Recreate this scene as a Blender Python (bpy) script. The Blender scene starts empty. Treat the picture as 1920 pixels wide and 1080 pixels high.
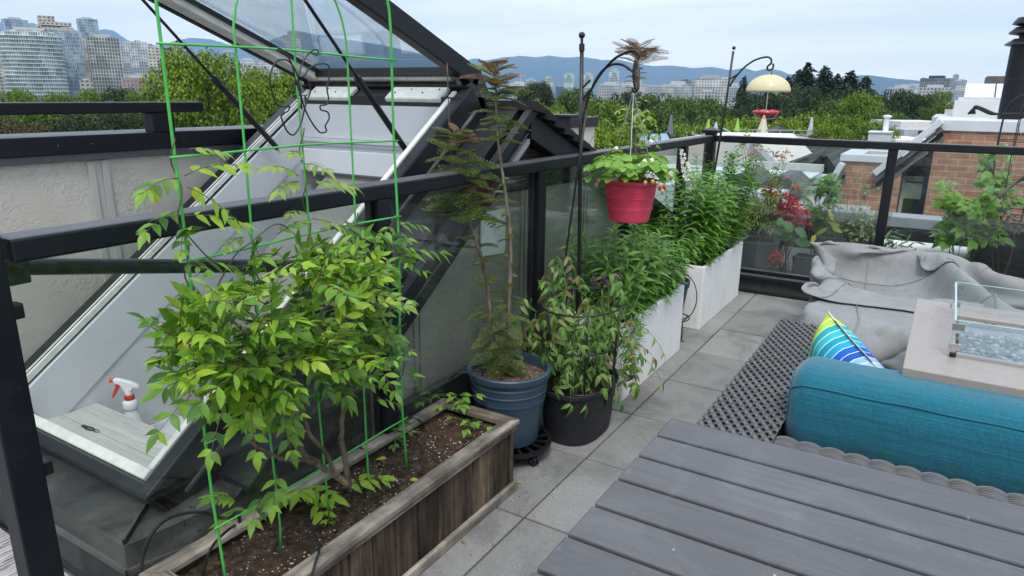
import bpy, bmesh, math, random
import numpy as np
from mathutils import Vector, Matrix
PI = math.pi
rad = math.radians
random.seed(7)
RNG = np.random.default_rng(11)
S = bpy.context.scene
COL = S.collection

# ------------------------------------------------------------------ camera
EYE = np.array([0.0, 0.0, 1.35])
YAW, PITCH, ROLL, FPX = rad(31.5666), rad(15.5573), rad(0.6458), 1305.2
_cy, _sy = math.cos(YAW), math.sin(YAW)
_fw = np.array([-_sy * math.cos(PITCH), _cy * math.cos(PITCH), -math.sin(PITCH)])
_r0 = np.array([_cy, _sy, 0.0]); _u0 = np.cross(_r0, _fw)
_rt = math.cos(ROLL) * _r0 + math.sin(ROLL) * _u0
_up = -math.sin(ROLL) * _r0 + math.cos(ROLL) * _u0
cam_data = bpy.data.cameras.new('camera')
cam_data.sensor_width = 36.0
cam_data.lens = FPX / 1920 * 36
cam_data.clip_start = 0.05
cam_data.clip_end = 30000
cam = bpy.data.objects.new('camera', cam_data)
COL.objects.link(cam)
cam.matrix_world = Matrix(((_rt[0], _up[0], -_fw[0], EYE[0]), (_rt[1], _up[1], -_fw[1], EYE[1]),
                           (_rt[2], _up[2], -_fw[2], EYE[2]), (0, 0, 0, 1)))
S.camera = cam

# ------------------------------------------------------------------ sky, sun, exposure
SUN_EL, SUN_AZ = rad(56), rad(150)          # azimuth clockwise from +Y
w = bpy.data.worlds.new('World'); S.world = w; w.use_nodes = True
nt = w.node_tree; nt.nodes.clear()
def wn(t, **k):
    n = nt.nodes.new(t)
    for a, b in k.items(): setattr(n, a, b)
    return n
out = wn('ShaderNodeOutputWorld')
sky = wn('ShaderNodeTexSky', sky_type='NISHITA', sun_disc=False, sun_elevation=SUN_EL, sun_rotation=SUN_AZ)
b1 = wn('ShaderNodeBackground'); b1.inputs[1].default_value = 0.10
nt.links.new(sky.outputs[0], b1.inputs[0])
tc = wn('ShaderNodeTexCoord')
sep = wn('ShaderNodeSeparateXYZ'); nt.links.new(tc.outputs['Generated'], sep.inputs[0])
# cloud decks: project the direction on a layer so bands flatten towards the horizon
zc = wn('ShaderNodeMath', operation='MAXIMUM'); nt.links.new(sep.outputs[2], zc.inputs[0]); zc.inputs[1].default_value = 0.0
za = wn('ShaderNodeMath', operation='ADD'); nt.links.new(zc.outputs[0], za.inputs[0]); za.inputs[1].default_value = 0.09
dx = wn('ShaderNodeMath', operation='DIVIDE'); nt.links.new(sep.outputs[0], dx.inputs[0]); nt.links.new(za.outputs[0], dx.inputs[1])
dy = wn('ShaderNodeMath', operation='DIVIDE'); nt.links.new(sep.outputs[1], dy.inputs[0]); nt.links.new(za.outputs[0], dy.inputs[1])
cmb = wn('ShaderNodeCombineXYZ'); nt.links.new(dx.outputs[0], cmb.inputs[0]); nt.links.new(dy.outputs[0], cmb.inputs[1])
mp = wn('ShaderNodeMapping'); nt.links.new(cmb.outputs[0], mp.inputs[0])
mp.inputs['Rotation'].default_value = (0, 0, rad(-31)); mp.inputs['Scale'].default_value = (0.28, 0.75, 1)
nz = wn('ShaderNodeTexNoise'); nt.links.new(mp.outputs[0], nz.inputs[0])
nz.inputs['Scale'].default_value = 1.1; nz.inputs['Detail'].default_value = 7; nz.inputs['Roughness'].default_value = 0.55
rp = wn('ShaderNodeValToRGB'); nt.links.new(nz.outputs[0], rp.inputs[0])
rp.color_ramp.elements[0].position = 0.42; rp.color_ramp.elements[0].color = (0.58, 0.665, 0.80, 1)
rp.color_ramp.elements[1].position = 0.60; rp.color_ramp.elements[1].color = (0.92, 0.945, 0.955, 1)
# pale band at the horizon, brighter overhead (an overcast sky's own gradient)
hz = wn('ShaderNodeMapRange'); nt.links.new(sep.outputs[2], hz.inputs[0])
hz.inputs['From Min'].default_value = 0.0; hz.inputs['From Max'].default_value = 0.20
hz.inputs['To Min'].default_value = 0.9; hz.inputs['To Max'].default_value = 0.0
mx = wn('ShaderNodeMix', data_type='RGBA'); nt.links.new(hz.outputs[0], mx.inputs[0])
nt.links.new(rp.outputs[0], mx.inputs[6]); mx.inputs[7].default_value = (1.12, 1.08, 1.0, 1)
zen = wn('ShaderNodeMapRange'); nt.links.new(sep.outputs[2], zen.inputs[0])
zen.inputs['From Min'].default_value = 0.25; zen.inputs['From Max'].default_value = 1.0
zen.inputs['To Min'].default_value = 1.0; zen.inputs['To Max'].default_value = 1.75
mul = wn('ShaderNodeVectorMath', operation='SCALE'); nt.links.new(mx.outputs[2], mul.inputs[0]); nt.links.new(zen.outputs[0], mul.inputs[3])
b2 = wn('ShaderNodeBackground'); nt.links.new(mul.outputs[0], b2.inputs[0]); b2.inputs[1].default_value = 1.0
ms = wn('ShaderNodeMixShader'); ms.inputs[0].default_value = 0.9
nt.links.new(b1.outputs[0], ms.inputs[1]); nt.links.new(b2.outputs[0], ms.inputs[2])
nt.links.new(ms.outputs[0], out.inputs[0])
sd = bpy.data.lights.new('sun', 'SUN'); sd.energy = 1.5; sd.angle = rad(14); sd.color = (1.0, 0.96, 0.9)
so = bpy.data.objects.new('sun', sd); COL.objects.link(so)
_d = Vector((math.sin(SUN_AZ) * math.cos(SUN_EL), math.cos(SUN_AZ) * math.cos(SUN_EL), math.sin(SUN_EL)))
so.rotation_euler = _d.to_track_quat('Z', 'Y').to_euler(); so.location = (0, 0, 40)
S.view_settings.view_transform = 'Standard'; S.view_settings.look = 'None'
S.view_settings.exposure = 0.6; S.view_settings.gamma = 1.0; S.view_settings.use_curve_mapping = False
S.cycles.max_bounces = 10; S.cycles.transparent_max_bounces = 24
S.cycles.use_denoising = True

# ------------------------------------------------------------------ where a sight line meets a surface
def sight(px, py): return _fw + _rt * (px - 960) / FPX - _up * (py - 540) / FPX
def onX(px, py, X): d = sight(px, py); return EYE + d * X / d[0]
def onY(px, py, Y): d = sight(px, py); return EYE + d * Y / d[1]
def onZ(px, py, Z): d = sight(px, py); return EYE + d * (Z - EYE[2]) / d[2]
def onD(px, py, D): return EYE + sight(px, py) * D

# ------------------------------------------------------------------ mesh collecting
class MB:
    def __init__(s): s.v = []; s.f = []; s.n = 0; s.uv = None
    def add(s, vs, fs):
        vs = np.asarray(vs, float).reshape(-1, 3); o = s.n
        s.v.append(vs); s.n += len(vs)
        s.f.extend([tuple(int(i) + o for i in f) for f in fs]); return s
    def box(s, x0, x1, y0, y1, z0, z1):
        return s.add([(x0,y0,z0),(x1,y0,z0),(x1,y1,z0),(x0,y1,z0),(x0,y0,z1),(x1,y0,z1),(x1,y1,z1),(x0,y1,z1)],
              [(0,3,2,1),(4,5,6,7),(0,1,5,4),(1,2,6,5),(2,3,7,6),(3,0,4,7)])
    def beam(s, p, q, wd, ht, up=(0,0,1)):
        p = np.array(p, float); q = np.array(q, float); d = q - p; d /= np.linalg.norm(d)
        up = np.array(up, float); a = np.cross(d, up); a /= np.linalg.norm(a); b = np.cross(a, d)
        vs = [e + a * i * wd / 2 + b * j * ht / 2 for e in (p, q) for i, j in ((-1,-1),(1,-1),(1,1),(-1,1))]
        return s.add(vs, [(0,1,2,3),(7,6,5,4),(0,4,5,1),(1,5,6,2),(2,6,7,3),(3,7,4,0)])
    def prism(s, poly, vec):
        poly = [np.array(p, float) for p in poly]; n = len(poly); vec = np.array(vec, float)
        fs = [tuple(range(n)), tuple(range(2*n-1, n-1, -1))] + [(i, i+n, (i+1) % n + n, (i+1) % n) for i in range(n)]
        return s.add(poly + [p + vec for p in poly], fs)
    def tube(s, pts, r, n=8, closed=False):
        P = np.array(pts, float); m = len(P); r = np.ones(m) * r if np.isscalar(r) else np.array(r, float)
        if closed: T = np.roll(P, -1, 0) - np.roll(P, 1, 0)
        else: T = np.gradient(P, axis=0)
        T /= np.linalg.norm(T, axis=1)[:, None] + 1e-12
        a = np.cross(T[0], (0, 0, 1.0))
        if np.linalg.norm(a) < 1e-3: a = np.cross(T[0], (1.0, 0, 0))
        a /= np.linalg.norm(a); ang = np.arange(n) * 2 * PI / n; vs = []
        for i in range(m):
            a = a - T[i] * (a @ T[i]); a /= np.linalg.norm(a); b = np.cross(T[i], a)
            vs.append(P[i] + r[i] * (np.cos(ang)[:, None] * a + np.sin(ang)[:, None] * b))
        fs = []
        for i in range(m if closed else m - 1):
            j = (i + 1) % m
            fs += [(i*n+k, i*n+(k+1) % n, j*n+(k+1) % n, j*n+k) for k in range(n)]
        if not closed: fs += [tuple(range(n-1, -1, -1)), tuple(range((m-1)*n, m*n))]
        return s.add(np.concatenate(vs), fs)
    def lathe(s, prof, c=(0,0,0), n=32, sx=1, sy=1, sq=0):
        ang = np.arange(n) * 2 * PI / n; ca, sa = np.cos(ang), np.sin(ang)
        if sq: k = 1 / (np.abs(ca)**sq + np.abs(sa)**sq)**(1/sq); ca, sa = ca*k, sa*k
        vs = np.concatenate([np.stack([c[0]+r*ca*sx, c[1]+r*sa*sy, np.full(n, c[2]+z)], 1) for r, z in prof])
        fs = [(i*n+k, i*n+(k+1) % n, (i+1)*n+(k+1) % n, (i+1)*n+k) for i in range(len(prof)-1) for k in range(n)]
        if prof[0][0] > 1e-6: fs.append(tuple(range(n-1, -1, -1)))
        if prof[-1][0] > 1e-6: m = len(prof)-1; fs.append(tuple(range(m*n, m*n+n)))
        return s.add(vs, fs)
    def ball(s, c, r, n=12):
        rr = [(max(1e-6, math.sin(PI*i/n)), -math.cos(PI*i/n)) for i in range(n+1)]
        r3 = (r, r, r) if np.isscalar(r) else r
        return s.lathe([(a, b*r3[2]) for a, b in rr], c, n*2, r3[0], r3[1])
    def grid(s, G):
        G = np.asarray(G, float); a, b = G.shape[:2]
        return s.add(G.reshape(-1, 3), [(i*b+j, i*b+j+1, (i+1)*b+j+1, (i+1)*b+j) for i in range(a-1) for j in range(b-1)])
    def leaves(s, P, D, N, L, W, shape=(.05,.75,1,.6,0), fold=.25, curl=.25):
        """many leaves at once: base P, direction D, upper side N, length L, width W"""
        P = np.asarray(P, float); m = len(P)
        if m == 0: return s
        D = np.asarray(D, float); D = D / (np.linalg.norm(D, axis=1)[:, None] + 1e-9)
        N = np.asarray(N, float); N = N - D * (N * D).sum(1)[:, None]; N /= np.linalg.norm(N, axis=1)[:, None] + 1e-9
        B = np.cross(D, N); L = np.ones(m)*L; W = np.ones(m)*W; curl = np.ones(m)*curl; k = len(shape)
        vs = np.zeros((m, 3*k, 3))
        for i, wd in enumerate(shape):
            t = i/(k-1); mid = P + D*(L*t)[:, None] - N*(L*curl*t*t)[:, None]
            side = B*(W*wd/2)[:, None]; lift = N*(W*wd/2*fold)[:, None]
            vs[:, 3*i] = mid-side+lift; vs[:, 3*i+1] = mid; vs[:, 3*i+2] = mid+side+lift
        f0 = [(3*i+j, 3*i+j+1, 3*i+4+j, 3*i+3+j) for i in range(k-1) for j in (0, 1)]
        o = s.n; s.v.append(vs.reshape(-1, 3)); s.n += m*3*k
        fa = np.array(f0)[None] + (np.arange(m)*3*k)[:, None, None] + o
        s.f.extend(map(tuple, fa.reshape(-1, 4).tolist())); return s
    def build(s, name, mat, parent=None, smooth=False, bevel=0.0, seg=2, fix=False, sub=0):
        V = np.concatenate(s.v) if s.v else np.zeros((0, 3))
        off = np.zeros(3); p = parent
        while p is not None: off += np.array(p.location); p = p.parent
        V = V - off
        me = bpy.data.meshes.new(name); me.from_pydata(V.tolist(), [], s.f)
        if s.uv is not None:
            l = me.uv_layers.new(name='UVMap'); l.data.foreach_set('uv', np.array(s.uv, float).ravel())
        if fix:
            bm = bmesh.new(); bm.from_mesh(me); bmesh.ops.recalc_face_normals(bm, faces=bm.faces); bm.to_mesh(me); bm.free()
        if smooth:
            me.polygons.foreach_set('use_smooth', [True]*len(me.polygons))
            if smooth != 'all': me.set_sharp_from_angle(angle=rad(smooth if smooth is not True else 40))
        o = bpy.data.objects.new(name, me); COL.objects.link(o)
        if mat: me.materials.append(mat)
        if parent: o.parent = parent
        if bevel:
            b = o.modifiers.new('bevel', 'BEVEL'); b.width = bevel; b.segments = seg; b.limit_method = 'ANGLE'; b.angle_limit = rad(35)
            b.harden_normals = False
        if sub:
            b = o.modifiers.new('sub', 'SUBSURF'); b.levels = sub; b.render_levels = sub
        return o
def tag(o, label=None, cat=None, group=None, kind=None):
    for k, x in (('label', label), ('category', cat), ('group', group), ('kind', kind)):
        if x: o[k] = x
    return o
def thing(name, label, cat, loc=(0,0,0), group=None):
    o = bpy.data.objects.new(name, None); COL.objects.link(o); o.location = [float(x) for x in loc]; o.empty_display_size = .1
    return tag(o, label, cat, group)
def copy_tree(o, parent=None):
    c = o.copy(); COL.objects.link(c)
    if parent: c.parent = parent
    for ch in list(o.children): copy_tree(ch, c)
    return c
def unit(v): v = np.asarray(v, float); return v/(np.linalg.norm(v, axis=-1, keepdims=True)+1e-12)
def spline(pts, n=8):
    P = np.array(pts, float); P = np.vstack([2*P[0]-P[1], P, 2*P[-1]-P[-2]]); o = []
    for i in range(1, len(P)-2):
        for t in np.linspace(0, 1, n, endpoint=False):
            o.append(.5*((2*P[i])+(P[i+1]-P[i-1])*t+(2*P[i-1]-5*P[i]+4*P[i+1]-P[i+2])*t*t+(3*P[i]-P[i-1]-3*P[i+1]+P[i+2])*t**3))
    o.append(P[-2]); return np.array(o)

# ------------------------------------------------------------------ materials
class NT:
    def __init__(s, name):
        s.m = bpy.data.materials.new(name); s.m.use_nodes = True; s.t = s.m.node_tree; s.t.nodes.clear()
        s.out = s.t.nodes.new('ShaderNodeOutputMaterial')
    def n(s, t, ins=None, **k):
        x = s.t.nodes.new(t)
        for a, b in k.items(): setattr(x, a, b)
        for a, b in (ins or {}).items(): s.set(x.inputs[a], b)
        return x
    def set(s, sock, v):
        if isinstance(v, bpy.types.NodeSocket): s.t.links.new(v, sock)
        elif isinstance(v, bpy.types.Node): s.t.links.new(v.outputs[0], sock)
        elif isinstance(v, (tuple, list)) and len(v) == 3 and sock.type == 'RGBA': sock.default_value = (*v, 1)
        else: sock.default_value = v
    def co(s, which='Object', scale=(1,1,1), rot=(0,0,0)):
        c = s.n('ShaderNodeTexCoord')
        return s.n('ShaderNodeMapping', {0: c.outputs[which], 'Scale': scale, 'Rotation': rot}).outputs[0]
    def noise(s, vec, scale=5, detail=4, rough=.5, dist=0):
        return s.n('ShaderNodeTexNoise', {'Vector': vec, 'Scale': scale, 'Detail': detail, 'Roughness': rough, 'Distortion': dist}).outputs[0]
    def ramp(s, fac, stops, interp='LINEAR'):
        r = s.n('ShaderNodeValToRGB', {0: fac}); e = r.color_ramp; e.interpolation = interp
        while len(e.elements) < len(stops): e.elements.new(.5)
        for x, (p, c) in zip(e.elements, stops):
            x.position = p; x.color = (*c, 1) if len(c) == 3 else c
        return r.outputs[0]
    def mix(s, f, a, b, mode='MIX'):
        x = s.n('ShaderNodeMix', data_type='RGBA', blend_type=mode)
        s.set(x.inputs[0], f); s.set(x.inputs[6], a); s.set(x.inputs[7], b); return x.outputs[2]
    def math(s, op, a, b=0, c=None):
        ins = {0: a, 1: b}
        if c is not None: ins[2] = c
        return s.n('ShaderNodeMath', ins, operation=op).outputs[0]
    def rnd(s): return s.n('ShaderNodeNewGeometry').outputs['Random Per Island']
    def bump(s, h, strength=.3, dist=.01):
        return s.n('ShaderNodeBump', {'Height': h, 'Strength': strength, 'Distance': dist}).outputs[0]
    def bsdf(s, col, rough=.5, metal=0, normal=None, spec=.5, **k):
        b = s.n('ShaderNodeBsdfPrincipled', {'Base Color': col, 'Roughness': rough, 'Metallic': metal, 'Specular IOR Level': spec})
        if normal is not None: s.set(b.inputs['Normal'], normal)
        for a, v in k.items(): s.set(b.inputs[a.replace('_', ' ')], v)
        return b.outputs[0]
    def done(s, sh): s.t.links.new(sh, s.out.inputs[0]); return s.m
def g3(x): return (x, x, x)
def lum(c, k): return tuple(min(1, x*k) for x in c)

def plain(name, col, rough=.5, metal=0, var=.15, scale=8, bump=0.0, bscale=60, spec=.5):
    t = NT(name); v = t.co(); f = t.noise(v, scale, 5, .6)
    c = t.ramp(f, [(.3, lum(col, 1-var)), (.7, lum(col, 1+var))])
    r = t.ramp(t.noise(v, scale*2.3, 4), [(.3, g3(max(.03, rough-.08))), (.7, g3(min(1, rough+.1)))])
    nm = t.bump(t.noise(v, bscale, 3), bump, .002) if bump else None
    return t.done(t.bsdf(c, r, metal, nm, spec))
def m_metal(name, col, dust=.06, rough=.36, lo=.5, hi=.82):
    """powder-coated metal with a little dust and wear"""
    t = NT(name); v = t.co(); d = t.ramp(t.noise(v, 5, 7, .7), [(lo, g3(0)), (hi, g3(1))])
    sc = t.ramp(t.noise(t.co(scale=(1,1,6)), 90, 2), [(.70, g3(0)), (.76, g3(1))])
    up_ = t.n('ShaderNodeSeparateXYZ', {0: t.n('ShaderNodeNewGeometry').outputs['Normal']}).outputs[2]      # dust settles on flat tops
    up_ = t.math('MULTIPLY', t.ramp(up_, [(.80, g3(0)), (.97, g3(1))]), t.ramp(t.noise(v, 7, 6, .65), [(.2, g3(.45)), (.8, g3(.85))]))
    c = t.mix(t.math('MULTIPLY', d, .5), col, tuple(x+dust for x in col)); c = t.mix(up_, c, (.105,.105,.118)); c = t.mix(t.math('MULTIPLY', sc, .25), c, (.2,.2,.21))
    return t.done(t.bsdf(c, t.ramp(d, [(0, g3(rough)), (1, g3(rough+.25))]), 0, t.bump(t.noise(v, 400, 2), .05, .001), .32))
def m_paver():
    t = NT('concrete paver'); v = t.co()
    base = t.ramp(t.rnd(), [(0, (.19,.188,.184)), (.5, (.225,.223,.217)), (1, (.26,.256,.247))])
    st = t.ramp(t.noise(v, 3.2, 8, .7, .6), [(.36, g3(.66)), (.5, g3(1)), (.7, g3(1.14))]); c = t.mix(1, base, st, 'MULTIPLY')
    gr = t.noise(v, 420, 2, .6); c = t.mix(1, c, t.ramp(gr, [(.3, g3(.66)), (.7, g3(1.3))]), 'MULTIPLY')
    vo = t.n('ShaderNodeTexVoronoi', {'Vector': v, 'Scale': 170}); sel = t.ramp(vo.outputs['Color'], [(.80, g3(0)), (.84, g3(1))])
    dot = t.ramp(vo.outputs['Distance'], [(.16, g3(1)), (.3, g3(0))])
    c = t.mix(t.math('MULTIPLY', sel, dot), c, (.55,.55,.53))
    h = t.math('ADD', gr, t.math('MULTIPLY', t.noise(v, 90, 3), .5))
    return t.done(t.bsdf(c, .82, 0, t.bump(h, .35, .003), .35))
def m_wood(name, light, dark, axis='Y', peel=.5, crack=1.0, vary=(.72,1.15)):
    t = NT(name); sc = {'X': (1.2,22,22), 'Y': (22,1.2,22), 'Z': (22,22,1.2)}[axis]
    v = t.co(scale=sc); n1 = t.noise(v, 2.4, 8, .72, .35); n2 = t.noise(t.co(scale=tuple(x*.28+.4 for x in sc)), 2, 6, .65, .4)
    c = t.ramp(n1, [(.28, lum(dark, .45)), (.46, dark), (.64, light), (.8, lum(light, 1.3))])
    c2 = t.ramp(n2, [(.5-.1*peel, lum(dark, .8)), (.6, light)])
    c3 = t.ramp(t.noise(t.co(scale=(5,5,3)), 2.2, 5, .6), [(.4, g3(.62)), (.62, g3(1.2))]); c = t.mix(1 if crack else 0, t.mix(.5, c, c2), c3, 'MULTIPLY'); r = t.ramp(t.rnd(), [(0, g3(vary[0])), (1, g3(vary[1]))]); c = t.mix(1, c, r, 'MULTIPLY')
    cr = t.ramp(t.noise(t.co(scale=tuple(x*2.5 for x in sc)), 2, 3), [(.26, g3(0)), (.34, g3(1))])
    c = t.mix(t.math('MULTIPLY', t.math('SUBTRACT', 1, cr), crack), c, (.02,.016,.012))
    return t.done(t.bsdf(c, .8, 0, t.bump(t.math('ADD', n1, t.math('MULTIPLY', cr, .6)), .5, .004), .25))
def m_stucco(k=1.0):
    t = NT('stucco'); v = t.co(); wv = t.noise(v, 42, 4, .55, 1.6)
    h = t.math('MULTIPLY', t.ramp(wv, [(.42, g3(0)), (.52, g3(1))]), t.ramp(t.noise(v, 3.1, 3), [(.38, g3(.1)), (.56, g3(1))])); h2 = t.noise(v, 140, 3)
    c = t.ramp(t.noise(v, 2.2, 6, .6), [(.3, lum((.47,.445,.40),k)), (.7, lum((.58,.555,.505),k))]); c = t.mix(.25, c, t.mix(1, c, t.ramp(h, [(0, g3(.8)), (1, g3(1.05))]), 'MULTIPLY'))
    return t.done(t.bsdf(c, .85, 0, t.bump(t.math('ADD', t.math('MULTIPLY', h, .8), t.math('MULTIPLY', h2, .35)), .65, .0035), .3))
def m_glass(name, tint=(.86,.9,.88), rough=.0, dirt=.04):
    t = NT(name); v = t.co(); bf = t.n('ShaderNodeNewGeometry').outputs['Backfacing']
    fr = t.n('ShaderNodeFresnel', {'IOR': t.math('MULTIPLY_ADD', bf, 1/1.5-1.5, 1.5)}).outputs[0]     # both faces of the pane reflect alike
    tr = t.n('ShaderNodeBsdfTransparent', {0: tint}).outputs[0]; gl = t.n('ShaderNodeBsdfGlossy', {'Color': (.95,.97,1), 'Roughness': rough}).outputs[0]
    a = t.n('ShaderNodeMixShader', {0: t.math('MULTIPLY', fr, 1.0), 1: tr, 2: gl}).outputs[0]
    df = t.n('ShaderNodeBsdfDiffuse', {0: (.6,.62,.6)}).outputs[0]
    d = t.math('MULTIPLY', t.ramp(t.noise(v, 4, 8, .72), [(.45, g3(.15)), (.8, g3(1))]), dirt)
    return t.done(t.n('ShaderNodeMixShader', {0: d, 1: a, 2: df}).outputs[0])
def m_leaf(name, cols, rough=.45, trans=.3, var=1):
    """a leaf's own colours: each leaf draws one of a range, with a paler midrib side"""
    t = NT(name); n = len(cols); c = t.ramp(t.rnd(), [(i/(max(1, n-1)), x) for i, x in enumerate(cols)])
    c = t.mix(1, c, t.ramp(t.noise(t.co(), 60, 3), [(.3, g3(.85)), (.7, g3(1.15))]), 'MULTIPLY')
    p = t.bsdf(c, rough, 0, None, .4); tl = t.n('ShaderNodeBsdfTranslucent', {0: t.mix(1, c, (1.25,1.35,.7), 'MULTIPLY')}).outputs[0]
    return t.done(t.n('ShaderNodeMixShader', {0: trans, 1: p, 2: tl}).outputs[0])
def m_soil():
    t = NT('potting soil'); v = t.co()
    c = t.ramp(t.noise(v, 38, 6, .7), [(.3, (.014,.010,.008)), (.5, (.05,.034,.024)), (.72, (.14,.095,.066))])
    c = t.mix(t.ramp(t.noise(v, 3.5, 4), [(.5, g3(0)), (.68, g3(.5))]), c, (.085,.05,.03))
    vo = t.n('ShaderNodeTexVoronoi', {'Vector': v, 'Scale': 105}); sel = t.ramp(vo.outputs['Color'], [(.60, g3(0)), (.63, g3(1))])
    zone = t.ramp(t.noise(v, 4.2, 3), [(.4, g3(0)), (.55, g3(1))])
    dot = t.math('MULTIPLY', t.math('MULTIPLY', sel, zone), t.ramp(vo.outputs['Distance'], [(.2, g3(1)), (.34, g3(0))]))
    c = t.mix(dot, c, (.72,.66,.58))
    return t.done(t.bsdf(c, .95, 0, t.bump(t.math('ADD', t.noise(v, 55, 6, .75), t.math('MULTIPLY', dot, .4)), .9, .012), .15))
def m_brick(name, c1, c2, mortar, bw, bh, scale=1.0, ms=.012):
    t = NT(name); u = t.n('ShaderNodeTexCoord').outputs['UV']
    b = t.n('ShaderNodeTexBrick', {'Vector': u, 'Color1': c1, 'Color2': c2, 'Mortar': mortar, 'Scale': 1.0, 'Mortar Size': ms, 'Mortar Smooth': .2,
            'Brick Width': bw, 'Row Height': bh, 'Bias': 0.0})
    c = t.mix(1, b.outputs[0], t.ramp(t.noise(u, 9, 6, .7), [(.3, g3(.72)), (.7, g3(1.2))]), 'MULTIPLY')
    return t.done(t.bsdf(c, .85, 0, t.bump(t.math('SUBTRACT', 1, b.outputs['Fac']), .5, .006), .3))
M = {}
M['rail'] = m_metal('dark navy rail paint', (.0045,.006,.0105), .012, .42)
M['dark'] = m_metal('charcoal flashing', (.008,.0095,.014), .018, .42)
M['dustydark'] = m_metal('dusty charcoal flashing', (.045,.046,.044), .24, .55, .36, .66)
M['black'] = plain('black steel', (.008,.008,.009), .4, 0, .2, 20)
M['rubber'] = plain('black rubber hose', (.009,.009,.010), .55)
M['glass'] = m_glass('rail glass', (.90,.93,.915), 0, .03)
M['lidglass'] = m_glass('hatch lid glazing', (.84,.88,.9), 0, .22)
M['clearglass'] = m_glass('guard glass', (.95,.97,.965), 0, .01)
M['glassedge'] = plain('green glass edge', (.30,.48,.45), .1, 0, .1)
M['paver'] = m_paver()
M['joint'] = plain('joint sand', (.05,.046,.042), .95, 0, .4, 60, .5)
M['stucco'] = m_stucco()
M['stucco_shaded'] = m_stucco(.55)  # same stucco; the gable side wall's shade is put into a darker colour
M['trimgrey'] = plain('grey stucco trim', (.42,.41,.385), .7, 0, .06)
M['lining'] = plain('grey white lining board', (.60,.615,.655), .6, 0, .035, 3)
M['lining2'] = plain('white lining board', (.72,.73,.76), .6, 0, .03, 3)
M['whitewear'] = plain('weathered white paint', (.66,.655,.62), .6, 0, .14, 24, .06, 60)
M['landing'] = m_wood('grey wood grain board', (.58,.585,.57), (.5,.5,.49), 'X', .3, 0, (.97,1.03))
M['white'] = plain('white planter', (.80,.81,.80), .55, 0, .05, 10, .15, 50)
M['woodtrim'] = m_wood('grey weathered cedar trim', (.40,.36,.305), (.15,.128,.105), 'Y', .6, 1.0, (.9,1.12))
M['woodtrimx'] = m_wood('grey weathered cedar end trim', (.36,.30,.235), (.16,.125,.095), 'X', .6)
M['woodboard'] = m_wood('brown weathered cedar boards', (.17,.125,.085), (.030,.022,.016), 'Z', 1.0, 1.0, (.45,1.3))
M['soil'] = m_soil()
M['bark'] = m_wood('shrub bark', (.30,.245,.18), (.13,.10,.07), 'Z', .4)
M['bluepot'] = plain('slate blue glazed plastic', (.030,.056,.088), .38, 0, .14, 9, .1, 40)
M['blackpot'] = plain('black plastic pot', (.012,.013,.016), .5, 0, .2, 12)
M['greypot'] = plain('dark grey fibre pot', (.055,.06,.065), .7, 0, .15, 12)
M['red'] = plain('coral red plastic', (.56,.042,.085), .48, 0, .12, 14, .12, 120)
M['trellis'] = plain('green coated wire', (.055,.40,.065), .4, 0, .12, 30)
M['chrome'] = plain('brushed steel', (.6,.6,.6), .22, 1, .08)

# ------------------------------------------------------------------ deck, railings
mb = MB(); JX, JY, PS = -1.015, 1.745, .4626
for i in range(-4, 5):
    for j in range(-5, 8):
        x0 = JX + i*PS; y0 = JY + j*PS; g = .0035
        if x0 > 1.9 or y0 + PS > 5.06 or x0 < -1.5+0: continue
        tz = random.uniform(-.0015, .0015)
        mb.box(x0+g, x0+PS-g, y0+g, y0+PS-g, -.045, tz)
o = mb.build('pavement', M['paver'], bevel=.004, seg=2); tag(o, kind='structure')
mb = MB().box(-1.62, 3.0, -1.2, 5.06, -.4, -.012); tag(mb.build('deck_bed', M['joint']), kind='structure')

RX, RZ = -1.422, 1.087          # left railing: inner face, top
t = thing('glass_railing', 'long dark metal railing with glass panels along the left edge behind the planters', 'railing', (RX, 2.8, 0))
mb = MB().box(RX-.075, RX, .575, 4.995, RZ-.047, RZ); mb.build('top_rail', M['rail'], t, bevel=.006)
ys = [.503, 1.552, 2.535, 3.52, 4.42]
for i, y in enumerate(ys):
    mb = MB().box(RX-.062, RX-.004, y, y+.058 if i else y+.062, -.05 if i else -.3, RZ-.047 if i else 1.115)
    p = mb.build('post', M['rail'], t, bevel=.004)
    if i:
        MB().box(RX-.04, RX-.026, y-.014, y-.001, .08, RZ-.05).build('glazing_channel', M['black'], p, bevel=.002)
        MB().box(RX-.04, RX-.026, y+.059, y+.072, .08, RZ-.05).build('glazing_channel', M['black'], p, bevel=.002)
MB().box(RX-.066, RX-.002, .5, 4.99, .06, .10).build('bottom_rail', M['rail'], t, bevel=.004)
for y0, y1 in zip([ys[0]+.062]+[y+.072 for y in ys[1:]], [y-.014 for y in ys[1:]]+[5.03]):
    MB().box(RX-.036, RX-.030, y0, y1, .098, RZ-.045).build('glass_panel', M['glass'], t)
for z in (.60, .93): MB().box(RX-.05, RX-.022, .566, .588, z, z+.03).build('glass_clip', M['black'], t, bevel=.003)

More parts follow.
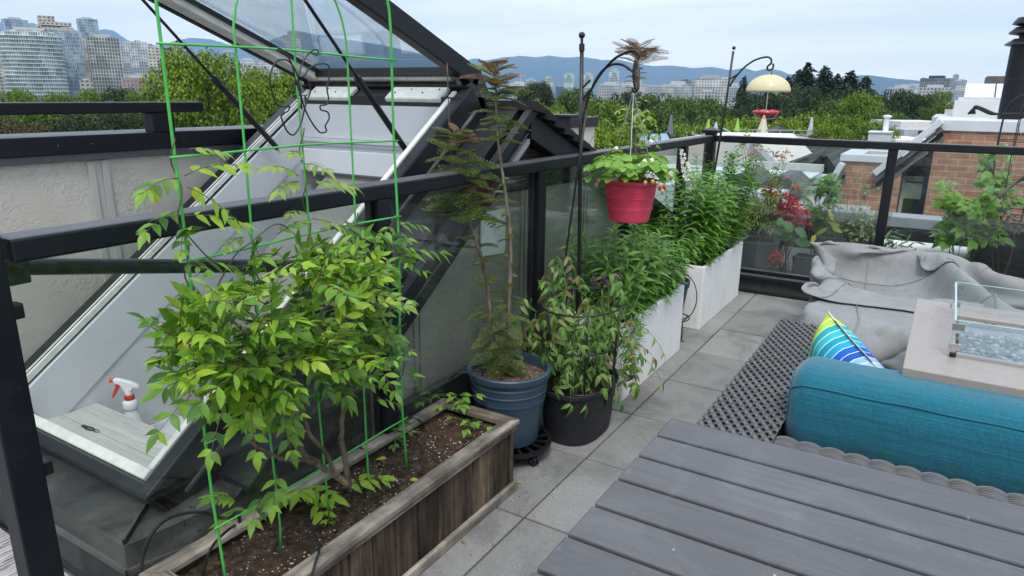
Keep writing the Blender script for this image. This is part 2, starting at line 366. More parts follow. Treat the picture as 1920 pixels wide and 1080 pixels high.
t = thing('glass_railing', 'dark metal glass railing across the far end of the deck with a capped corner post', 'railing', (0, 5.06, 0))
MB().box(-1.36, 3.2, 5.03, 5.1, RZ-.047, RZ).build('top_rail', M['rail'], t, bevel=.006)
MB().box(-1.495, -1.425, 5.03, 5.10, -.3, RZ+.012).build('post', M['rail'], t, bevel=.004)
MB().box(-1.42, -1.36, 5.035, 5.095, RZ-.045, RZ-.003).build('rail_bracket', M['rail'], t, bevel=.004)
mb = MB().box(-1.512, -1.408, 5.013, 5.117, RZ+.012, RZ+.034)
mb.add([(-1.512,5.013,RZ+.034),(-1.408,5.013,RZ+.034),(-1.408,5.117,RZ+.034),(-1.512,5.117,RZ+.034),(-1.46,5.065,RZ+.058)], [(0,1,4),(1,2,4),(2,3,4),(3,0,4)])
mb.build('post_cap', M['rail'], t)
px = [-.327, .88, 2.1]
for x in px: MB().box(x, x+.056, 5.037, 5.093, .1, RZ-.047).build('post', M['rail'], t, bevel=.004)
MB().box(-1.42, 3.2, 5.04, 5.09, .128, .155).build('bottom_rail', M['rail'], t, bevel=.004)
for x0, x1 in zip([-1.42]+[x+.06 for x in px], [x-.004 for x in px]+[3.2]):
    MB().box(x0, x1, 5.062, 5.068, .15, RZ-.045).build('glass_panel', M['glass'], t)
t = thing('low_kerb', 'low dark kerb with a metal ledge under the far glass railing', 'kerb', (0, 5.1, 0))
MB().box(-1.6, 3.2, 5.02, 5.14, -.3, .10).build('kerb_face', plain('dark grey membrane', (.035,.036,.038), .8, 0, .3, 14, .4, 90), t)
MB().box(-1.6, 3.2, 4.985, 5.16, .101, .126).build('metal_ledge', M['dark'], t, bevel=.004)
MB().box(-1.42, 3.2, 4.992, 5.018, -.01, .012).build('base_strip', M['black'], t, bevel=.003)

# ------------------------------------------------------------------ roof hatch and the gabled stair house
SLY, SLZ, TH = .954, .328, rad(35.24)
sv = np.array([0, math.cos(TH), math.sin(TH)]); nv = np.array([0, -math.sin(TH), math.cos(TH)])
def SP(x, s, n=0.0): return np.array([x, SLY, SLZ]) + sv*s + nv*n
LEN = 1.79; XR, XL = -1.785, -2.615
def sbox(mb, x0, x1, s0, s1, n0, n1):
    vs = [SP(x, s, n) for n in (n0, n1) for x, s in ((x0,s0),(x1,s0),(x1,s1),(x0,s1))]
    return mb.add(vs, [(0,3,2,1),(4,5,6,7),(0,1,5,4),(1,2,6,5),(2,3,7,6),(3,0,4,7)])
H = thing('roof_hatch', 'open roof hatch with grey lined stair well, white frame and propped glass lid', 'roof hatch', (-2.2, 1.6, 0))
# frame trims
sbox(MB(), XR, XR+.022, 0, LEN, -.03, .0).build('white_trim', M['whitewear'], H, bevel=.003)
sbox(MB(), XL-.03, XL, -.02, LEN, -.03, .002).build('white_trim', M['whitewear'], H, bevel=.003)
sbox(MB(), XL-.03, XR+.022, -.032, 0, -.03, .003).build('white_sill', M['whitewear'], H, bevel=.004)
sbox(MB(), XL-.012, XL-.009, .05, LEN-.05, .001, .0045).build('seal', M['black'], H)
# dark curb
sbox(MB(), XR+.0225, XR+.075, -.07, LEN+.05, -.21, -.005).build('curb', M['dark'], H, bevel=.008)
sbox(MB(), XL-.10, XL-.0305, -.07, LEN+.05, -.21, -.006).build('curb', M['dark'], H, bevel=.008)
sbox(MB(), XL-.10, XR+.075, -.075, -.0325, -.17, -.008).build('curb', M['dark'], H, bevel=.008)
# ribs of flashing beside the curb
sbox(MB(), XR+.075, XR+.082, .0, LEN, -.105, -.095).build('flashing_seam', M['dustydark'], H)
# well lining: left wall with a board seam, back wall with mouldings, soffit
mb = MB(); yb = 2.352
def P(y): return SLZ + (y-SLY)*math.tan(TH)
lw = [(XL, .9, -.9), (XL, SLY-.02, SLZ-.04), (XL, yb, P(yb)-.02), (XL, yb+.9, P(yb)-.1), (XL, yb+.9, -.9)]
mb.prism(lw, (-.02, 0, 0)); mb.build('well_wall', M['lining'], H, fix=True)
sbox(MB(), XL-.001, XL+.006, .02, LEN-.12, -.21, -.032).build('well_board', M['lining'], H, bevel=.002)
mb = MB().box(XL+.001, XR, yb, yb+.02, P(yb)-.17, P(yb)-.02); mb.build('head_board', M['lining'], H)
mb = MB()
for k in range(3): mb.box(XL+.001, XR, yb-.0-.012*(3-k)+.012, yb+.02, P(yb)-.205+.0-.0+k*.0-(k)*.018+.035-.017, P(yb)-.17-.0-k*.018+.018-.02)
mb.build('moulding', M['lining'], H)
MB().box(XL+.001, XR, yb-.026, yb+.02, P(yb)-.325, P(yb)-.222).build('head_panel', M['lining2'], H, bevel=.003)
mb = MB().add([(XL+.001,yb-.026,P(yb)-.326),(XR,yb-.026,P(yb)-.326),(XR,yb+.55,P(yb)-.50),(XL+.30,yb+.30,P(yb)-.45)], [(0,1,2,3)])
mb.add([(XL+.001,yb-.026,P(yb)-.326),(XL+.30,yb+.30,P(yb)-.45),(XL+.32,yb+.60,P(yb)-.50),(XL+.001,yb+.9,P(yb)-.62)], [(0,1,2,3)])
mb.build('soffit', M['lining'], H)
mb = MB().box(XR, XR+.02, .98, yb+.9, -.9, SLZ-.04); mb.build('well_wall', M['lining'], H)
MB().box(XL, XR, yb+.62, yb+.64, -.9, P(yb)-.4).build('well_wall', M['lining'], H)
# landing boards and a step
L = MB().box(XL+.002, XR-.01, .935, 1.115, .17, .205).build('landing', M['landing'], H, bevel=.002)
MB().box(XL+.002, XR-.01, 1.119, 1.245, .168, .203).build('landing', M['landing'], H, bevel=.002)
MB().box(XL+.002, XR-.01, .94, 1.24, -.6, .166).build('riser', M['lining'], H)
MB().box(XL+.002, XR-.01, 1.247, 1.55, -.6, .03).build('step', M['lining'], H)
MB().box(XL+.002, XR-.01, 1.552, 2.9, -.9, -.35).build('stair_floor', M['lining'], H)
# lid: hinged at the top of the slope, open past upright towards the deck
lid_d = unit(np.array([0, -(2.524-1.871), 1.648-1.399])); lid_n = np.array([0, lid_d[2], -lid_d[1]])
LO = np.array([0, 2.505, 1.395])
def LPt(x, s, n): return LO + np.array([x, 0, 0]) + lid_d*s + lid_n*n
def lbox(mb, x0, x1, s0, s1, n0, n1):
    vs = [LPt(x, s, n) for n in (n0, n1) for x, s in ((x0,s0),(x1,s0),(x1,s1),(x0,s1))]
    return mb.add(vs, [(0,3,2,1),(4,5,6,7),(0,1,5,4),(1,2,6,5),(2,3,7,6),(3,0,4,7)])
LL = 1.72; lx0, lx1 = -2.70, -1.715
lid = lbox(lbox(MB(), lx0, lx0+.035, 0, LL, -.02, .055), lx1-.05, lx1, 0, LL, -.02, .055)
lbox(lid, lx0+.035, lx1-.05, 0, .03, -.02, .055); lbox(lid, lx0+.035, lx1-.05, LL-.04, LL, -.02, .055)
lbox(lid, lx1-.062, lx1-.0505, .031, LL-.041, .0, .03)
lid = lid.build('lid', M['rail'], H, bevel=.004)
lbox(MB(), lx0+.036, lx0+.115, .04, LL-.05, -.016, .012).build('inner_frame', M['whitewear'], lid, bevel=.004)
lbox(MB(), lx0+.118, lx1-.09, .031, .075, -.016, .012).build('inner_frame', M['whitewear'], lid, bevel=.004)
lbox(MB(), lx0+.116, lx0+.124, .04, LL-.05, .013, .03).build('glazing_seal', M['black'], lid)
lbox(MB(), lx0+.09, lx1-.065, .0765, .092, -.005, .03).build('glazing_seal', M['black'], lid)
lbox(MB(), lx0+.08, lx1-.06, .06, LL-.05, .030, .036).build('glazing', M['lidglass'], lid)
# acrylic dome ring seen faintly in the glazing
mb = MB()
c0 = LPt(-2.24, .95, .039); ring = []
for k in range(64):
    a = 2*PI*k/64; ca, sa = math.cos(a), math.sin(a); q = (abs(ca)**3+abs(sa)**3)**(-1/3)
    ring.append(c0 + np.array([1, 0, 0])*ca*q*.33 + lid_d*sa*q*.78)
mb.tube(ring, .006, 6, True); mb.build('dome_rim', m_glass('dome rim', (.93,.95,.96), .05, .25), lid, smooth='all')
mb = MB()
# hinge plates
for x0, x1 in ((-2.595, -2.33), (-2.11, -1.81)):
    hp = sbox(MB(), x0, x1, LEN-.065, LEN+.02, -.016, .006).build('hinge_plate', M['whitewear'], H, bevel=.006)
    for k in range(4):
        c = SP(x0+(k+.5)*(x1-x0)/4, LEN-.012+(.01 if k % 2 else -.014), .007)
        MB().ball(c, .004, 5).build('screw', M['black'], hp)
sbox(MB(), XL-.08, XR+.07, LEN+.021, LEN+.14, -.19, .01).build('hinge_block', M['black'], H, bevel=.006)
sbox(MB(), -2.31, -2.10, LEN-.035, LEN+.015, -.03, -.006).build('hinge_gap', M['black'], H)
MB().box(XL-.08, XR+.07, yb+.02, yb+.2, P(yb)-.15, P(yb)+.02).build('head_curb', M['black'], H)
# gas struts
for (a, bq, X) in (((572,0),(760,280),-1.83), ((268,0),(520,278),-2.56)):
    p0 = onX(*bq, X); p1 = onX(*a, X); d = p1-p0; p1 = p0 + d*1.35
    st = MB().tube([p0, p0+d*.52], .0125, 10).build('gas_strut', M['black'], H, smooth=50)
    MB().tube([p0+d*.5, p0+d*.535], .0145, 10).build('strut_collar', M['black'], st, smooth=50)
    MB().tube([p0+d*.53, p1], .006, 8).build('strut_rod', M['black'], st, smooth=50)
    MB().beam(p0-d*.03, p0+d*.02, .022, .012).build('strut_bracket', M['whitewear'], st, bevel=.002)

# gabled stair house
G = thing('stair_house', 'gabled stair house with stucco side wall and dark metal roof just behind the left railing', 'roof house', (-1.58, 2.7, 0))
GX = -1.58; RY, RZ_ = 2.66, None
def RF(y): return .875 + (y-2.0)*math.tan(TH)          # roof surface on the near slope
ry = 2.60; rz = RF(ry)+.0; B = (rz-.93)/(3.55-ry)
def RB(y): return rz - (y-ry)*B
Y1 = 4.6
poly = [(GX, 1.70, -.3), (GX, Y1, -.3), (GX, Y1, RB(Y1)-.10), (GX, ry, rz-.14), (GX, 1.70, RF(1.70)-.19)]
MB().prism(poly, (-.9, 0, 0)).build('side_wall', M['stucco_shaded'], G, fix=True)
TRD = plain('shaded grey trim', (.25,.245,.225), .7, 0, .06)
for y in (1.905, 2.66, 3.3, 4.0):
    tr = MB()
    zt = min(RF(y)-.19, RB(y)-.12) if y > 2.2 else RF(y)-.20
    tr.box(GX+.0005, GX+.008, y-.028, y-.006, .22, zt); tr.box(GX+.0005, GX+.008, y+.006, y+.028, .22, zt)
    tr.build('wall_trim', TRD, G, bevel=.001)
MB().box(GX+.001, GX+.045, 1.66, 4.98, -.05, .26).build('wall_base', M['dark'], G, bevel=.004)
# dark shingled upper gable, set a little forward of the stucco
mb = MB().prism([(GX+.003, 2.16, .955), (GX+.003, 3.5, .955), (GX+.003, 3.3, RB(3.3)-.10), (GX+.003, ry, rz-.14)], (.006, 0, 0))
tb = NT('brown shingle siding'); vv = tb.co(scale=(1,1,1)); br = tb.n('ShaderNodeTexWave', {'Vector': vv, 'Scale': 18, 'Distortion': 3, 'Detail': 3}, bands_direction='Z')
mb.build('shingle_gable', tb.done(tb.bsdf(tb.ramp(br.outputs[0], [(0, (.018,.012,.010)), (1, (.055,.036,.03))]), .9, 0, tb.bump(br.outputs[0], .6, .01))), G, fix=True)
# roof deck: near slope (metal), far slope (shingles)
def rprism(mb, ys, up, dn, x0, x1):
    pts = [(x0, y, f(y)+up) for y, f in ys] + [(x0, y, f(y)+dn) for y, f in reversed(ys)]
    return mb.prism(pts, (x1-x0, 0, 0))
rprism(MB(), [(1.12, RF), (ry, RF)], 0, -.04, GX+.012, XR+.076).build('roof_slope', M['dark'], G, fix=True)
rprism(MB(), [(1.12, RF), (ry, RF)], 0, -.04, XL-.11, -2.9).build('roof_slope', M['dark'], G, fix=True)
rprism(MB(), [(1.60, RF), (ry+.02, RF)], -.0405, -.185, GX+.014, GX+.05).build('fascia', M['dark'], G, fix=True, bevel=.004)
rprism(MB(), [(1.55, RF), (ry+.03, RF)], .006, -.045, GX+.0505, GX+.085).build('drip_edge', M['dark'], G, fix=True, bevel=.003)
rprism(MB(), [(2.30, RF), (ry-.02, RF)], -.115, -.135, GX+.0505, GX+.075).build('edge_bar', plain('grey metal edge', (.22,.225,.245), .4), G, fix=True)
rprism(MB(), [(1.58, RF), (2.7, RF)], -.105, -.112, GX+.0505, GX+.056).build('fascia_seam', M['dustydark'], G, fix=True)
mb = MB(); k = 0
y = ry-.02
while y < 4.7:                                     # shingle courses, each lapping the next
    y2 = y+.09
    mb.add([(GX+.10+.006*random.random(), y, RB(y)+.018), (GX+.10, y2, RB(y2)+.022), (-2.9, y2, RB(y2)+.022), (-2.9, y, RB(y)+.018),
            (GX+.10, y2, RB(y2)+.0), (-2.9, y2, RB(y2)+.0), (GX+.10, y, RB(y)-.02), (-2.9, y, RB(y)-.02)],
           [(0,1,2,3), (1,4,5,2), (0,6,4,1), (3,2,5,7), (6,7,5,4), (0,3,7,6)])
    y = y2; k += 1
mb.build('shingle_roof', plain('black roof shingles', (.012,.012,.014), .9, 0, .5, 40, .6, 120), G)
rprism(MB(), [(ry, RB), (4.7, RB)], -.022, -.13, GX+.012, GX+.07).build('barge_board', M['dark'], G, fix=True, bevel=.004)
# low front: flat ledge, skirt
lt = NT('weathered ledge membrane'); v = lt.co(); dn = lt.noise(v, 3.2, 8, .7, .4); lc = lt.ramp(dn, [(.36,(.016,.017,.018)),(.52,(.04,.042,.042)),(.70,(.12,.12,.112))])
ck = lt.ramp(lt.noise(lt.co(scale=(9,34,9), rot=(0,0,.5)), 2.6, 4, .6, .8), [(.33,g3(1)),(.37,g3(0))]); zn = lt.ramp(lt.noise(v, 4.2, 3), [(.5,g3(0)),(.56,g3(1))])
lc = lt.mix(lt.math('MULTIPLY', ck, zn), lc, (.012,.012,.012))
LEDGE = lt.done(lt.bsdf(lc, lt.ramp(dn, [(.4,g3(.35)),(.65,g3(.75))]), 0, lt.bump(lt.math('ADD', lt.noise(v, 70, 4), dn), .3, .004)))
A = thing('flashing_apron', 'dusty charcoal flashing ledge wrapped round the foot of the roof hatch', 'roof flashing', (-2.2, .85, 0))
mb = MB().add([(-2.9,.81,.198),(-1.68,.81,.198),(-1.79,.962,.222),(-2.9,.962,.222),(-2.9,.962,0),(-2.9,.81,0),(-1.68,.81,0),(-1.79,.962,0)], [(0,1,2,3),(0,5,6,1),(1,6,7,2)])
mb.build('ledge', LEDGE, A)
mb = MB().add([(-1.68,.81,.198),(-1.60,1.10,.222),(-1.79,1.13,.236),(-1.79,.962,.222),(-1.60,1.10,0),(-1.68,.81,0)], [(0,1,2,3),(0,5,4,1)])
mb.add([(-1.79,1.13,.236),(-1.60,1.10,.222),(-1.60,1.66,RF(1.66)-.01),(-1.79,1.66,RF(1.66)-.01),(-1.60,1.10,0),(-1.60,1.66,0)], [(0,1,2,3),(1,4,5,2)])
mb.build('side_ledge', LEDGE, A)
MB().beam((-1.683,.812,.205), (-1.792,.964,.232), .006, .024).build('standing_seam', M['dark'], A)
MB().beam((-2.9,.806,.125), (-1.676,.806,.125), .012, .014).build('drip_band', M['dustydark'], A)
MB().beam((-1.674,.81,.125), (-1.596,1.10,.125), .012, .014).build('drip_band', M['dustydark'], A)
MB().box(-2.9, -1.676, .800, .8045, .0, .118).build('skirt', M['dark'], A)
# round guard bar behind the glass
p0, p1 = onX(14, 500, -1.53), onX(706, 498, -1.53)
t = thing('guard_bar', 'round dark guard tube behind the glass of the left railing, sloping from post to post', 'guard bar', p0)
MB().tube([p0, p1], .0175, 16).build('tube', M['rail'], t, smooth=60)
for q in (p0, p1): MB().box(q[0]-.016, q[0]+.045, q[1]-.02, q[1]+.02, q[2]-.03, q[2]+.03).build('bracket', M['black'], t, bevel=.004)
# rounded white panel on the side wall
ya, yb2, za, zb = 2.30, 2.485, .70, .885; rr = .022; pts = []
for cx, cz, a0 in ((yb2-rr, zb-rr, 0), (ya+rr, zb-rr, 90), (ya+rr, za+rr+.006, 180), (yb2-rr, za+rr-.008, 270)):
    for k in range(7): a = rad(a0+15*k); pts.append((GX+.012, cx+rr*math.cos(a), cz+rr*math.sin(a)))
o = MB().prism(pts, (.006, 0, 0)).build('wall_panel', plain('pale acrylic sheet', (.62,.70,.68), .25, 0, .04), fix=True, bevel=.001)
tag(o, 'pale rounded plastic panel fixed to the stucco side wall behind the conifers', 'panel')

# parapet wall left of the hatch
W = thing('parapet_wall', 'rough stucco parapet wall with a dark metal cap, left of the open hatch', 'wall', (-2.86, 1, 0))
MB().box(-3.0, -2.80, -1.5, 3.2, -.3, 1.09).build('stucco_face', M['stucco'], W)
for y in (1.475, 2.6, .3):
    mb = MB().box(-2.7998, -2.79, y-.040, y-.014, .0, 1.085); mb.box(-2.7998, -2.79, y+.014, y+.04, .0, 1.085)
    mb.box(-2.7998, -2.797, y-.0138, y+.0138, .0, 1.085); mb.build('wall_trim', M['trimgrey'], W, bevel=.002)
MB().box(-3.03, -2.765, -1.5, 3.2, 1.118, 1.185).build('cap', M['rail'], W, bevel=.004)
MB().box(-3.02, -2.775, -1.5, 3.2, 1.09, 1.1175).build('drip_trim', plain('grey metal drip', (.075,.077,.09), .45), W, bevel=.003)
mb = MB()
for y in (1.12, 1.33, 1.45, 1.83, 2.1): mb.ball((-2.764, y, 1.15), (.003, .005, .005), 5)
mb.build('screw', M['black'], W)
t = thing('cap_rail', 'short dark rail standing on the stucco parapet wall', 'railing', (-2.86, 1.2, 1.185))
MB().box(-2.83, -2.755, -1.5, 1.935, 1.262, 1.304).build('top_rail', M['rail'], t, bevel=.006)
for y in (1.70, .1, -1.4): MB().box(-2.825, -2.76, y, y+.095, 1.185, 1.262).build('post', M['rail'], t, bevel=.004)

# stucco box with black cap behind the gable
c = onY(1072, 240, 5.4)
t = thing('roof_upstand', 'pale stucco roof upstand with a black metal cap, beyond the gabled stair house', 'roof upstand', (c[0]-.4, 5.6, 0))
MB().box(c[0]-1.1, c[0]-.02, 5.4, 5.9, -.4, c[2]+.0).build('stucco_face', M['stucco'], t)
MB().box(c[0]-.06, c[0]-.019, 5.398, 5.44, -.4, c[2]-.001).build('corner_trim', M['trimgrey'], t)
MB().box(c[0]-1.12, c[0], 5.37, 5.93, c[2], c[2]+.082).build('cap', M['rail'], t, bevel=.004)
MB().box(c[0]-.42, c[0]+.0, 5.36, 5.6, c[2]+.0825, c[2]+.108).build('cap_lap', M['rail'], t, bevel=.004)
# streaked mat outside the rail
t = MB().box(-3.6, -1.70, -1.0, .79, -.02, .004)
tm = NT('streaked mat'); nn = tm.noise(tm.co(scale=(60,4,1), rot=(0,0,rad(25))), 3, 4, .6)
tag(t.build('outdoor_mat', tm.done(tm.bsdf(tm.ramp(nn, [(.38, (.06,.055,.06)), (.52, (.42,.41,.42)), (.7, (.62,.61,.62))]), .95, 0, tm.bump(nn, .6, .01)))),
    'grey and white streaked outdoor mat at the foot of the nearest railing post', 'mat')

# ------------------------------------------------------------------ plants: shared builders
def rv(n=1): return unit(RNG.normal(size=(n, 3)))
class Plant:
    """leaf and stem meshes of one plant"""
    def __init__(s): s.lv = {}; s.st = MB()
    def L(s, key='leaf'): return s.lv.setdefault(key, MB())
    def stem(s, pts, r0, r1=None, n=5):
        s.st.tube(pts, np.linspace(r0, r0*.4 if r1 is None else r1, len(pts)), n)
    def compound(s, base, d, up, length, pairs, ll, lw, key='leaf', droop=.35, shape=(.08,.8,1,.62,.0), rach=.0012, curl=.3, term=True):
        base = np.array(base, float); d = unit(d); up = np.array(up, float); up = unit(up-d*(up@d)); side = np.cross(d, up)
        t = np.linspace(0, 1, 7); pts = base + np.outer(t, d)*length - np.outer(t**2, np.array([0, 0, 1]))*length*droop
        s.st.tube(pts, np.linspace(rach, rach*.5, 7), 4)
        P, D, N, LL, WW = [], [], [], [], []
        for i in range(pairs):
            f = .22+.74*i/max(1, pairs-1) if pairs > 1 else .8
            k = f*6; a = int(min(5, k)); p = pts[a]+(pts[a+1]-pts[a])*(k-a); tg = unit(pts[a+1]-pts[a])
            u2 = unit(up-tg*(up@tg))
            for sg in (-1, 1):
                sc = (.75+.35*math.sin(PI*min(1, f*.9+.05)))*random.uniform(.8, 1.15)
                P.append(p+tg*random.uniform(-.004, .004)); D.append(unit(tg*random.uniform(.55, .95)+side*sg-u2*random.uniform(-.12, .28)))
                N.append(u2+side*sg*.15+RNG.normal(size=3)*.2); LL.append(ll*sc); WW.append(lw*sc)
        if term:
            tg = unit(pts[-1]-pts[-2]); P.append(pts[-1]); D.append(tg+RNG.normal(size=3)*.1); N.append(up); LL.append(ll*1.15); WW.append(lw*1.1)
        s.L(key).leaves(P, D, N, np.array(LL), np.array(WW), shape, .22, curl)
    def leafy_stem(s, pts, r0, gap, ll, lw, key='leaf', up=.5, shape=(.15,.85,1,.6,0), curl=.45, start=.15, pairs=True):
        pts = spline(pts, 6); s.stem(pts, r0, r0*.4, 5)
        seg = np.linalg.norm(np.diff(pts, axis=0), axis=1); cum = np.concatenate([[0], np.cumsum(seg)]); tot = cum[-1]
        q = tot*start; P, D, N, LL, WW = [], [], [], [], []; a0 = random.uniform(0, PI); k = 0
        while q < tot:
            i = min(len(seg)-1, int(np.searchsorted(cum, q)-1)); i = max(i, 0); f = (q-cum[i])/seg[i]
            p = pts[i]+(pts[i+1]-pts[i])*f; tg = unit(pts[i+1]-pts[i]); a = np.cross(tg, (0.3, 1, .1)); a = unit(a); b = np.cross(tg, a)
            an = a0+k*PI/2+random.uniform(-.3, .3); k += 1
            top = q/tot
            for sg in ((0, PI) if pairs else (0,)):
                o = a*math.cos(an+sg)+b*math.sin(an+sg)
                P.append(p); D.append(o+tg*(up+.9*max(0, top-.8)*5*.4)); N.append(tg+RNG.normal(size=3)*.15)
                sc = random.uniform(.75, 1.15)*(1 if top < .85 else .75); LL.append(ll*sc); WW.append(lw*sc)
            q += gap*random.uniform(.8, 1.2)*(1 if top < .85 else .6)
        s.L(key).leaves(P, D, N, np.array(LL), np.array(WW), shape, .25, curl)
    def build(s, root, mats, stem_mat, leafname='foliage', names=None):
        for k, mb in s.lv.items():
            mb.build((names or {}).get(k, leafname), mats[k] if isinstance(mats, dict) else mats, root, smooth='all')
        if s.st.n: s.st.build('stems', stem_mat, root, smooth='all')
M['wist'] = m_leaf('wisteria leaf', [(.032,.10,.010), (.055,.15,.013), (.09,.215,.016), (.14,.285,.020), (.20,.36,.025)])
M['wistnew'] = m_leaf('pale young wisteria leaf', [(.16,.28,.05), (.24,.36,.06), (.30,.42,.10)], .5, .35)
M['yellowleaf'] = m_leaf('yellow leaf', [(.55,.48,.02), (.42,.46,.03), (.5,.5,.05)], .5, .3)
M['mint'] = m_leaf('lance leaf green', [(.05,.14,.018), (.08,.21,.026), (.125,.29,.038), (.18,.36,.055)], .45, .36)
M['tom'] = m_leaf('tomato leaf', [(.06,.15,.03), (.10,.22,.045), (.17,.30,.07), (.24,.35,.10), (.07,.17,.03)], .6, .3)
M['tomdry'] = m_leaf('withered tomato leaf', [(.22,.17,.05), (.30,.26,.08), (.16,.11,.05), (.25,.25,.10)], .7, .25)
M['conif'] = m_leaf('cypress scale', [(.08,.13,.035), (.13,.19,.05), (.19,.25,.075), (.25,.29,.11)], .6, .35)
M['bronze'] = m_leaf('bronzed cypress scale', [(.24,.115,.07), (.17,.10,.06), (.30,.16,.09), (.14,.12,.06)], .6, .3)
M['straw'] = m_leaf('strawberry leaf', [(.09,.22,.025), (.15,.32,.035), (.22,.40,.055)], .42, .33)
M['stemg'] = plain('green stem', (.09,.15,.04), .5, 0, .2, 30)
M['stembrown'] = plain('thin brown stem', (.10,.065,.04), .7, 0, .3, 40)
M['petalw'] = m_leaf('white petal', [(.78,.78,.80), (.85,.85,.84)], .5, .25)
OVAL = (.05,.7,1,.72,.0); OVATE = (.12,.95,.95,.5,.0)

# ------------------------------------------------------------------ cedar planter with trellis and wisteria
PX0, PX1, PY0, PY1, PZ = -1.45, -1.12, .72, 1.885, .27
t = thing('wooden_planter', 'long weathered cedar planter box with mitred rim in the left foreground', 'planter', (-1.285, 1.3, 0))
bx = PX1-.018; y = PY1-.022; wid = [.062,.092,.083,.098,.083,.094,.098,.09,.085,.1,.09,.08,.1,.09]
bd = MB()
for wv in wid:
    y0 = max(PY0+.02, y-wv)
    if y-y0 > .01: bd.box(bx-.016, bx+random.uniform(-.001,.001), y0+.0045, y, .03, PZ-.036)
    y = y0
for k in range(3): bd.box(PX0+.02+k*.1, PX0+.118+k*.1, PY1-.034, PY1-.018, .03, PZ-.036)
bd.box(PX0+.016, PX0+.032, PY0+.03, PY1-.036, .03, PZ-.036); bd.box(PX0+.034, PX1-.036, PY0+.016, PY0+.03, .03, PZ-.036)
bd.build('board_sides', M['woodboard'], t, bevel=.003)
def mitre(mb, a, b, z0, z1, ins):
    # frame side between outer corners a, b (xy), inner corners ins
    return mb.prism([(*a, z0), (*b, z0), (*ins[1], z0), (*ins[0], z0)], (0, 0, z1-z0))
w_ = .048; O = [(PX1,PY0),(PX1,PY1),(PX0,PY1),(PX0,PY0)]; I = [(PX1-w_,PY0+w_),(PX1-w_,PY1-w_),(PX0+w_,PY1-w_),(PX0+w_,PY0+w_)]
for k in range(4):
    a, b = O[k], O[(k+1) % 4]; ia, ib = I[k], I[(k+1) % 4]
    mitre(MB(), a, b, PZ-.017, PZ+random.uniform(-.001,.001), (ia, ib)).build('rim', M['woodtrim' if k % 2 == 0 else 'woodtrimx'], t, fix=True, bevel=.003)
O2 = [(x+(-.007 if x > -1.3 else .007), y+(.007 if y < 1.3 else -.007)) for x, y in O]
I2 = [(x+(-.018 if x > -1.3 else .018), y+(.018 if y < 1.3 else -.018)) for x, y in O]
for k in (0, 1): mitre(MB(), O2[k], O2[(k+1) % 4], PZ-.036, PZ-.0175, (I2[k], I2[(k+1) % 4])).build('rim_moulding', M['woodtrim' if k == 0 else 'woodtrimx'], t, fix=True, bevel=.003)
MB().box(bx+.001, bx+.017, PY0, PY1-.004, .0, .036).build('base_trim', M['woodtrim'], t, bevel=.004)
MB().box(PX0, bx+.0, PY1-.017, PY1-.002, .0, .034).build('base_trim', M['woodtrimx'], t, bevel=.004)
def soil(name, x0, x1, y0, y1, z, parent, amp=.012, n=40, seed=0, mask=None):
    r = np.random.default_rng(seed); xs = np.linspace(x0, x1, max(6, int(n*(x1-x0)/max(x1-x0, y1-y0)))); ys_ = np.linspace(y0, y1, max(6, int(n*(y1-y0)/max(x1-x0, y1-y0))))
    X, Y = np.meshgrid(xs, ys_, indexing='ij'); Z = np.full(X.shape, z)
    for k in range(14):
        f = r.uniform(8, 60, 2); Z += amp*.35*np.sin(X*f[0]+r.uniform(0, 6)+Y*r.uniform(-20, 20))*np.cos(Y*f[1]+r.uniform(0, 6))*(20/(20+f.sum()))
    Z += r.normal(size=X.shape)*amp*.18
    return MB().grid(np.stack([X, Y, Z], 2)).build(name, M['soil'], parent, smooth='all')
soil('soil', PX0+.03, PX1-.03, PY0+.03, PY1-.03, .232, t, .014, 110, 3)
# soil lumps and bark bits
mb = MB()
for k in range(260):
    c = np.array([random.uniform(PX0+.05, PX1-.05), random.uniform(PY0+.05, PY1-.05), .236]); r = random.uniform(.002, .007)
    mb.lathe([(1e-6,-r*.6),(r,-.1*r),(r*.8,r*.45),(1e-6,r*.7)], c, 5, random.uniform(.6,1.4), random.uniform(.6,1.4))
tag(mb.build('soil_crumbs', M['soil'], t), kind='stuff')
TX = -1.28
t = MB(); TY = [.823, .985, 1.145, 1.305, 1.466]; TZ = [.40, .612, .815, 1.02, 1.228, 1.436]
for k, y in enumerate(TY):
    if k in (0, 4):
        continue
arch = [(TX, TY[0], .22)]+[(TX, TY[0], z) for z in np.linspace(.3, 1.5, 14)]+[(TX, 1.1445-.3215*math.cos(a), 1.5+.3215*math.sin(a)*1.1) for a in np.linspace(.15, PI-.15, 16)]+[(TX, TY[4], z) for z in np.linspace(1.5, .3, 14)]+[(TX, TY[4], .22)]
arch = np.array(arch); arch[:, 0] += .004*np.sin(arch[:, 2]*9); arch[:, 1] += .004*np.sin(arch[:, 2]*6+1)
t.tube(arch, .0033, 8)
inner = [(TX, TY[1], .23)]+[(TX+.003*math.sin(z*7), TY[1]+.003*math.sin(z*5), z) for z in np.linspace(.3, 1.45, 14)]+[(TX, 1.1445-.16*math.cos(a), 1.45+.16*math.sin(a)*1.15) for a in np.linspace(.15, PI-.15, 14)]+[(TX, TY[3], z) for z in np.linspace(1.45, .3, 14)]+[(TX, TY[3], .23)]
t.tube(inner, .0026, 8)
t.tube([(TX+.003*math.sin(z*8), TY[2]+.002*math.sin(z*7), z) for z in np.linspace(.23, 1.85, 16)], .0026, 8)
for z in TZ: t.tube([(TX+.0045, y+0, z+.003*math.sin(y*9+z*3)) for y in np.linspace(TY[0]-.012, TY[4]+.012, 9)], .0024, 8)
tag(t.build('wire_trellis', M['trellis'], smooth='all'), 'tall green wire trellis arch standing in the cedar planter', 'trellis')

